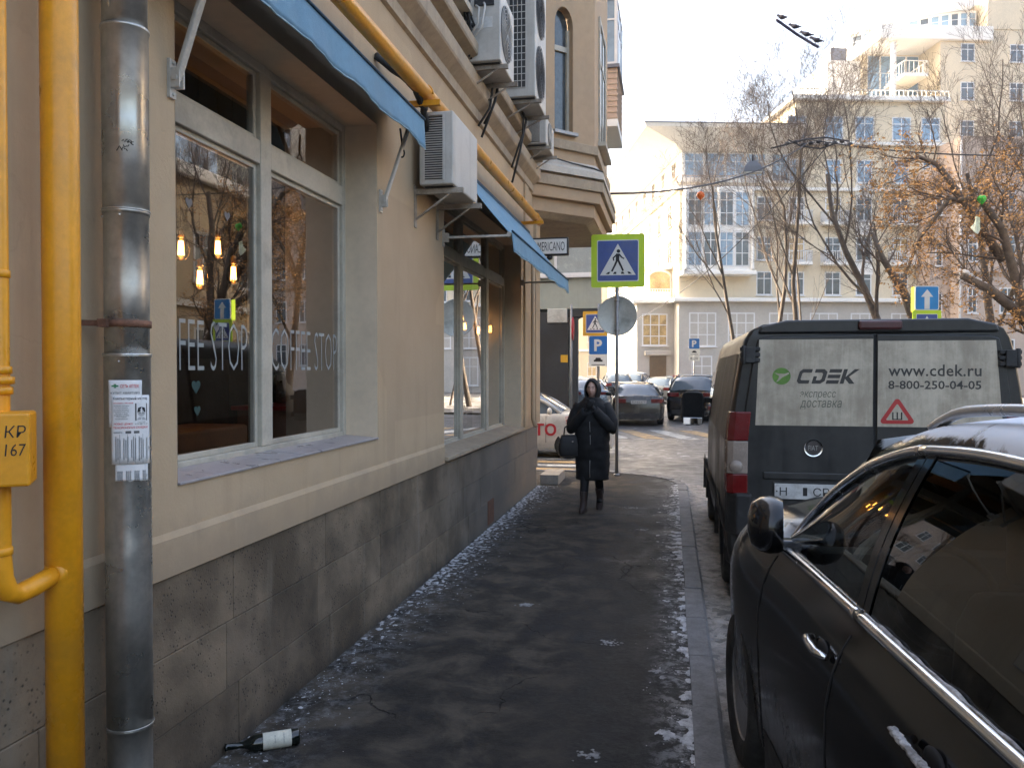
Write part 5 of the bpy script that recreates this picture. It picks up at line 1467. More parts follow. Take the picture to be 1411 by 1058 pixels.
# ------------------------------------------------------------------ smaller cars: one builder, each car its own shapes
def paint(name, col, rough=.22, metal=.2, dirt=.35):
    return mat(name, col, rough, metal, var=.08, scale=3, coat=.5, dirt=(.10,.092,.085), dirt_amt=dirt)
def car(name, label, loc, rz, col_mat, kind, plate=None, light_top=None, group="cars standing along the street", rails=False):
    t = thing(name, label, "car", loc, rz, group)
    if kind == "sedan":
        Lh, wd_, bz, rz_ = 2.3, .90, .93, 1.42
        deck_p = [(-2.3,.80),(-2.22,.98),(-1.7,1.0),(-1.1,.96),(.9,.93),(1.2,.95),(1.9,.84),(2.2,.70),(2.3,.55)]
        roof_p = [(-1.68,.62,.99),(-1.2,.61,1.28),(-.7,.60,1.40),(-.1,.595,1.43),(.35,.60,1.38),(1.05,.66,.97)]; rw = .33
    elif kind == "hatch":
        Lh, wd_, bz, rz_ = 2.05, .86, .95, 1.47
        deck_p = [(-2.05,.80),(-1.98,.98),(-1.75,1.0),(-1.1,.97),(.8,.95),(1.1,.97),(1.7,.86),(1.95,.70),(2.05,.55)]
        roof_p = [(-1.86,.60,1.0),(-1.55,.60,1.30),(-1.1,.60,1.44),(-.3,.595,1.48),(.25,.60,1.42),(1.0,.66,.99)]; rw = .31
    else:
        Lh, wd_, bz, rz_ = 2.33, .95, 1.08, 1.70
        deck_p = [(-2.33,.85),(-2.25,1.08),(-2.0,1.10),(-1.1,1.09),(.9,1.07),(1.15,1.10),(1.9,1.03),(2.2,.88),(2.33,.65)]
        roof_p = [(-2.12,.63,1.14),(-1.85,.63,1.50),(-1.4,.635,1.64),(-.6,.64,1.69),(.1,.645,1.65),(.5,.66,1.48),(1.08,.70,1.12)]; rw = .36
    w_f = interp([(-Lh,wd_*.80),(-Lh+.12,wd_*.93),(-Lh+.5,wd_),(0,wd_),(Lh-.6,wd_),(Lh-.2,wd_*.9),(Lh,wd_*.62)])
    d_f = interp(deck_p); r_f = interp(roof_p)
    rings = []
    yy = [-Lh,-Lh+.03,-Lh+.1,-Lh+.25] + [-Lh+.45+.2*i_ for i_ in range(int((2*Lh-.9)/.2)+1)] + [Lh-.3,Lh-.15,Lh-.06,Lh]
    for y in yy:
        w_ = w_f(y)[0]; dz = d_f(y)[0]
        h = [(-(w_-.10),y,.20),(-(w_-.03),y,.28),(-w_*.985,y,.45),(-w_,y,.62),(-w_*.99,y,min(.78,dz-.06)),(-w_*.955,y,dz-.05),(-w_*.90,y,dz-.005),(-w_*.5,y,dz+.02),(0,y,dz+.025)]
        rings.append(h + [(-p_[0],p_[1],p_[2]) for p_ in h[-2::-1]])
    body = MB().loft(rings).build("body", col_mat, t)
    fy, ry = Lh-.88, -Lh+.95
    cut_arches(body, [(fy,rw),(ry,rw)], rw+.065, 2.0, 24)
    body.data.polygons.foreach_set("use_smooth", [True]*len(body.data.polygons)); body.data.set_sharp_from_angle(angle=R(40)); body.data.update()
    # glasshouse
    y0, y1 = roof_p[0][0], roof_p[-1][0]; n_ = 16; rows = []
    for i_ in range(n_+1):
        y = y0+(y1-y0)*i_/n_; h, z = r_f(y); bw = w_f(y)[0]*.90; b_z = d_f(y)[0]-.01
        if z < b_z+.02: z = b_z+.02
        rows.append([(-bw,y,b_z),(-(bw*.45+h*.55),y,b_z+(z-b_z)*.55),(-h,y,z-.03),(-h*.6,y,z+.012),(0,y,z+.022),(h*.6,y,z+.012),(h,y,z-.03),(bw*.45+h*.55,y,b_z+(z-b_z)*.55),(bw,y,b_z)])
    MB().grid(rows).build("glasshouse", mat("far_car_glass", (.10,.13,.16), .07, var=.1, spec=.8), t)
    # roof panel, pillars over the glass
    ra, rb = roof_p[2][0]-.02, roof_p[-2][0]-.05; rows = []
    for i_ in range(11):
        y = ra+(rb-ra)*i_/10; h, z = r_f(y)
        rows.append([(-h-.012,y,z-.045),(-h*.96,y,z-.005),(-h*.6,y,z+.022),(0,y,z+.032),(h*.6,y,z+.022),(h*.96,y,z-.005),(h+.012,y,z-.045)])
    MB().grid(rows).build("roof", light_top or col_mat, t)
    for s in (-1,1):
        ym = (ra+rb)/2 - .05
        for yb, ytop in ((ym, ym-.03),(roof_p[0][0]+.32, ra+.05)):
            bw = w_f(yb)[0]*.9; h, z = r_f(ytop); b_z = d_f(yb)[0]; q = MB()
            q.bar((s*(bw+.003),yb,b_z-.01),(s*(bw*.45+h*.55+.006),(yb+ytop)/2,b_z+(z-b_z)*.55),.075,.02,up=(s,0,0)); q.bar((s*(bw*.45+h*.55+.006),(yb+ytop)/2,b_z+(z-b_z)*.55),(s*(h+.008),ytop,z-.03),.075,.02,up=(s,0,0))
            q.build("pillar", col_mat, t)
        # front and rear corner pillars
        for seq in ((roof_p[0][0]+.02, roof_p[1][0], ra+.02), (rb-.02, (rb*.4+y1*.6), y1-.02)):
            q = MB(); q.tube([(s*(r_f(y)[0]+(w_f(y)[0]*.9-r_f(y)[0])*(1-min(1,max(0,(r_f(y)[1]-d_f(y)[0])/(rz_-bz))))+.004), y, max(d_f(y)[0]-.02, r_f(y)[1]-.03)) for y in seq], .035, 6)
            q.build("pillar", col_mat, t)
        for y in (fy, ry): wheel(t, s*(wd_-.11), y, rw, .2, s, spokes=5, seg=24)
        # lamps and mirrors
        tz_ = .84 if kind != "suv" else .98
        q = MB(); ww = w_f(-Lh+.06)[0]
        q.loft([[(s*(ww*.52),-Lh-.012,z_),(s*(ww*.93),-Lh+.0,z_),(s*(ww+.055),-Lh+.14,z_),(s*(ww+.03),-Lh+.2,z_),(s*(ww*.6),-Lh+.2,z_)] for z_ in (tz_-.075,tz_+.07)], smooth=False); q.build("tail_light", M_TAIL, t, bevel=.012)
        MB().ell((s*wd_*.68,Lh-.17,.68 if kind != "suv" else .82),(.17,.10,.07),12,8).build("headlight", mat("headlight_lens", (.5,.5,.5), .1), t)
        my = roof_p[-1][0]-.22
        q = MB(); q.ell((s*(wd_+.07),my,bz+.06),(.11,.055,.075),12,8); q.bar((s*(wd_-.06),my,bz+.0),(s*(wd_+.04),my,bz+.04),.04,.03); q.build("side_mirror", col_mat, t)
        for yd in (fy-.48, fy-1.5, ry+.28):
            qs = MB(); qs.tube([(s*(w_f(yd)[0]*f_+.001),yd,z_) for f_, z_ in ((.985,.34),(.99,.45),(1.0,.62),(.99,.76),(.955,d_f(yd)[0]-.05))], .005, 4); qs.build("door_seam", M_CARDARK, t)
        for yd in (fy-1.36, fy-2.35):
            MB().box(s*wd_*.985, s*(wd_*.985+.03), yd-.08, yd+.08, bz-.19, bz-.165).build("handle", col_mat, t, bevel=.008)
        if rails: MB().tube([(s*.58,ra+.1,r_f(ra+.1)[1]+.05),(s*.58,rb-.1,r_f(rb-.1)[1]+.06)], .018, 6).build("roof_rail", M_CHROME, t)
    MB().box(-wd_*.72,wd_*.72,-Lh-.015,-Lh+.05,.26,.42).build("bumper_insert", M_BPLAST, t, bevel=.015)
    pz = .80 if kind == "sedan" else (.72 if kind == "hatch" else .84)
    po = MB().box(-.26,.26,-Lh-.018,-Lh+.02,pz-.06,pz+.055).build("number_plate", M_PLATE, t, bevel=.003)
    if plate: plate_text(po, plate, .44, .062, frame((0,-Lh-.0185,pz),(1,0,0),(0,0,1)))
    MB().box(-.72,.72,-Lh+.2,Lh-.25,.2,.45).build("underbody", M_CARDARK, t)
    return t
P_GREY = paint("car_dark_grey", (.055,.052,.048), .25, .4); P_BLK = paint("car_black", (.012,.012,.014), .15, .1, .25); P_SIL = paint("car_silver", (.30,.31,.31), .3, .6); P_SILB = paint("car_blue_silver", (.22,.25,.29), .28, .6); P_WHT = paint("car_white", (.55,.53,.49), .35, 0, .45); P_RED = paint("car_dark_red", (.12,.015,.018), .25, .2)
BEND = R(6)
car("sedan", "dark grey sedan with red tail lights seen from behind, nearest beyond the crossing", (-1.25, 29.9, ROAD_Z), R(5), P_GREY, "sedan", "Е745ХТ")
car("suv_car", "black SUV with a white number plate beside the van mirror", (1.05, 32.6, ROAD_Z), R(-8), P_BLK, "suv", "А777АА", mat("dusty_roof", (.3,.29,.28), .5), rails=True)
car("hatchback", "silver hatchback standing behind the dark grey sedan", (-.35, 47.5, ROAD_Z), R(-12), P_SIL, "hatch", None)
car("suv_car", "black SUV with a snowy roof behind the silver hatchback", (-2.3, 58.0, ROAD_Z), R(-10), P_BLK, "suv", None, mat("snowy_roof", (.6,.6,.61), .6))
car("sedan", "blue silver car behind the walking woman, left of the sedan", (-3.9, 38.5, ROAD_Z), R(10), P_SILB, "sedan", None)
car("sedan", "pale silver car parked under the arcade opening", (-4.6, 45.5, ROAD_Z), R(12), P_SIL, "sedan", None)
car("suv_car", "dark car with a snow dusted roof above the grey sedan", (-3.4, 52.0, ROAD_Z), R(8), P_BLK, "suv", None, mat("snowy_roof", (.6,.6,.61), .6))
car("hatchback", "dark red car far off between the silver hatchback and the SUV", (.9, 62.0, ROAD_Z), R(-60), P_RED, "hatch", None)
car("sedan", "white roofed car far left in the arcade gap", (-6.3, 55.0, ROAD_Z), R(14), P_WHT, "sedan", None)
# white car with red lettering in the side street, nose to the right
tx = car("white_car", "white car with red door lettering in the side street by the corner", (-3.27, 17.8, ROAD_Z), R(-90), P_WHT, "hatch", None, group="cars standing along the street")
TF = lambda a, b: frame((.865, a, b), (0,1,0), (0,0,1))
M_REDL = flat("red_lettering", (.45,.02,.03), .5)
fit_text("lettering", "АВТО", .95, .26, M_REDL, tx, TF(.44,.62), .002, bold=.03)
fit_text("lettering", "(495)", .22, .06, M_REDL, tx, TF(1.22,.88), .002); fit_text("lettering", "505-", .28, .085, M_REDL, tx, TF(1.25,.79), .002)

# ================================================================== SIGNS AND STREET FURNITURE
M_POLE = mat("galvanised_pole", (.28,.28,.28), .5, .5, var=.15, scale=8, dirt=(.12,.11,.1), dirt_amt=.4)
M_FLUO = mat("fluorescent_yellow", (.52,.72,.03), .5, var=.06, scale=5, dirt=(.4,.5,.08), dirt_amt=.25)
M_SBLUE = mat("sign_blue", (.045,.085,.28), .4, var=.1, scale=4, dirt=(.12,.15,.25), dirt_amt=.3)
M_SBLUE2 = mat("sign_bright_blue", (.02,.15,.45), .4, var=.08, scale=4)
M_SWHITE = mat("sign_white_film", (.68,.68,.64), .45, var=.05, scale=6)
M_SORANGE = mat("sign_orange", (.65,.36,.03), .5, var=.06)
M_SBACK = mat("sign_back_metal", (.5,.51,.47), .5, .25, var=.12, scale=6, dirt=(.17,.17,.14), dirt_amt=.5)

def rrect(w_, h_, r_, n_=5):
    pts = []
    for cx_, cy_, a0 in ((w_/2-r_,h_/2-r_,0),(-w_/2+r_,h_/2-r_,90),(-w_/2+r_,-h_/2+r_,180),(w_/2-r_,-h_/2+r_,270)):
        for k in range(n_+1): a = R(a0+90*k/n_); pts.append((cx_+r_*math.cos(a), cy_+r_*math.sin(a)))
    return pts
def sheet(parent, M, pts, h0, h1, mt, nm):
    q = MB(); q.prism(pts, lambda a,b,h: M @ Vector((a,b,h)), h0, h1); return q.build(nm, mt, parent)
def seg2(parent, M, p, q_, w_, h0, h1, mt, nm):
    p, q_ = Vector(p), Vector(q_); d = (q_-p).normalized(); n_ = Vector((-d.y,d.x))*w_/2
    return sheet(parent, M, [tuple(p+n_),tuple(p-n_),tuple(q_-n_),tuple(q_+n_)][::-1], h0, h1, mt, nm)
def crossing_plate(parent, M, s, border, bfrac=.75):
    """square crossing sign of side s on plane M, outer border film, blue field, white triangle, walking figure"""
    p = sheet(parent, M, rrect(s,s,s*.04), 0, .008, border, "sign_plate")
    b = s*bfrac
    sheet(p, M, rrect(b*1.03,b*1.03,s*.03), .0085, .0095, M_SWHITE, "white_rim")
    sheet(p, M, rrect(b*.985,b*.985,s*.025), .010, .011, M_SBLUE, "blue_field")
    t = b*.88
    sheet(p, M, [(-t*.5,-b*.36),(t*.5,-b*.36),(0,b*.42)], .0115, .0125, M_SWHITE, "white_triangle")
    F = lambda a, c: (a*b, c*b)
    hd = sheet(p, M, [(b*.015+b*.045*math.cos(k*math.pi/6), b*.235+b*.045*math.sin(k*math.pi/6)) for k in range(12)], .013, .014, M_INK, "figure_head")
    fig = [((.0,.175),(-.01,-.0),.085), ((-.02,.155),(-.115,.065),.036), ((-.115,.075),(-.10,.0),.032), ((.03,.16),(.10,.075),.036), ((.10,.08),(.155,.045),.03),
           ((-.02,.01),(-.075,-.12),.05), ((-.072,-.11),(-.15,-.265),.045), ((.01,.01),(.07,-.12),.05), ((.07,-.11),(.13,-.255),.045)]
    for i_, (a, c, w_) in enumerate(fig): seg2(p, M, F(*a), F(*c), w_*b, .013+.0002*i_, .014+.0002*i_, M_INK, "figure_limb")
    for k in range(4):
        x = -.30+.18*k + (.02 if k > 1 else 0)
        sheet(p, M, [F(x,-.33),F(x+.085,-.33),F(x+.115-.03*k,-.275),F(x+.045-.03*k+.02,-.275)], .013, .0138, M_INK, "zebra_stroke")
    return p

cs = thing("crossing_sign", "yellow-green edged pedestrian crossing sign on a thin grey pole", "road sign", (-.90,13.96,0))
MB().tube([(0,0,-.02),(0,0,4.05)], .029, 16).build("pole", M_POLE, cs)
MB().lathe([(.055,0),(.05,.03),(.031,.035)],16).build("pole_foot", M_POLE, cs)
crossing_plate(cs, frame((.015,-.045,3.655),(1,.035,0),(0,0,1)), .90, M_FLUO, .76)
q = MB(); Fd = frame((-.0,.05,2.73),(1,0,0),(0,0,1)); q.lathe([(0,.008),(.325,.008),(.335,.014),(.34,.004),(.335,-.004),(0,-.004)], 48, Fd); rd_ = q.build("round_sign_back", M_SBACK, cs)
for z in (2.48,2.98,3.35,3.95):
    q = MB(); q.lathe([(.031,-.015),(.036,-.015),(.036,.015),(.031,.015)],14,Matrix.Translation((0,0,z))); q.box(-.05,.05,.02,.046,z-.012,z+.012); q.build("clamp", M_POLE, cs)

def parking_sign(label, loc, s, orange):
    t = thing("parking_sign", label, "road sign", loc, 0, "blue parking signs")
    top = 3.75 if orange else 3.0
    MB().tube([(0,0,-.05),(0,0,top)], .04, 12).build("pole", M_POLE, t)
    zc_ = 2.53 if orange else 2.78
    F = frame((0,-.06,zc_),(1,0,0),(0,0,1))
    p = sheet(t, F, rrect(s,s,.04), 0, .01, M_SWHITE, "sign_plate"); sheet(p, F, rrect(s*.94,s*.94,.035), .0105, .012, M_SBLUE2, "blue_field")
    fit_text("lettering", "P", s*.42, s*.62, M_SWHITE, p, F @ Matrix.Translation((0,0,.0125)), .001, bold=.03)
    G = frame((0,-.06,zc_-s*.5-.17),(1,0,0),(0,0,1))
    p2 = sheet(t, G, rrect(s,.33,.03), 0, .01, M_SWHITE, "lower_plate")
    sheet(p2, G, [(-.13,-.03),(.13,-.03),(.13,.02),(.09,.03),(.065,.085),(-.065,.085),(-.09,.03),(-.13,.02)], .0105, .0125, M_INK, "car_symbol")
    sheet(p2, G, [(-.2,-.13),(.2,-.13),(.2,-.11),(-.2,-.11)], .0105, .0125, M_INK, "plate_rule")
    if orange:
        crossing_plate(t, frame((-.09,-.07,3.17),(1,0,0),(0,0,1)), .72, M_SORANGE, .74)
    else:
        K = frame((0,-.06,zc_-s*.5-.5),(1,0,0),(0,0,1)); p3 = sheet(t, K, rrect(s,.28,.03), 0, .01, M_SWHITE, "lower_plate")
        fit_text("lettering", "8-20", s*.7, .14, M_INK, p3, K @ Matrix.Translation((0,0,.0105)), .001)
    return t
parking_sign("blue parking sign under an orange crossing sign behind the walking woman", (-2.09,24.0,0), .56, True)
parking_sign("blue parking sign between the van and the round sign, by the far entrance", (1.25,45.1,.45), .58, False)
# one-way arrow and crossing sign behind the van
ow = thing("one_way_sign", "blue one-way arrow sign above a yellow crossing sign behind the van roof", "road sign", (4.34,15.22,0))
MB().tube([(0,0,-.02),(0,0,3.25)], .03, 12).build("pole", M_POLE, ow)
F = frame((0,-.045,3.045),(.97,.2,0),(0,0,1))
p = sheet(ow, F, rrect(.42,.42,.03), 0, .008, M_SWHITE, "arrow_plate"); sheet(p, F, rrect(.39,.39,.025), .0085, .010, mat("sign_sky_blue", (.02,.24,.55), .4, var=.06), "blue_field")
sheet(p, F, [(-.045,-.19),(.045,-.19),(.045,.02),(.105,.02),(0,.15),(-.105,.02),(-.045,.02)], .0105, .0125, M_SWHITE, "arrow")
crossing_plate(ow, frame((0,-.045,2.585),(.97,.2,0),(0,0,1)), .50, M_FLUO, .72)
sheet(ow, frame((-.20,.02,3.03),(.3,-.95,0),(0,0,1)), rrect(.10,.42,.02), 0, .008, M_FLUO, "side_plate")

# ================================================================== WOMAN
wm = thing("person", "woman in a long black hooded coat walking towards the camera with hands at her chin", "person", (-.985,10.45,0), R(-6))
wm.scale = (.90, .95, 1.0)
M_COAT = mat("black_coat_cloth", (.010,.010,.011), .8, var=.3, scale=9, bump=.3, bscale=22)
M_SKIN = mat("face_skin", (.60,.36,.27), .55, var=.08, scale=14)
M_GLOVE = mat("black_glove", (.022,.021,.022), .7, var=.2)
M_BOOT = mat("dark_brown_boot", (.035,.022,.019), .6, var=.25, scale=12)
b = MB()
# head with a modelled face, looking towards -y
HC = Vector((.0,-.035,1.555))
rows = []
for i_ in range(25):
    ph = -math.pi/2 + math.pi*i_/24
    ring = []
    for j in range(32):
        th = 2*math.pi*j/32
        x = math.cos(ph)*math.sin(th); y = -math.cos(ph)*math.cos(th); z = math.sin(ph)
        px, py, pz = .072*x, .090*y, .112*z
        if z < 0: px *= 1-.28*z*z; py *= 1-.10*z*z
        f_ = max(0.0, -y)
        nose = math.exp(-(px/.011)**2)*math.exp(-((pz+.012)/.024)**2)*(1 if pz < .02 else 1); py -= .022*nose*f_
        eye = math.exp(-((abs(px)-.030)/.014)**2)*math.exp(-((pz-.014)/.012)**2); py += .010*eye*f_
        brow = math.exp(-((abs(px)-.028)/.022)**2)*math.exp(-((pz-.034)/.010)**2); py -= .005*brow*f_
        lips = math.exp(-(px/.022)**2)*math.exp(-((pz+.052)/.009)**2); py -= .005*lips*f_
        chin = math.exp(-(px/.024)**2)*math.exp(-((pz+.090)/.016)**2); py -= .010*chin*f_
        cheek = math.exp(-((abs(px)-.042)/.018)**2)*math.exp(-((pz+.018)/.022)**2); py -= .005*cheek*f_
        ring.append(HC + Vector((px,py,pz)))
    rows.append(ring)
b.loft(rows)
for s in (-1,1): b.ell(HC+Vector((s*.073,.01,-.005)),(.010,.02,.032),8,6)
b.tube([(0,-.01,1.47),(0,.0,1.40),(0,.01,1.34)], [.052,.055,.075], 14)
def ering(z, rx, ry, cx_=0, cy_=0, n_=24): return [(cx_+rx*math.cos(2*math.pi*k/n_), cy_+ry*math.sin(2*math.pi*k/n_), z) for k in range(n_)]
b.loft([ering(.78,.155,.11),ering(.9,.165,.115),ering(1.05,.135,.10),ering(1.2,.155,.11),ering(1.32,.175,.105),ering(1.38,.10,.08)])
WR = {}
for s, el, wr in ((-1,(-.255,-.06,1.075),(-.035,-.205,1.315)),(1,(.265,-.07,1.085),(.045,-.20,1.335))):
    sh = (s*.175,.0,1.335)
    b.tube([sh,Vector(sh).lerp(Vector(el),.5),el], [.052,.047,.040], 12); b.tube([el,Vector(el).lerp(Vector(wr),.4),wr], [.041,.038,.026], 12)
    d = (Vector(wr)-Vector(el)).normalized(); side = d.cross(Vector((0,1,0))).normalized(); nrm = side.cross(d)
    pc = Vector(wr)+d*.045
    rot = Matrix((side,d,nrm)).transposed()
    b.ell(pc,(.036,.05,.017),14,8,rot)
    for k, ln in enumerate((.062,.072,.068,.052)):
        o_ = (k-1.5)*.0185; base = pc + side*o_ + d*.036
        b.tube([base, base+d*ln*.5-nrm*s*.006, base+d*ln*.82-nrm*s*.022, base+d*ln-nrm*s*.036], [.0095,.009,.0085,.007], 8)
    base = pc - side*s*.032 - d*.01
    b.tube([base, base-side*s*.018+d*.028, base-side*s*.016+d*.052], [.0115,.0105,.008], 8)
for s, kn, an in ((-1,(-.085,-.09,.47),(-.095,-.14,.09)),(1,(.085,-.02,.48),(.08,.20,.16))):
    hp = (s*.085,.0,.84)
    b.tube([hp,Vector(hp).lerp(Vector(kn),.5),kn], [.085,.072,.055], 12); b.tube([kn,Vector(kn).lerp(Vector(an),.4),an], [.056,.052,.036], 12)
    b.ell(Vector(an)+Vector((0,-.06,-.05)),(.04,.11,.035),12,8)
body = b.build("body", M_SKIN, wm)
rmod = body.modifiers.new("r", 'REMESH'); rmod.mode = 'VOXEL'; rmod.voxel_size = .0065; rmod.use_smooth_shade = True
me = bpy.data.meshes.new_from_object(body.evaluated_get(bpy.context.evaluated_depsgraph_get()))
body.modifiers.clear(); body.data = me; me.materials.clear(); me.materials.append(M_SKIN); me.materials.append(M_GLOVE); me.materials.append(M_COAT)
mi = []
for p in me.polygons:
    c = p.center
    mi.append(0 if c.z > 1.44 and abs(c.x) < .1 and c.y > -.16 and c.z > 1.455 else (1 if c.y < -.15 and c.z > 1.2 else 2))
me.polygons.foreach_set("material_index", mi); me.polygons.foreach_set("use_smooth", [True]*len(me.polygons))
# features of the face
for s in (-1,1):
    MB().ell(HC+Vector((s*.029,-.074,.012)),(.0115,.006,.0055),10,6).build("eye", flat("eye_dark", (.03,.025,.02), .3), body)
    MB().tube([HC+Vector((s*.012,-.087,.030)),HC+Vector((s*.030,-.084,.034)),HC+Vector((s*.046,-.070,.029))], [.003,.0035,.002], 6).build("eyebrow", M_INK, body)
MB().ell(HC+Vector((0,-.087,-.052)),(.020,.007,.0055),12,6).build("mouth", flat("lips", (.30,.10,.085), .5), body)
# coat: padded shell with soft folds, sleeves, hood with rim, zip
def fold(p, amp):
    v = Vector(p); n_ = noise.noise(v*7.0)*amp + noise.noise(v*17.0)*amp*.5
    c = Vector((0,0,v.z)); d = (v-c); d.z = 0
    return v + (d.normalized()*n_ if d.length > 1e-4 else Vector())
ct = MB()
prof_c = [(.40,.228,.165,.0),(.42,.235,.17,.0),(.55,.240,.175,-.0),(.7,.244,.18,-.005),(.85,.248,.185,-.01),(1.0,.250,.185,-.01),(1.12,.255,.182,-.01),(1.24,.258,.172,-.005),(1.32,.248,.155,0),(1.375,.205,.13,.0),(1.42,.14,.115,.0),(1.455,.10,.105,-.005)]
pf = interp([(z,rx,ry,cy_) for z,rx,ry,cy_ in prof_c])
rows = []
for i_ in range(54):
    z = .40+1.055*i_/53; rx, ry, cy_ = pf(z)
    puff = 1+.022*abs(math.sin(z*29))
    rows.append([fold((rx*puff*math.cos(2*math.pi*k/48), cy_+ry*puff*math.sin(2*math.pi*k/48), z), .016) for k in range(48)])
ct.grid(rows, closed=True)
coat = ct.build("coat", M_COAT, wm)
sd = coat.modifiers.new("t",'SOLIDIFY'); sd.thickness = .01
for s, el, wr in ((-1,(-.285,-.06,1.06),(-.060,-.195,1.285)),(1,(.295,-.07,1.07),(.070,-.19,1.30))):
    pts = []; sh = Vector((s*.17,.01,1.335)); el, wr = Vector(el), Vector(wr)
    for k in range(9): pts.append(sh.lerp(el,k/8)+Vector((s*.02*math.sin(math.pi*k/8),.0,0)))
    for k in range(1,9): pts.append(el.lerp(wr,k/8)+Vector((0,-.01*math.sin(math.pi*k/8),-.01*math.sin(math.pi*k/8))))
    rad = [.100,.099,.097,.095,.094,.093,.092,.090,.088,.086,.084,.081,.077,.073,.069,.065,.062]
    rad = [r_*(1+.03*math.sin(i_*2.3)) for i_, r_ in enumerate(rad)]
    MB().tube(pts, rad, 20).build("sleeve", M_COAT, coat)
hd = MB(); rows = []
for i_ in range(22):
    t = i_/21        # from the rim round the face to the back
    a = R(50 + 130*t)
    ring = []
    for k in range(36):
        th = 2*math.pi*k/36
        ux, uz = math.cos(th), math.sin(th)
        rx, rz_ = .122*math.sin(a), .152*math.sin(a)
        y = .0 - .150*math.cos(a)
        zz = 1.548 + uz*rz_
        if uz < 0: zz = 1.548 + uz*rz_*1.05
        ring.append(fold((ux*rx, y, zz), .012))
    rows.append(ring)
hd.grid(rows, closed=True); ho = hd.build("hood", M_COAT, coat); sd = ho.modifiers.new("t",'SOLIDIFY'); sd.thickness = .012
q = MB(); q.tube([Vector(p_) for p_ in rows[0]]+[Vector(rows[0][0])], .011, 8, caps=False); q.build("hood_rim", M_COAT, coat)
cl_ = MB(); cl_.loft([[fold(p_,.01) for p_ in ering(1.36,.15,.13,0,-.005)],[fold(p_,.01) for p_ in ering(1.42,.125,.125,0,-.015)],[fold(p_,.008) for p_ in ering(1.455,.105,.115,0,-.02)]], caps=False); cl_.build("collar", M_COAT, coat)
zp = MB()
for z0, z1 in ((1.02,1.15),(.86,.98),(.44,.66)):
    zp.tube([(.008+.006*math.sin(z*9), pf(z)[2]-pf(z)[1]-.010, z) for z in [z0+(z1-z0)*k/6 for k in range(7)]], .0035, 5)
zp.build("zip", flat("zip_metal", (.5,.5,.5), .35, .5), coat)
for s, pts, rad in ((-1,[(-.085,-.0,.62),(-.085,-.09,.47),(-.093,-.13,.22),(-.095,-.14,.14)],[.085,.068,.058,.05]),(1,[(.085,.0,.62),(.085,-.02,.48),(.083,.12,.28),(.08,.18,.2)],[.085,.068,.058,.05])):
    MB().tube(pts, rad, 16).build("trouser_leg", mat("black_trousers", (.012,.012,.014), .85, var=.2), wm)
for (x, y, z, pit_) in ((-.095,-.14,.0,0),(.08,.205,.055,32)):
    M4 = Matrix.Translation((x,y,z)) @ Matrix.Rotation(R(pit_),4,'X')
    q = MB()
    def fr_(z_, f_, bk, w_): return [M4 @ Vector((w_*math.copysign(abs(math.cos(2*math.pi*k/18))**.8,math.cos(2*math.pi*k/18)), ((bk-f_)/2+(f_+bk)/2*math.sin(2*math.pi*k/18)), z_)) for k in range(18)]
    q.loft([fr_(0,.19,.075,.042),fr_(.025,.195,.08,.046),fr_(.05,.18,.078,.046),fr_(.085,.09,.07,.047),(fr_(.14,.055,.065,.05)),fr_(.24,.055,.065,.056),fr_(.26,.05,.06,.054)]); q.build("boot", M_BOOT, wm, sharp=50)
# handbag on her forearm
hb = thing("handbag", "black handbag hanging from the arm of the walking woman", "handbag", (-1.265,10.38,.70), R(10))
q = MB(); q.loft([[(w_*math.copysign(abs(math.cos(a))**.6,math.cos(a)), d_*math.copysign(abs(math.sin(a))**.6,math.sin(a)), z) for a in [2*math.pi*k/20 for k in range(20)]] for z, w_, d_ in ((0,.12,.05),(.02,.14,.062),(.12,.148,.066),(.22,.13,.05),(.27,.11,.03))]); q.build("bag_body", M_GLOVE, hb)
for d_ in (-.03,.03):
    MB().tube([(-.08,d_,.25),(-.07,d_,.36),(-.0,d_*.6,.42),(.07,d_,.36),(.08,d_,.25)], .008, 8).build("handle", M_GLOVE, hb)
MB().lathe([(0,0),(.012,0),(.012,.006)],12,frame((.03,-.07,.19),(1,0,0),(0,0,1))).build("clasp", M_CHROME, hb)

# ================================================================== BUILDINGS BEYOND
M_CREAM = mat("cream_render", (.62,.53,.39), .85, var=.06, scale=.5, streak=.1, bump=.05, bscale=10)
M_STONE = mat("pale_stone_cladding", (.42,.39,.35), .8, var=.1, scale=.7, bump=.05, bscale=12)
M_WHITE = mat("white_render", (.74,.72,.68), .8, var=.05, scale=.6)
M_WFR = mat("white_window_frame", (.62,.62,.62), .5, var=.05)
M_BLUEG = mat("blue_reflective_glass", (.17,.27,.37), .06, var=.2, scale=.7, spec=.9)
M_DARKG = mat("dark_far_glass", (.05,.065,.08), .05, var=.4, scale=.6, spec=.9)
M_GOLDG = mat("warm_far_glass", (.40,.28,.13), .12, var=.45, scale=1.4, spec=.7)
def rail_part(parent, pts, z0, z1, nm, mt, step=.16):
    """balustrade with posts and two rails along a plan polyline"""
    q = MB()
    for a, c in zip(pts[:-1], pts[1:]):
        a, c = Vector((*a,0)), Vector((*c,0)); L = (c-a).length; n_ = max(1,int(L/step))
        for k in range(n_+1):
            p_ = a.lerp(c,k/n_); q.box(p_.x-.025,p_.x+.025,p_.y-.025,p_.y+.025,z0,z1)
        q.bar((a.x,a.y,z1),(c.x,c.y,z1),.09,.07); q.bar((a.x,a.y,z0+.04),(c.x,c.y,z0+.04),.07,.05)
    return q.build(nm, mt, parent)

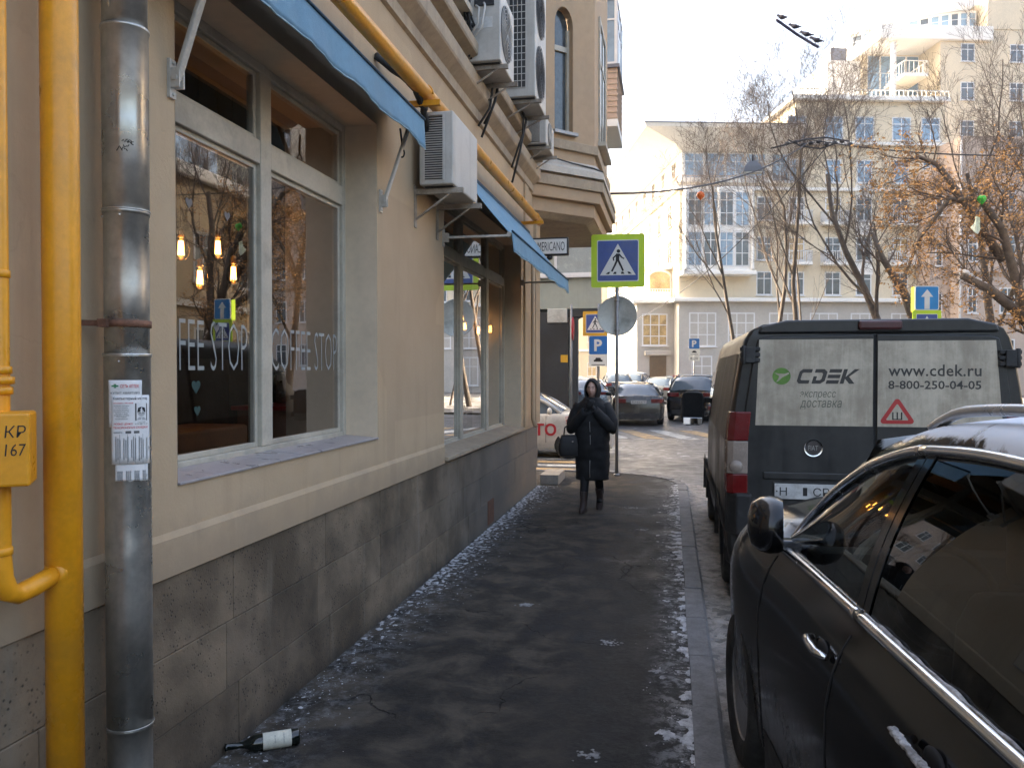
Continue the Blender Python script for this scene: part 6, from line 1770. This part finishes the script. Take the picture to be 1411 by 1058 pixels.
cb = thing("far_corner_building", "cream corner apartment house with glazed bay and wide white eaves beyond the crossing", "building", (.59,63.3,0), R(14))
MB().box(.0,9.0,.0,32,7.3,16.1).build("wall", M_CREAM, cb)
MB().box(9.0,20.6,.0,26,7.3,22.4).build("wall", M_CREAM, cb)
MB().box(.0,20.6,-.02,32,-.2,7.0).build("ground_floor_wall", M_STONE, cb)
MB().box(-.5,21.0,-.55,32,7.0,7.3).build("ledge", M_WHITE, cb, bevel=.05)
MB().box(-.25,20.9,-.25,32,15.5,15.75).build("string_course", M_WHITE, cb, bevel=.04)
# glazed top storey under the eaves
MB().box(.3,9.0,.4,31.5,16.1,18.6).build("top_storey", M_WHITE, cb)
tfront = lambda a,b,h: (a, .39-h, b)
for k in range(4): flat_window(cb, tfront, .5+1.6*k, 2.0+1.6*k, 16.5, 18.4, mt_f=M_WFR, mt_p=M_BLUEG, sill=False, fr=.06)
flat_window(cb, tfront, 7.3, 8.6, 16.3, 18.4, mt_f=M_WFR, mt_p=M_BLUEG, sill=False)
rail_part(cb, [(-.1,30),(-.1,-.15),(6.6,-.15)], 15.76, 16.55, "balustrade", mat("balustrade_stone", (.36,.30,.27), .8), .3)
ev = MB(); ev.loft([[(.2,.2,18.5),(9.1,.2,18.5),(9.1,32,18.5),(.2,32,18.5)],[(-.4,-.4,18.9),(9.1,-.4,18.9),(9.1,32.4,18.9),(-.4,32.4,18.9)],[(-2.9,-1.6,19.8),(9.1,-1.6,19.8),(9.1,33.6,19.8),(-2.9,33.6,19.8)],[(-3.0,-1.7,20.05),(9.1,-1.7,20.05),(9.1,33.7,20.05),(-3.0,33.7,20.05)]], smooth=False); ev.build("eaves", M_WHITE, cb)
MB().box(-3.05,9.1,-1.75,33.8,20.05,20.13).build("roof_edge", flat("dark_roof_metal", (.14,.15,.18), .5, .4), cb)
# upper right block: two storeys and parapet
MB().box(8.6,21.0,-.4,26,22.4,22.7).build("parapet_ledge", M_WHITE, cb, bevel=.04)
rail_part(cb, [(8.7,-.3),(20.9,-.3)], 22.7, 23.2, "roof_balustrade", M_WHITE, .35)
MB().box(8.6,21.0,-.35,0,19.0,19.25).build("string_course", M_WHITE, cb, bevel=.04)
front = lambda a,b,h: (a, -.002-h, b)
random.seed(31)
cols = [9.1, 11.96, 14.4, 17.3, 19.6]
for ci, x in enumerate(cols):
    for ri, zc_ in enumerate((8.5,11.15,14.2,17.1,20.4)):
        gl = M_BLUEG if ri >= 3 else (M_GOLDG if (ci, ri) in ((1,2),(0,1),(3,1)) else M_DARKG)
        w_ = .62 if ri < 4 else .75
        flat_window(cb, front, x-w_, x+w_, zc_-.95, zc_+.85, nv=2, mt_f=M_WFR, mt_p=gl, fr=.09, bars=(.3,))
        if ci in (0,1,3) and ri in (1,2):
            bo = MB().box(x-1.0,x+1.0,-.75,-.003,zc_-1.35,zc_-1.15).build("balcony", M_WHITE, cb, bevel=.03)
            rail_part(bo, [(x-.95,-.02),(x-.95,-.7),(x+.95,-.7),(x+.95,-.02)], zc_-1.15, zc_-.3, "railing", M_WFR, .17)
        if ci in (2,) and ri in (1,2,3): MB().box(x-.7,x+.7,-.05,-.003,zc_-2.0,zc_-1.06).build("panel", M_WHITE, cb)
# glazed bay
MB().prism([(.25,-.003),(.25,-1.0),(5.3,-1.0),(5.3,-.003)], tz, 9.3, 15.4).build("bay_wall", M_WHITE, cb)
MB().box(.0,5.6,-1.25,-.003,8.95,9.3).build("bay_ledge", M_WHITE, cb, bevel=.06)
bfr = lambda a,b,h: (a, -1.002-h, b)
for k in range(4):
    for zc_ in (9.6,12.6): flat_window(cb, bfr, .4+1.2*k, 1.5+1.2*k, zc_, zc_+2.6, mt_f=M_WFR, mt_p=M_DARKG if (k+zc_) % 2 < 1 else M_BLUEG, sill=False, fr=.08, bars=(.25,.62))
for x in (.25,5.3,2.75): MB().lathe([(.16,9.3),(.13,9.5),(.12,15.1),(.17,15.4)],12,Matrix.Translation((x,-1.12,0))).build("column", M_WHITE, cb)
bl_ = lambda a,b,h: (.248-h, a, b)
for zc_ in (9.6,12.6): flat_window(cb, bl_, -.9, -.1, zc_, zc_+2.6, nv=1, mt_f=M_WFR, mt_p=M_BLUEG, sill=False)
for x in (6.6,): 
    for zc_ in (8.5,11.15,14.2): flat_window(cb, front, x-.6, x+.6, zc_-.95, zc_+.85, mt_f=M_WFR, mt_p=M_DARKG, fr=.08, bars=(.3,))
# mezzanine and ground floor windows
for k, (x0, x1) in enumerate(((.8,2.9),(3.8,5.9),(7.0,9.2),(10.2,12.4),(13.4,15.6),(16.6,18.8))):
    flat_window(cb, front, x0, x1, 3.6, 6.2, nv=3, mt_f=M_WFR, mt_p=M_GOLDG if k < 2 else M_DARKG, fr=.1, bars=(.3,.65))
for x0, x1 in ((1.0,2.6),(4.4,6.0),(7.4,9.0),(10.8,12.4),(14.2,15.8)):
    flat_window(cb, front, x0, x1, .5, 2.9, nv=2, mt_f=M_WFR, mt_p=M_DARKG, fr=.1)
# projecting corner with entrance, terrace and arched window above
MB().box(-2.9,-.003,1.5,14,-.2,7.0).build("entrance_block", M_STONE, cb)
MB().box(-3.3,-.5,1.1,14.4,7.0,7.28).build("entrance_ledge", M_WHITE, cb, bevel=.05)
ef = lambda a,b,h: (a, 1.498-h, b)
flat_window(cb, ef, -2.5, -.5, 3.7, 6.2, nv=3, mt_f=M_WFR, mt_p=M_GOLDG, bars=(.35,.7), fr=.1)
d_ = MB().box(-1.9,-.6,1.40,1.497,-.1,2.9).build("entrance_door", mat("bronze_door", (.11,.07,.035), .4, .3, var=.2), cb)
MB().box(-2.3,-.3,1.2,1.497,2.95,3.3).build("entrance_canopy", M_STONE, cb, bevel=.04)
rail_part(cb, [(-3.1,13.5),(-3.1,1.4),(-.1,1.4)], 7.28, 8.1, "terrace_railing", M_WFR, .2)
q = MB(); q.prism([(-1.9,7.3),(-.01,7.3),(-.01,9.2)] + [(-.95+.94*math.cos(R(a)),9.2+.5*math.sin(R(a))) for a in range(15,181,15)] , lambda a,b,h:(a,h,b), 2.2, 6.0); al = q.build("arched_loggia", M_WHITE, cb)
q = MB(); q.prism([(-1.7,8.0),(-.15,8.0),(-.15,9.15)] + [(-.95+.78*math.cos(R(a)),9.15+.4*math.sin(R(a))) for a in range(15,181,15)] , lambda a,b,h:(a,h,b), 2.17, 2.197); q.build("pane", M_GOLDG, al)
# windows and small balconies on the sunlit left side
lf = lambda a,b,h: (-.002-h, a, b)
M_DULLG = mat("dulled_sunside_pane", (.05,.038,.028), .5, var=.4, scale=.9, spec=.12)  # glass darkened and dulled in its colour so the sun doesn't wash it out
for k in range(8):
    y = 2.2+3.6*k
    for zc_ in (8.6,11.15,14.0): flat_window(cb, lf, y, y+1.2, zc_-.9, zc_+.9, mt_f=M_STONE, mt_p=M_DULLG, fr=.09, bars=(.3,))
    flat_window(cb, lambda a,b,h: (.298-h,a,b), y, y+1.2, 16.5, 18.2, mt_f=M_STONE, mt_p=M_DULLG, sill=False)
    if k % 2 == 0:
        bo = MB().box(-.7,-.003,y-.3,y+1.5,9.75,9.92).build("balcony", M_WHITE, cb, bevel=.02); rail_part(bo, [(-.02,y-.25),(-.66,y-.25),(-.66,y+1.45),(-.02,y+1.45)], 9.92, 10.75, "railing", M_WFR, .2)
    flat_window(cb, lf, y, y+2.0, 3.7, 6.1, mt_f=M_STONE, mt_p=M_DULLG, fr=.1)

# tall building with curved penthouse behind
tb = thing("tall_building", "tall cream building with curved penthouse and recessed blue glazed balcony, upper right", "building", (21.67,90.86,0), R(14))
MB().box(6.0,34,0,16,0,37.4).build("wall", M_CREAM, tb); MB().box(-.3,6.0,4.0,16,0,37.4).build("wall", M_CREAM, tb); MB().box(-.3,6.0,0,4.0,0,30.4).build("wall", M_CREAM, tb)
MB().box(-.6,11.5,-.4,16,36.1,37.6).build("terrace_parapet", M_WHITE, tb, bevel=.1); MB().box(11.0,34,-.1,16,37.4,47).build("upper_block", M_CREAM, tb)
rf2 = lambda a,b,h: (a, 3.998-h, b)
for k in range(4): flat_window(tb, rf2, .2+1.45*k, 1.6+1.45*k, 30.6, 36.0, nv=1, mt_f=M_WFR, mt_p=M_BLUEG, sill=False, fr=.08, bars=(.35,.7))
MB().lathe([(.35,30.4),(.3,31),(.28,35.8),(.38,36.1)],14,Matrix.Translation((1.2,.4,0))).build("column", M_WHITE, tb)
bo = MB().box(2.0,4.6,-.3,3.9,32.3,32.6).build("balcony", M_WHITE, tb, bevel=.04); rail_part(bo, [(2.05,3.5),(2.05,-.25),(4.55,-.25),(4.55,3.5)], 32.6, 33.9, "railing", M_WHITE, .5)
# curved penthouse
arcp = [(.6+9.9*math.sin(math.pi/2*k/12)*1.0, 7.5-7.2*(1-math.cos(math.pi/2*k/12)) if False else 8.0-6.5*math.sin(math.pi/2*k/12)) for k in range(13)]
arcp = [(.6+10.2*k/12, 8.5-7.0*math.sin(math.pi*.5*k/12)) for k in range(13)]
q = MB(); q.prism(arcp+[(10.8,15),(.6,15)], tz, 37.6, 40.0); pw = q.build("penthouse_wall", M_WHITE, tb)
for k in range(12):
    a, c = Vector((*arcp[k],0)), Vector((*arcp[k+1],0)); d = (c-a).normalized(); n_ = Vector((d.y,-d.x,0)); L = (c-a).length
    flat_window(tb, lambda p_,b,h,a=a,d=d,n_=n_: tuple(a+d*p_+n_*(h+.003)+Vector((0,0,b))), .08, L-.08, 37.9, 39.8, nv=1, mt_f=M_WFR, mt_p=M_BLUEG if k % 3 else M_DARKG, sill=False, fr=.07, bars=(.35,))
q = MB(); q.loft([[(a-.8,b_-1.0,40.05) for a,b_ in arcp]+[(10.9,15,40.05),(.2,15,40.05)], [(a-.9,b_-1.15,40.6) for a,b_ in arcp]+[(10.9,15,40.6),(.1,15,40.6)], [(a*.9+1.2,b_*.9+2,41.6) for a,b_ in arcp]+[(10.9,14,41.6),(2,14,41.6)]], smooth=False); q.build("penthouse_roof", mat("white_metal_roof", (.62,.65,.7), .5, var=.05), tb)
tf = lambda a,b,h: (a, -.002-h, b)
for x in (8.2,13.5,17.5,21.5):
    for zb in (18,22,26,30,34): flat_window(tb, tf, x, x+1.5, zb, zb+1.9, mt_f=M_WFR, mt_p=M_DARKG, fr=.1)
flat_window(tb, lambda a,b,h:(a,-.102-h,b), 14.0, 15.6, 41.5, 43, mt_f=M_WFR, mt_p=M_DARKG)
MB().box(-4.0,-.303,4.5,14,0,35.6).build("stair_wing", M_WHITE, tb)
MB().box(-3.6,-1.8,4.6,8,35.6,37.0).build("roof_hatch", flat("dark_roof_metal", (.14,.15,.18), .5, .4), tb)

# pinkish plastered house on the right behind the tree
rb_ = thing("plain_house", "plain pinkish beige house with narrow windows behind the leafy tree, right", "building", (20.92,65.23,0), R(14))
M_PINK = mat("pinkish_render", (.46,.36,.29), .88, var=.07, scale=.6, streak=.12)
MB().box(0,20,0,14,-.2,19).build("wall", M_PINK, rb_); MB().box(-1.6,-.003,1.2,14,-.2,17).build("wing_wall", M_PINK, rb_)
rfw = lambda a,b,h: (a, -.002-h, b)
for x in (.55,3.0,5.6,8.2,10.8):
    for zb in (2.2,6.0,9.8,13.6): flat_window(rb_, rfw, x, x+(.75 if x < 1 else 1.2), zb, zb+1.9, mt_f=M_WFR, mt_p=M_DARKG, fr=.09, bars=(.33,))
for zb in (6.0,9.8,13.6): flat_window(rb_, lambda a,b,h:(a,1.198-h,b), -1.2,-.65,zb-.2,zb+1.6, nv=1, mt_f=M_WFR, mt_p=M_DARKG, fr=.08)
MB().tube([(-.08,-.12,0),(-.08,-.12,19)], .08, 8).build("rain_pipe", M_WFR, rb_)
MB().box(-.2,20.2,-.3,14,9.0,9.15).build("string_course", M_PINK, rb_)

# house across the street on the right: seen mostly as the reflection in the shop glass
hs = thing("opposite_house", "ochre house across the street, mirrored in the shop windows", "building", (13.2,0,0))
M_OCH = mat("ochre_render", (.50,.39,.26), .88, var=.08, scale=.6, streak=.15)
MB().box(0,10,3.0,33.4,-.2,9.4).build("wall", M_OCH, hs); MB().box(-.12,0,2.9,33.5,-.2,.9).build("plinth", M_STONE, hs); MB().box(-.35,0,2.9,33.5,9.0,9.5).build("cornice", M_WHITE, hs, bevel=.08); MB().box(-.15,0,2.9,33.5,4.2,4.45).build("string_course", M_WHITE, hs)
hf = lambda a,b,h: (-.002-h, -a, b)
for k in range(9):
    for zb in (1.5,5.2): flat_window(hs, hf, -(5.0+3.3*k)-1.3, -(5.0+3.3*k), zb, zb+1.95, mt_f=M_WFR, mt_p=M_DARKG, fr=.1, bars=(.3,))

# building with the arcade across the side street
ab = thing("arcade_building", "grey-green building with dark ground floor passage beyond the side street", "building", (0,24.0,0))
M_GG = mat("grey_green_render", (.34,.36,.31), .85, var=.08, scale=.6, streak=.15); M_DKC = mat("dark_cladding", (.030,.032,.034), .5, var=.2, scale=1.2)
MB().prism([(-14,0),(-2.0,0),(-5.9,16),(-14,16)], tz, 3.62, 25.0).build("wall", M_GG, ab); MB().prism([(-14,.25),(-3.95,.25),(-7.8,16),(-14,16)], tz, -.1, 3.62).build("ground_wall", M_DKC, ab)
MB().box(-3.94,-2.98,-.05,.2,-.05,3.52).build("dark_panel", M_DKC, ab, bevel=.01); MB().box(-2.93,-2.70,-.02,.24,-.05,3.36).build("passage_post", M_DKC, ab, bevel=.01); MB().box(-3.0,-1.98,-.03,.3,3.37,3.6).build("passage_lintel", M_DKC, ab, bevel=.01)
for y in (5.2,10.4): MB().box(-2.35-.25*y,-2.05-.25*y,y,y+.3,-.1,3.62).build("passage_post", M_GG, ab)
MB().box(-3.6,-3.0,-.09,-.052,3.2,3.62).build("white_box", M_SBACK, ab, bevel=.02)
MB().box(-3.2,-2.99,-.056,-.052,2.03,2.25).build("yellow_notice", M_SORANGE, ab)
agf = lambda a,b,h: (a, -.002-h, b)
for x in (-4.9,-3.4): flat_window(ab, agf, x, x+1.3, 4.6, 6.6, nv=1, mt_f=M_WFR, mt_p=mat("milky_glass", (.30,.34,.34), .2, var=.1), fr=.08, bars=())
for x in (-12,-10,-8,-6,-4):
    for zb in (8.0,): flat_window(ab, agf, x, x+1.2, zb, zb+1.8, mt_f=M_WFR, mt_p=M_DARKG)
MB().box(-2.0,-1.5,-.6,1.8,8.75,8.95).build("balcony_floor", M_WHITE, ab); sid = MB().box(-1.98,-1.52,-.58,1.78,8.95,10.4).build("balcony_panel", mat("balcony_siding", (.46,.33,.25), .7, var=.1), ab)
for k in range(9): MB().box(-2.0,-1.505,-.595,1.79,8.98+.16*k,9.0+.16*k).build("siding_joint", M_MOULD, sid)
MB().box(-2.02,-1.45,-.65,1.85,10.4,10.5).build("balcony_cap", flat("dark_roof_metal", (.14,.15,.18), .5, .4), ab)
flat_window(ab, lambda a,b,h: (a,-.58-h,b), -1.98,-1.53,10.5,12.4, nv=1, mt_f=M_WFR, mt_p=M_BLUEG, sill=False)
flat_window(ab, lambda a,b,h: (-1.53+h,a,b), -.55,1.75,10.5,12.4, nv=3, mt_f=M_WFR, mt_p=M_BLUEG, sill=False)
# pole with a round no-entry sign seen edge on
np_ = thing("edge_on_sign", "round red sign seen edge on, on a thin pole before the dark passage panel", "road sign", (-2.82,23.4,0))
MB().tube([(0,0,-.05),(0,0,3.7)], .035, 10).build("pole", M_POLE, np_); MB().lathe([(0,0),(.33,0),(.33,.015),(0,.015)],28,frame((.045,0,3.0),(0,1,0),(0,0,1))).build("plate", flat("sign_red", (.5,.02,.03), .4), np_)
# cream houses closing the street
for nm, lab, loc, dims, nwin in (("street_end_house", "cream house closing the street, seen through the dark passage", (-16.5,104,0), (16,14,15), 6), ("street_end_house", "pale house beside the far left end of the corner building", (-4.2,128,0), (14,12,13), 5)):
    t = thing(nm, lab, "building", loc, R(8), "cream houses at the end of the street")
    MB().box(0,dims[0],0,dims[1],-.2,dims[2]).build("wall", M_CREAM, t); MB().box(-.2,dims[0]+.2,-.3,0,4.2,4.5).build("string_course", M_WHITE, t)
    for k in range(nwin):
        for zb in (1.0,5.4,8.8,11.6): 
            if zb+1.9 < dims[2]: flat_window(t, rfw, 1.0+2.5*k, 2.2+2.5*k, zb, zb+1.8, mt_f=M_WFR, mt_p=M_DARKG if k % 2 else M_GOLDG, fr=.1)

# ================================================================== TREES
M_BARK = mat("grey_brown_bark", (.12,.095,.075), .95, var=.35, scale=6, bump=.5, bscale=30)
M_TWIG = mat("twig_bark", (.12,.09,.07), .9, var=.25, scale=3)
M_LEAF = mat("dead_orange_leaf", (.46,.26,.10), .8, var=.55, scale=22)
def grow(rng, mbs, p, d, L, r, lev, maxlev, spread, tips, tropism=.12, dens=1.0, wob=.16):
    n_ = 6 if lev < 2 else (4 if lev < 4 else 2)
    pts = [Vector(p)]; dirs = [Vector(d)]; q = Vector(p); dd = Vector(d).normalized()
    for i_ in range(n_):
        dd = (dd + Vector((rng.gauss(0,wob),rng.gauss(0,wob),rng.gauss(0,wob*.7)+tropism*.35))).normalized()
        q = q + dd*L/n_; pts.append(q.copy()); dirs.append(dd.copy())
    rad = [max(.004, r*(1-.62*i_/n_)) for i_ in range(n_+1)]
    mbs[0 if lev <= 1 else 1].tube(pts, rad, (9,7,5,4,3,3)[lev], caps=False)
    if lev >= maxlev: tips.append((pts[-1], dd, pts[len(pts)//2])); return
    kids = max(2, int(round((6,6,6,5,3)[lev]*dens)))
    for k in range(kids):
        t = (.32 if lev == 0 else .2) + (.98-(.32 if lev == 0 else .2))*(k+rng.random())/kids
        i_ = min(n_-1, int(t*n_)); f_ = t*n_-i_
        bp_ = pts[i_].lerp(pts[i_+1], f_); bd = dirs[i_+1]
        ax = bd.cross(Vector((rng.gauss(0,1),rng.gauss(0,1),rng.gauss(0,1))))
        if ax.length < 1e-3: continue
        nd = Matrix.Rotation(R(rng.uniform(*spread)*(1.0 if lev < 2 else 1.45)),3,ax.normalized()) @ bd
        cl_ = L*rng.uniform(.42,.72)*(1-.25*t); cr_ = max(.0045, rad[i_]*rng.uniform(.36,.55))
        grow(rng, mbs, bp_, nd, cl_, cr_, lev+1, maxlev, spread, tips, tropism, dens, wob)
def tree(label, base, height, r, seed, lean=(0,0,1), maxlev=5, spread=(16,42), dens=1.0, leaves=0, tropism=.3, name="bare_tree", extra=None, leaf_box=None, wob=.12):
    rng = random.Random(seed); t = thing(name, label, "tree", base, 0, "street trees")
    A, B = MB(), MB(); tips = []
    grow(rng, (A,B), (0,0,-.1), Vector(lean).normalized(), height, r, 0, maxlev, spread, tips, tropism, dens, wob)
    for pth, rad, nkid in (extra or []):
        pts = [Vector(p_) for p_ in pth]
        A.tube(pts, rad, 9)
        for k in range(nkid):
            i_ = rng.randint(1,len(pts)-1); dd = (pts[i_]-pts[i_-1]).normalized(); ax = dd.cross(Vector((rng.gauss(0,1),rng.gauss(0,1),rng.gauss(0,1)))).normalized()
            grow(rng, (B,B), pts[i_-1].lerp(pts[i_],rng.random()), Matrix.Rotation(R(rng.uniform(30,75)),3,ax)@dd, rng.uniform(.9,1.9), rad[i_]*.4, 2, 5, spread, tips, tropism, dens)
    A.build("trunk", M_BARK, t, fix=False); B.build("crown", M_TWIG, t, fix=False)
    if leaves:
        lm = MB(); cl_ = [tp_ for tp_ in tips if leaf_box is None or leaf_box(tp_[0])]
        rng.shuffle(cl_); cl_ = cl_[:max(1,leaves//14)]
        for k in range(leaves):
            tp_, dd, mp_ = cl_[k % len(cl_)]
            c = tp_.lerp(mp_, rng.random()) + Vector((rng.gauss(0,.10),rng.gauss(0,.10),rng.gauss(0,.10)-.05))
            s = rng.uniform(.012,.042); u = Vector((rng.gauss(0,1),rng.gauss(0,1),rng.gauss(0,.6))).normalized(); v = u.cross(Vector((rng.gauss(0,1),rng.gauss(0,1),rng.gauss(0,1)))).normalized()
            lm.add([c-u*s*1.3, c+v*s*.7+u*s*.1, c+u*s*1.3, c-v*s*.7+u*s*.1], [(0,1,2),(0,2,3)])
        lo = lm.build("dead_leaves", M_LEAF, t, fix=False); lo["kind"] = "stuff"
    return t
tree("leftmost thin bare tree of the clump before the glazed bay", (3.0,39.3,0), 10.6, .11, 1, (-.15,0,1), 5, dens=1.0)
tree("bare tree with forked trunk in the middle of the clump, leaning left", (4.3,39.8,0), 11.5, .13, 2, (-.09,.05,1), 5, dens=1.05)
tree("straight bare tree at the right of the clump, above the van roof", (5.0,38.6,0), 11.8, .14, 6, (.08,0,1), 5, dens=1.0)
tree("slender bare sapling right of the clump with few branches", (6.4,40.0,0), 8.6, .07, 9, (-.16,0,1), 3, dens=.8)
tree("dense bare tree between the one-way sign and the balconies", (8.9,33.2,0), 10.6, .19, 12, (-.10,.02,1), 5, dens=1.12,
     extra=[([(.3,-1,0),(.1,-1,3.0),(-.45,-1,4.6),(-1.2,-1,5.9),(-1.6,-1,6.9)], [.21,.19,.15,.11,.06], 5)])
tree("tall bare tree behind the leafy tree, upper right", (12.6,34.5,0), 9.6, .20, 17, (.09,0,1), 5, spread=(14,34), dens=1.05)
tree("bare tree at the far right edge, half out of the picture", (16.0,37.5,0), 10.5, .22, 23, (.02,0,1), 5, spread=(14,36), dens=1.05)
lt = tree("big leaning tree with clinging orange leaves at the right edge", (9.3,22.2,0), 7.6, .18, 31, (-.2,.0,1), 5, dens=1.05, leaves=11000, name="leafy_tree", tropism=.12,
     extra=[([(-.5,-.3,2.0),(-1.0,-.5,3.6),(-1.45,-.6,5.2),(-2.0,-.8,5.9),(-2.75,-.9,5.9),(-3.4,-1.0,5.0),(-3.7,-1.0,4.2)], [.13,.115,.095,.08,.065,.045,.03], 16),
            ([(-.55,-.5,2.6),(-1.2,-.8,3.2),(-1.9,-1.0,3.75),(-2.5,-1.1,4.05)], [.13,.12,.10,.085], 2),
            ([(-1.2,0,4.5),(-2.0,.2,6.0),(-2.7,.1,7.0),(-3.2,0,7.2)], [.11,.09,.07,.05], 12)], leaf_box=lambda p_: p_.z < 7.6 and p_.x < .8)
# snow lying on the cut limb
sn = MB(); random.seed(77)
for k in range(70):
    t = random.random(); p_ = Vector((-.55,-.5,2.6)).lerp(Vector((-2.5,-1.1,4.05)), t) + Vector((random.uniform(-.05,.05),random.uniform(-.06,.06),.115+.03*math.sin(t*9)+.05*math.sin(t*math.pi)))
    sn.ell(p_, (random.uniform(.05,.11),.06,random.uniform(.03,.06)), 8, 6)
o = sn.build("snow_cap", mat("clean_snow", (.75,.76,.78), .8, var=.08, bump=.3), lt); o["kind"] = "stuff"

# ================================================================== WIRES, LAMP, BIRDS, BALLOONS
M_WIRE = flat("wire_black", (.03,.03,.035), .6)
def sagw(a, c, sag, n_=16):
    a, c = Vector(a), Vector(c); return [a.lerp(c,k/n_)+Vector((0,0,-sag*4*(k/n_)*(1-k/n_))) for k in range(n_+1)]
def wire(label, a, c, sag, r=.012):
    m_ = MB(); m_.tube(sagw(a,c,sag), r, 5); return tag(m_.build("overhead_wire", M_WIRE), label, "wire", "overhead wires over the crossing")
wire("black wire running from the oriel to the wire junction", (-1.15,15.9,5.22), (4.9,31.6,10.15), .45, .022)
wire("black wire running from the junction out of the picture to the right", (4.9,31.6,10.3), (13.2,26.0,8.0), .35, .024)
wire("thin wire slanting down from the junction towards the round sign", (5.6,31.8,10.0), (-2.2,44.0,4.3), .8, .018)
wire("wire from the junction past the lamp to the corner building eaves", (5.2,31.7,10.2), (.1,62.0,15.6), .5, .018)
wire("upper wire from the junction to the tall building", (4.9,31.6,10.4), (14.0,64.0,22.4), .4, .010)
wj = MB()
for k in range(9): wj.ell((4.2+.28*k, 31.5+.04*k, 10.15+.06*math.sin(k*2.1)), (.10,.09,.07), 8, 6)
wj.tube([(3.6,31.3,9.95),(4.2,31.5,10.12),(4.9,31.6,10.3),(5.6,31.7,10.35),(6.4,31.8,10.2)], .032, 6); wj.tube([(4.2,31.5,10.3),(4.7,31.6,10.05),(5.4,31.7,9.95),(6.0,31.75,10.15)], .03, 6)
tag(wj.build("wire_junction", M_WIRE), "knot of clamps and insulators where the overhead wires meet", "wire clamp")
sl = thing("street_lamp", "grey trapezoid street lamp hanging from the wires before the bare trees", "street lamp", (2.95,31.3,9.3))
q = MB(); q.loft([[(-.36,-.2,-.2),(.36,-.2,-.2),(.36,.2,-.2),(-.36,.2,-.2)],[(-.30,-.17,.0),(.30,-.17,.0),(.30,.17,.0),(-.30,.17,.0)],[(-.14,-.09,.2),(.14,-.09,.2),(.14,.09,.2),(-.14,.09,.2)]], smooth=False); q.build("housing", mat("lamp_housing", (.13,.14,.16), .5, var=.08), sl, bevel=.02)
MB().box(-.32,.32,-.17,.17,-.235,-.202).build("diffuser", M_SWHITE, sl); MB().tube([(0,0,.2),(0,0,.42)], .03, 8).build("hanger", M_WIRE, sl)
pb_ = MB(); A_, B_ = Vector((2.53,21.02,10.41)), Vector((3.71,22.27,10.14))
pb_.tube([A_, A_.lerp(B_,.5)+Vector((0,0,-.03)), B_], .035, 8); tag(pb_.build("wire_bar", flat("bar_dark_blue", (.03,.03,.08), .6)), "short dark bar hanging in the sky with four birds on it", "bar")
wire("hair-thin wire carrying the bar with the birds on the left", (-1.2,15.6,11.2), tuple(A_), .1, .003)
wire("hair-thin wire carrying the bar with the birds on the right", tuple(B_), (13.0,30.0,9.0), .2, .003)
for k, lb in enumerate(("bird perched at the left end of the bar", "second bird from the left on the bar", "third bird from the left on the bar", "bird perched at the right end of the bar")):
    p_ = A_.lerp(B_, (.12,.42,.70,.95)[k]) + Vector((0,0,.03-.02*(k in (1,2))))
    t = thing("bird", "small dark " + lb, "bird", p_, R(40+10*k), "birds on the bar")
    q = MB(); q.loft([[(r_*math.cos(a)*.9, y, z+r_*math.sin(a)) for a in [2*math.pi*j/10 for j in range(10)]] for y, z, r_ in ((-.20,.05,.008),(-.13,.07,.025),(-.05,.10,.055),(.03,.13,.062),(.08,.17,.045),(.11,.205,.038),(.14,.21,.03),(.165,.208,.008),(.185,.205,.003))]); q.build("body", flat("bird_dark", (.04,.04,.06), .8), t)
    for s in (-1,1): 
        MB().tube([(s*.02,.0,.08),(s*.02,.01,.0)], .004, 5).build("leg", M_WIRE, t)
        MB().ell((s*.052,-.02,.115),(.012,.085,.035),8,6).build("wing", flat("bird_dark", (.04,.04,.06), .8), t)
def balloon(label, p_, r_, col, nm):
    t = thing("balloon", label, "balloon", p_, 0, "balloons caught in the trees")
    MB().lathe([(0,-r_*1.25),(r_*.15,-r_*1.15),(r_*.7,-r_*.6),(r_,0),(r_*.85,r_*.6),(r_*.4,r_*.95),(0,r_*1.03)], 18).build("skin", mat(nm, col, .25, var=.05), t)
    MB().tube([(0,0,-r_*1.25),(.03,0,-r_*2),(-.02,.02,-r_*3)], .004, 4).build("string", M_WIRE, t)
balloon("orange balloon caught in the bare trees", (1.2,35.0,9.1), .17, (.75,.13,.01), "balloon_orange")
balloon("green balloon caught among the orange leaves", (7.05,20.6,5.75), .10, (.03,.5,.06), "balloon_green")
q = MB(); q.prism([(0,.0),(.07,-.05),(.1,-.3),(.03,-.42),(-.04,-.38),(-.1,-.25),(-.03,-.16)], lambda a,b,h:(6.9+a,20.5+h+.05*math.sin(b*20),5.35+b), 0, .02); tag(q.build("plastic_bag", mat("bag_plastic", (.5,.6,.5), .4, var=.3, scale=8)), "torn pale plastic bag snagged below the green balloon", "bag")

# unseen house added to keep the low sun off the corner
eh = thing("added_shade_house", "unseen house added on the left to block the low sun, out of the picture", "building", (-34,0,0))
MB().box(-6,0,2,44,-.2,26).build("wall", M_CREAM, eh)
for k in range(10):
    for zb in (1.5,5.2,8.8,12.4,16,19.6): flat_window(eh, lambda a,b,h: (.002+h,a,b), 4+4*k, 5.4+4*k, zb, zb+1.9, mt_f=M_WFR, mt_p=M_DARKG, fr=.1)

# added volume mimicking veiling glare over the distance, as thin haze
hz = MB(); hz.box(-165,165,-65,265,ROAD_Z-1.0,52)
m_, nt_, out_ = new_mat("veiling_glare_haze")
pv = N(nt_, "ShaderNodeVolumePrincipled"); pv.inputs["Color"].default_value = (.95,.96,1,1); pv.inputs["Density"].default_value = .0005; pv.inputs["Anisotropy"].default_value = .5
nt_.links.new(pv.outputs[0], out_.inputs["Volume"])
tag(hz.build("glare_haze", m_), kind="stuff")
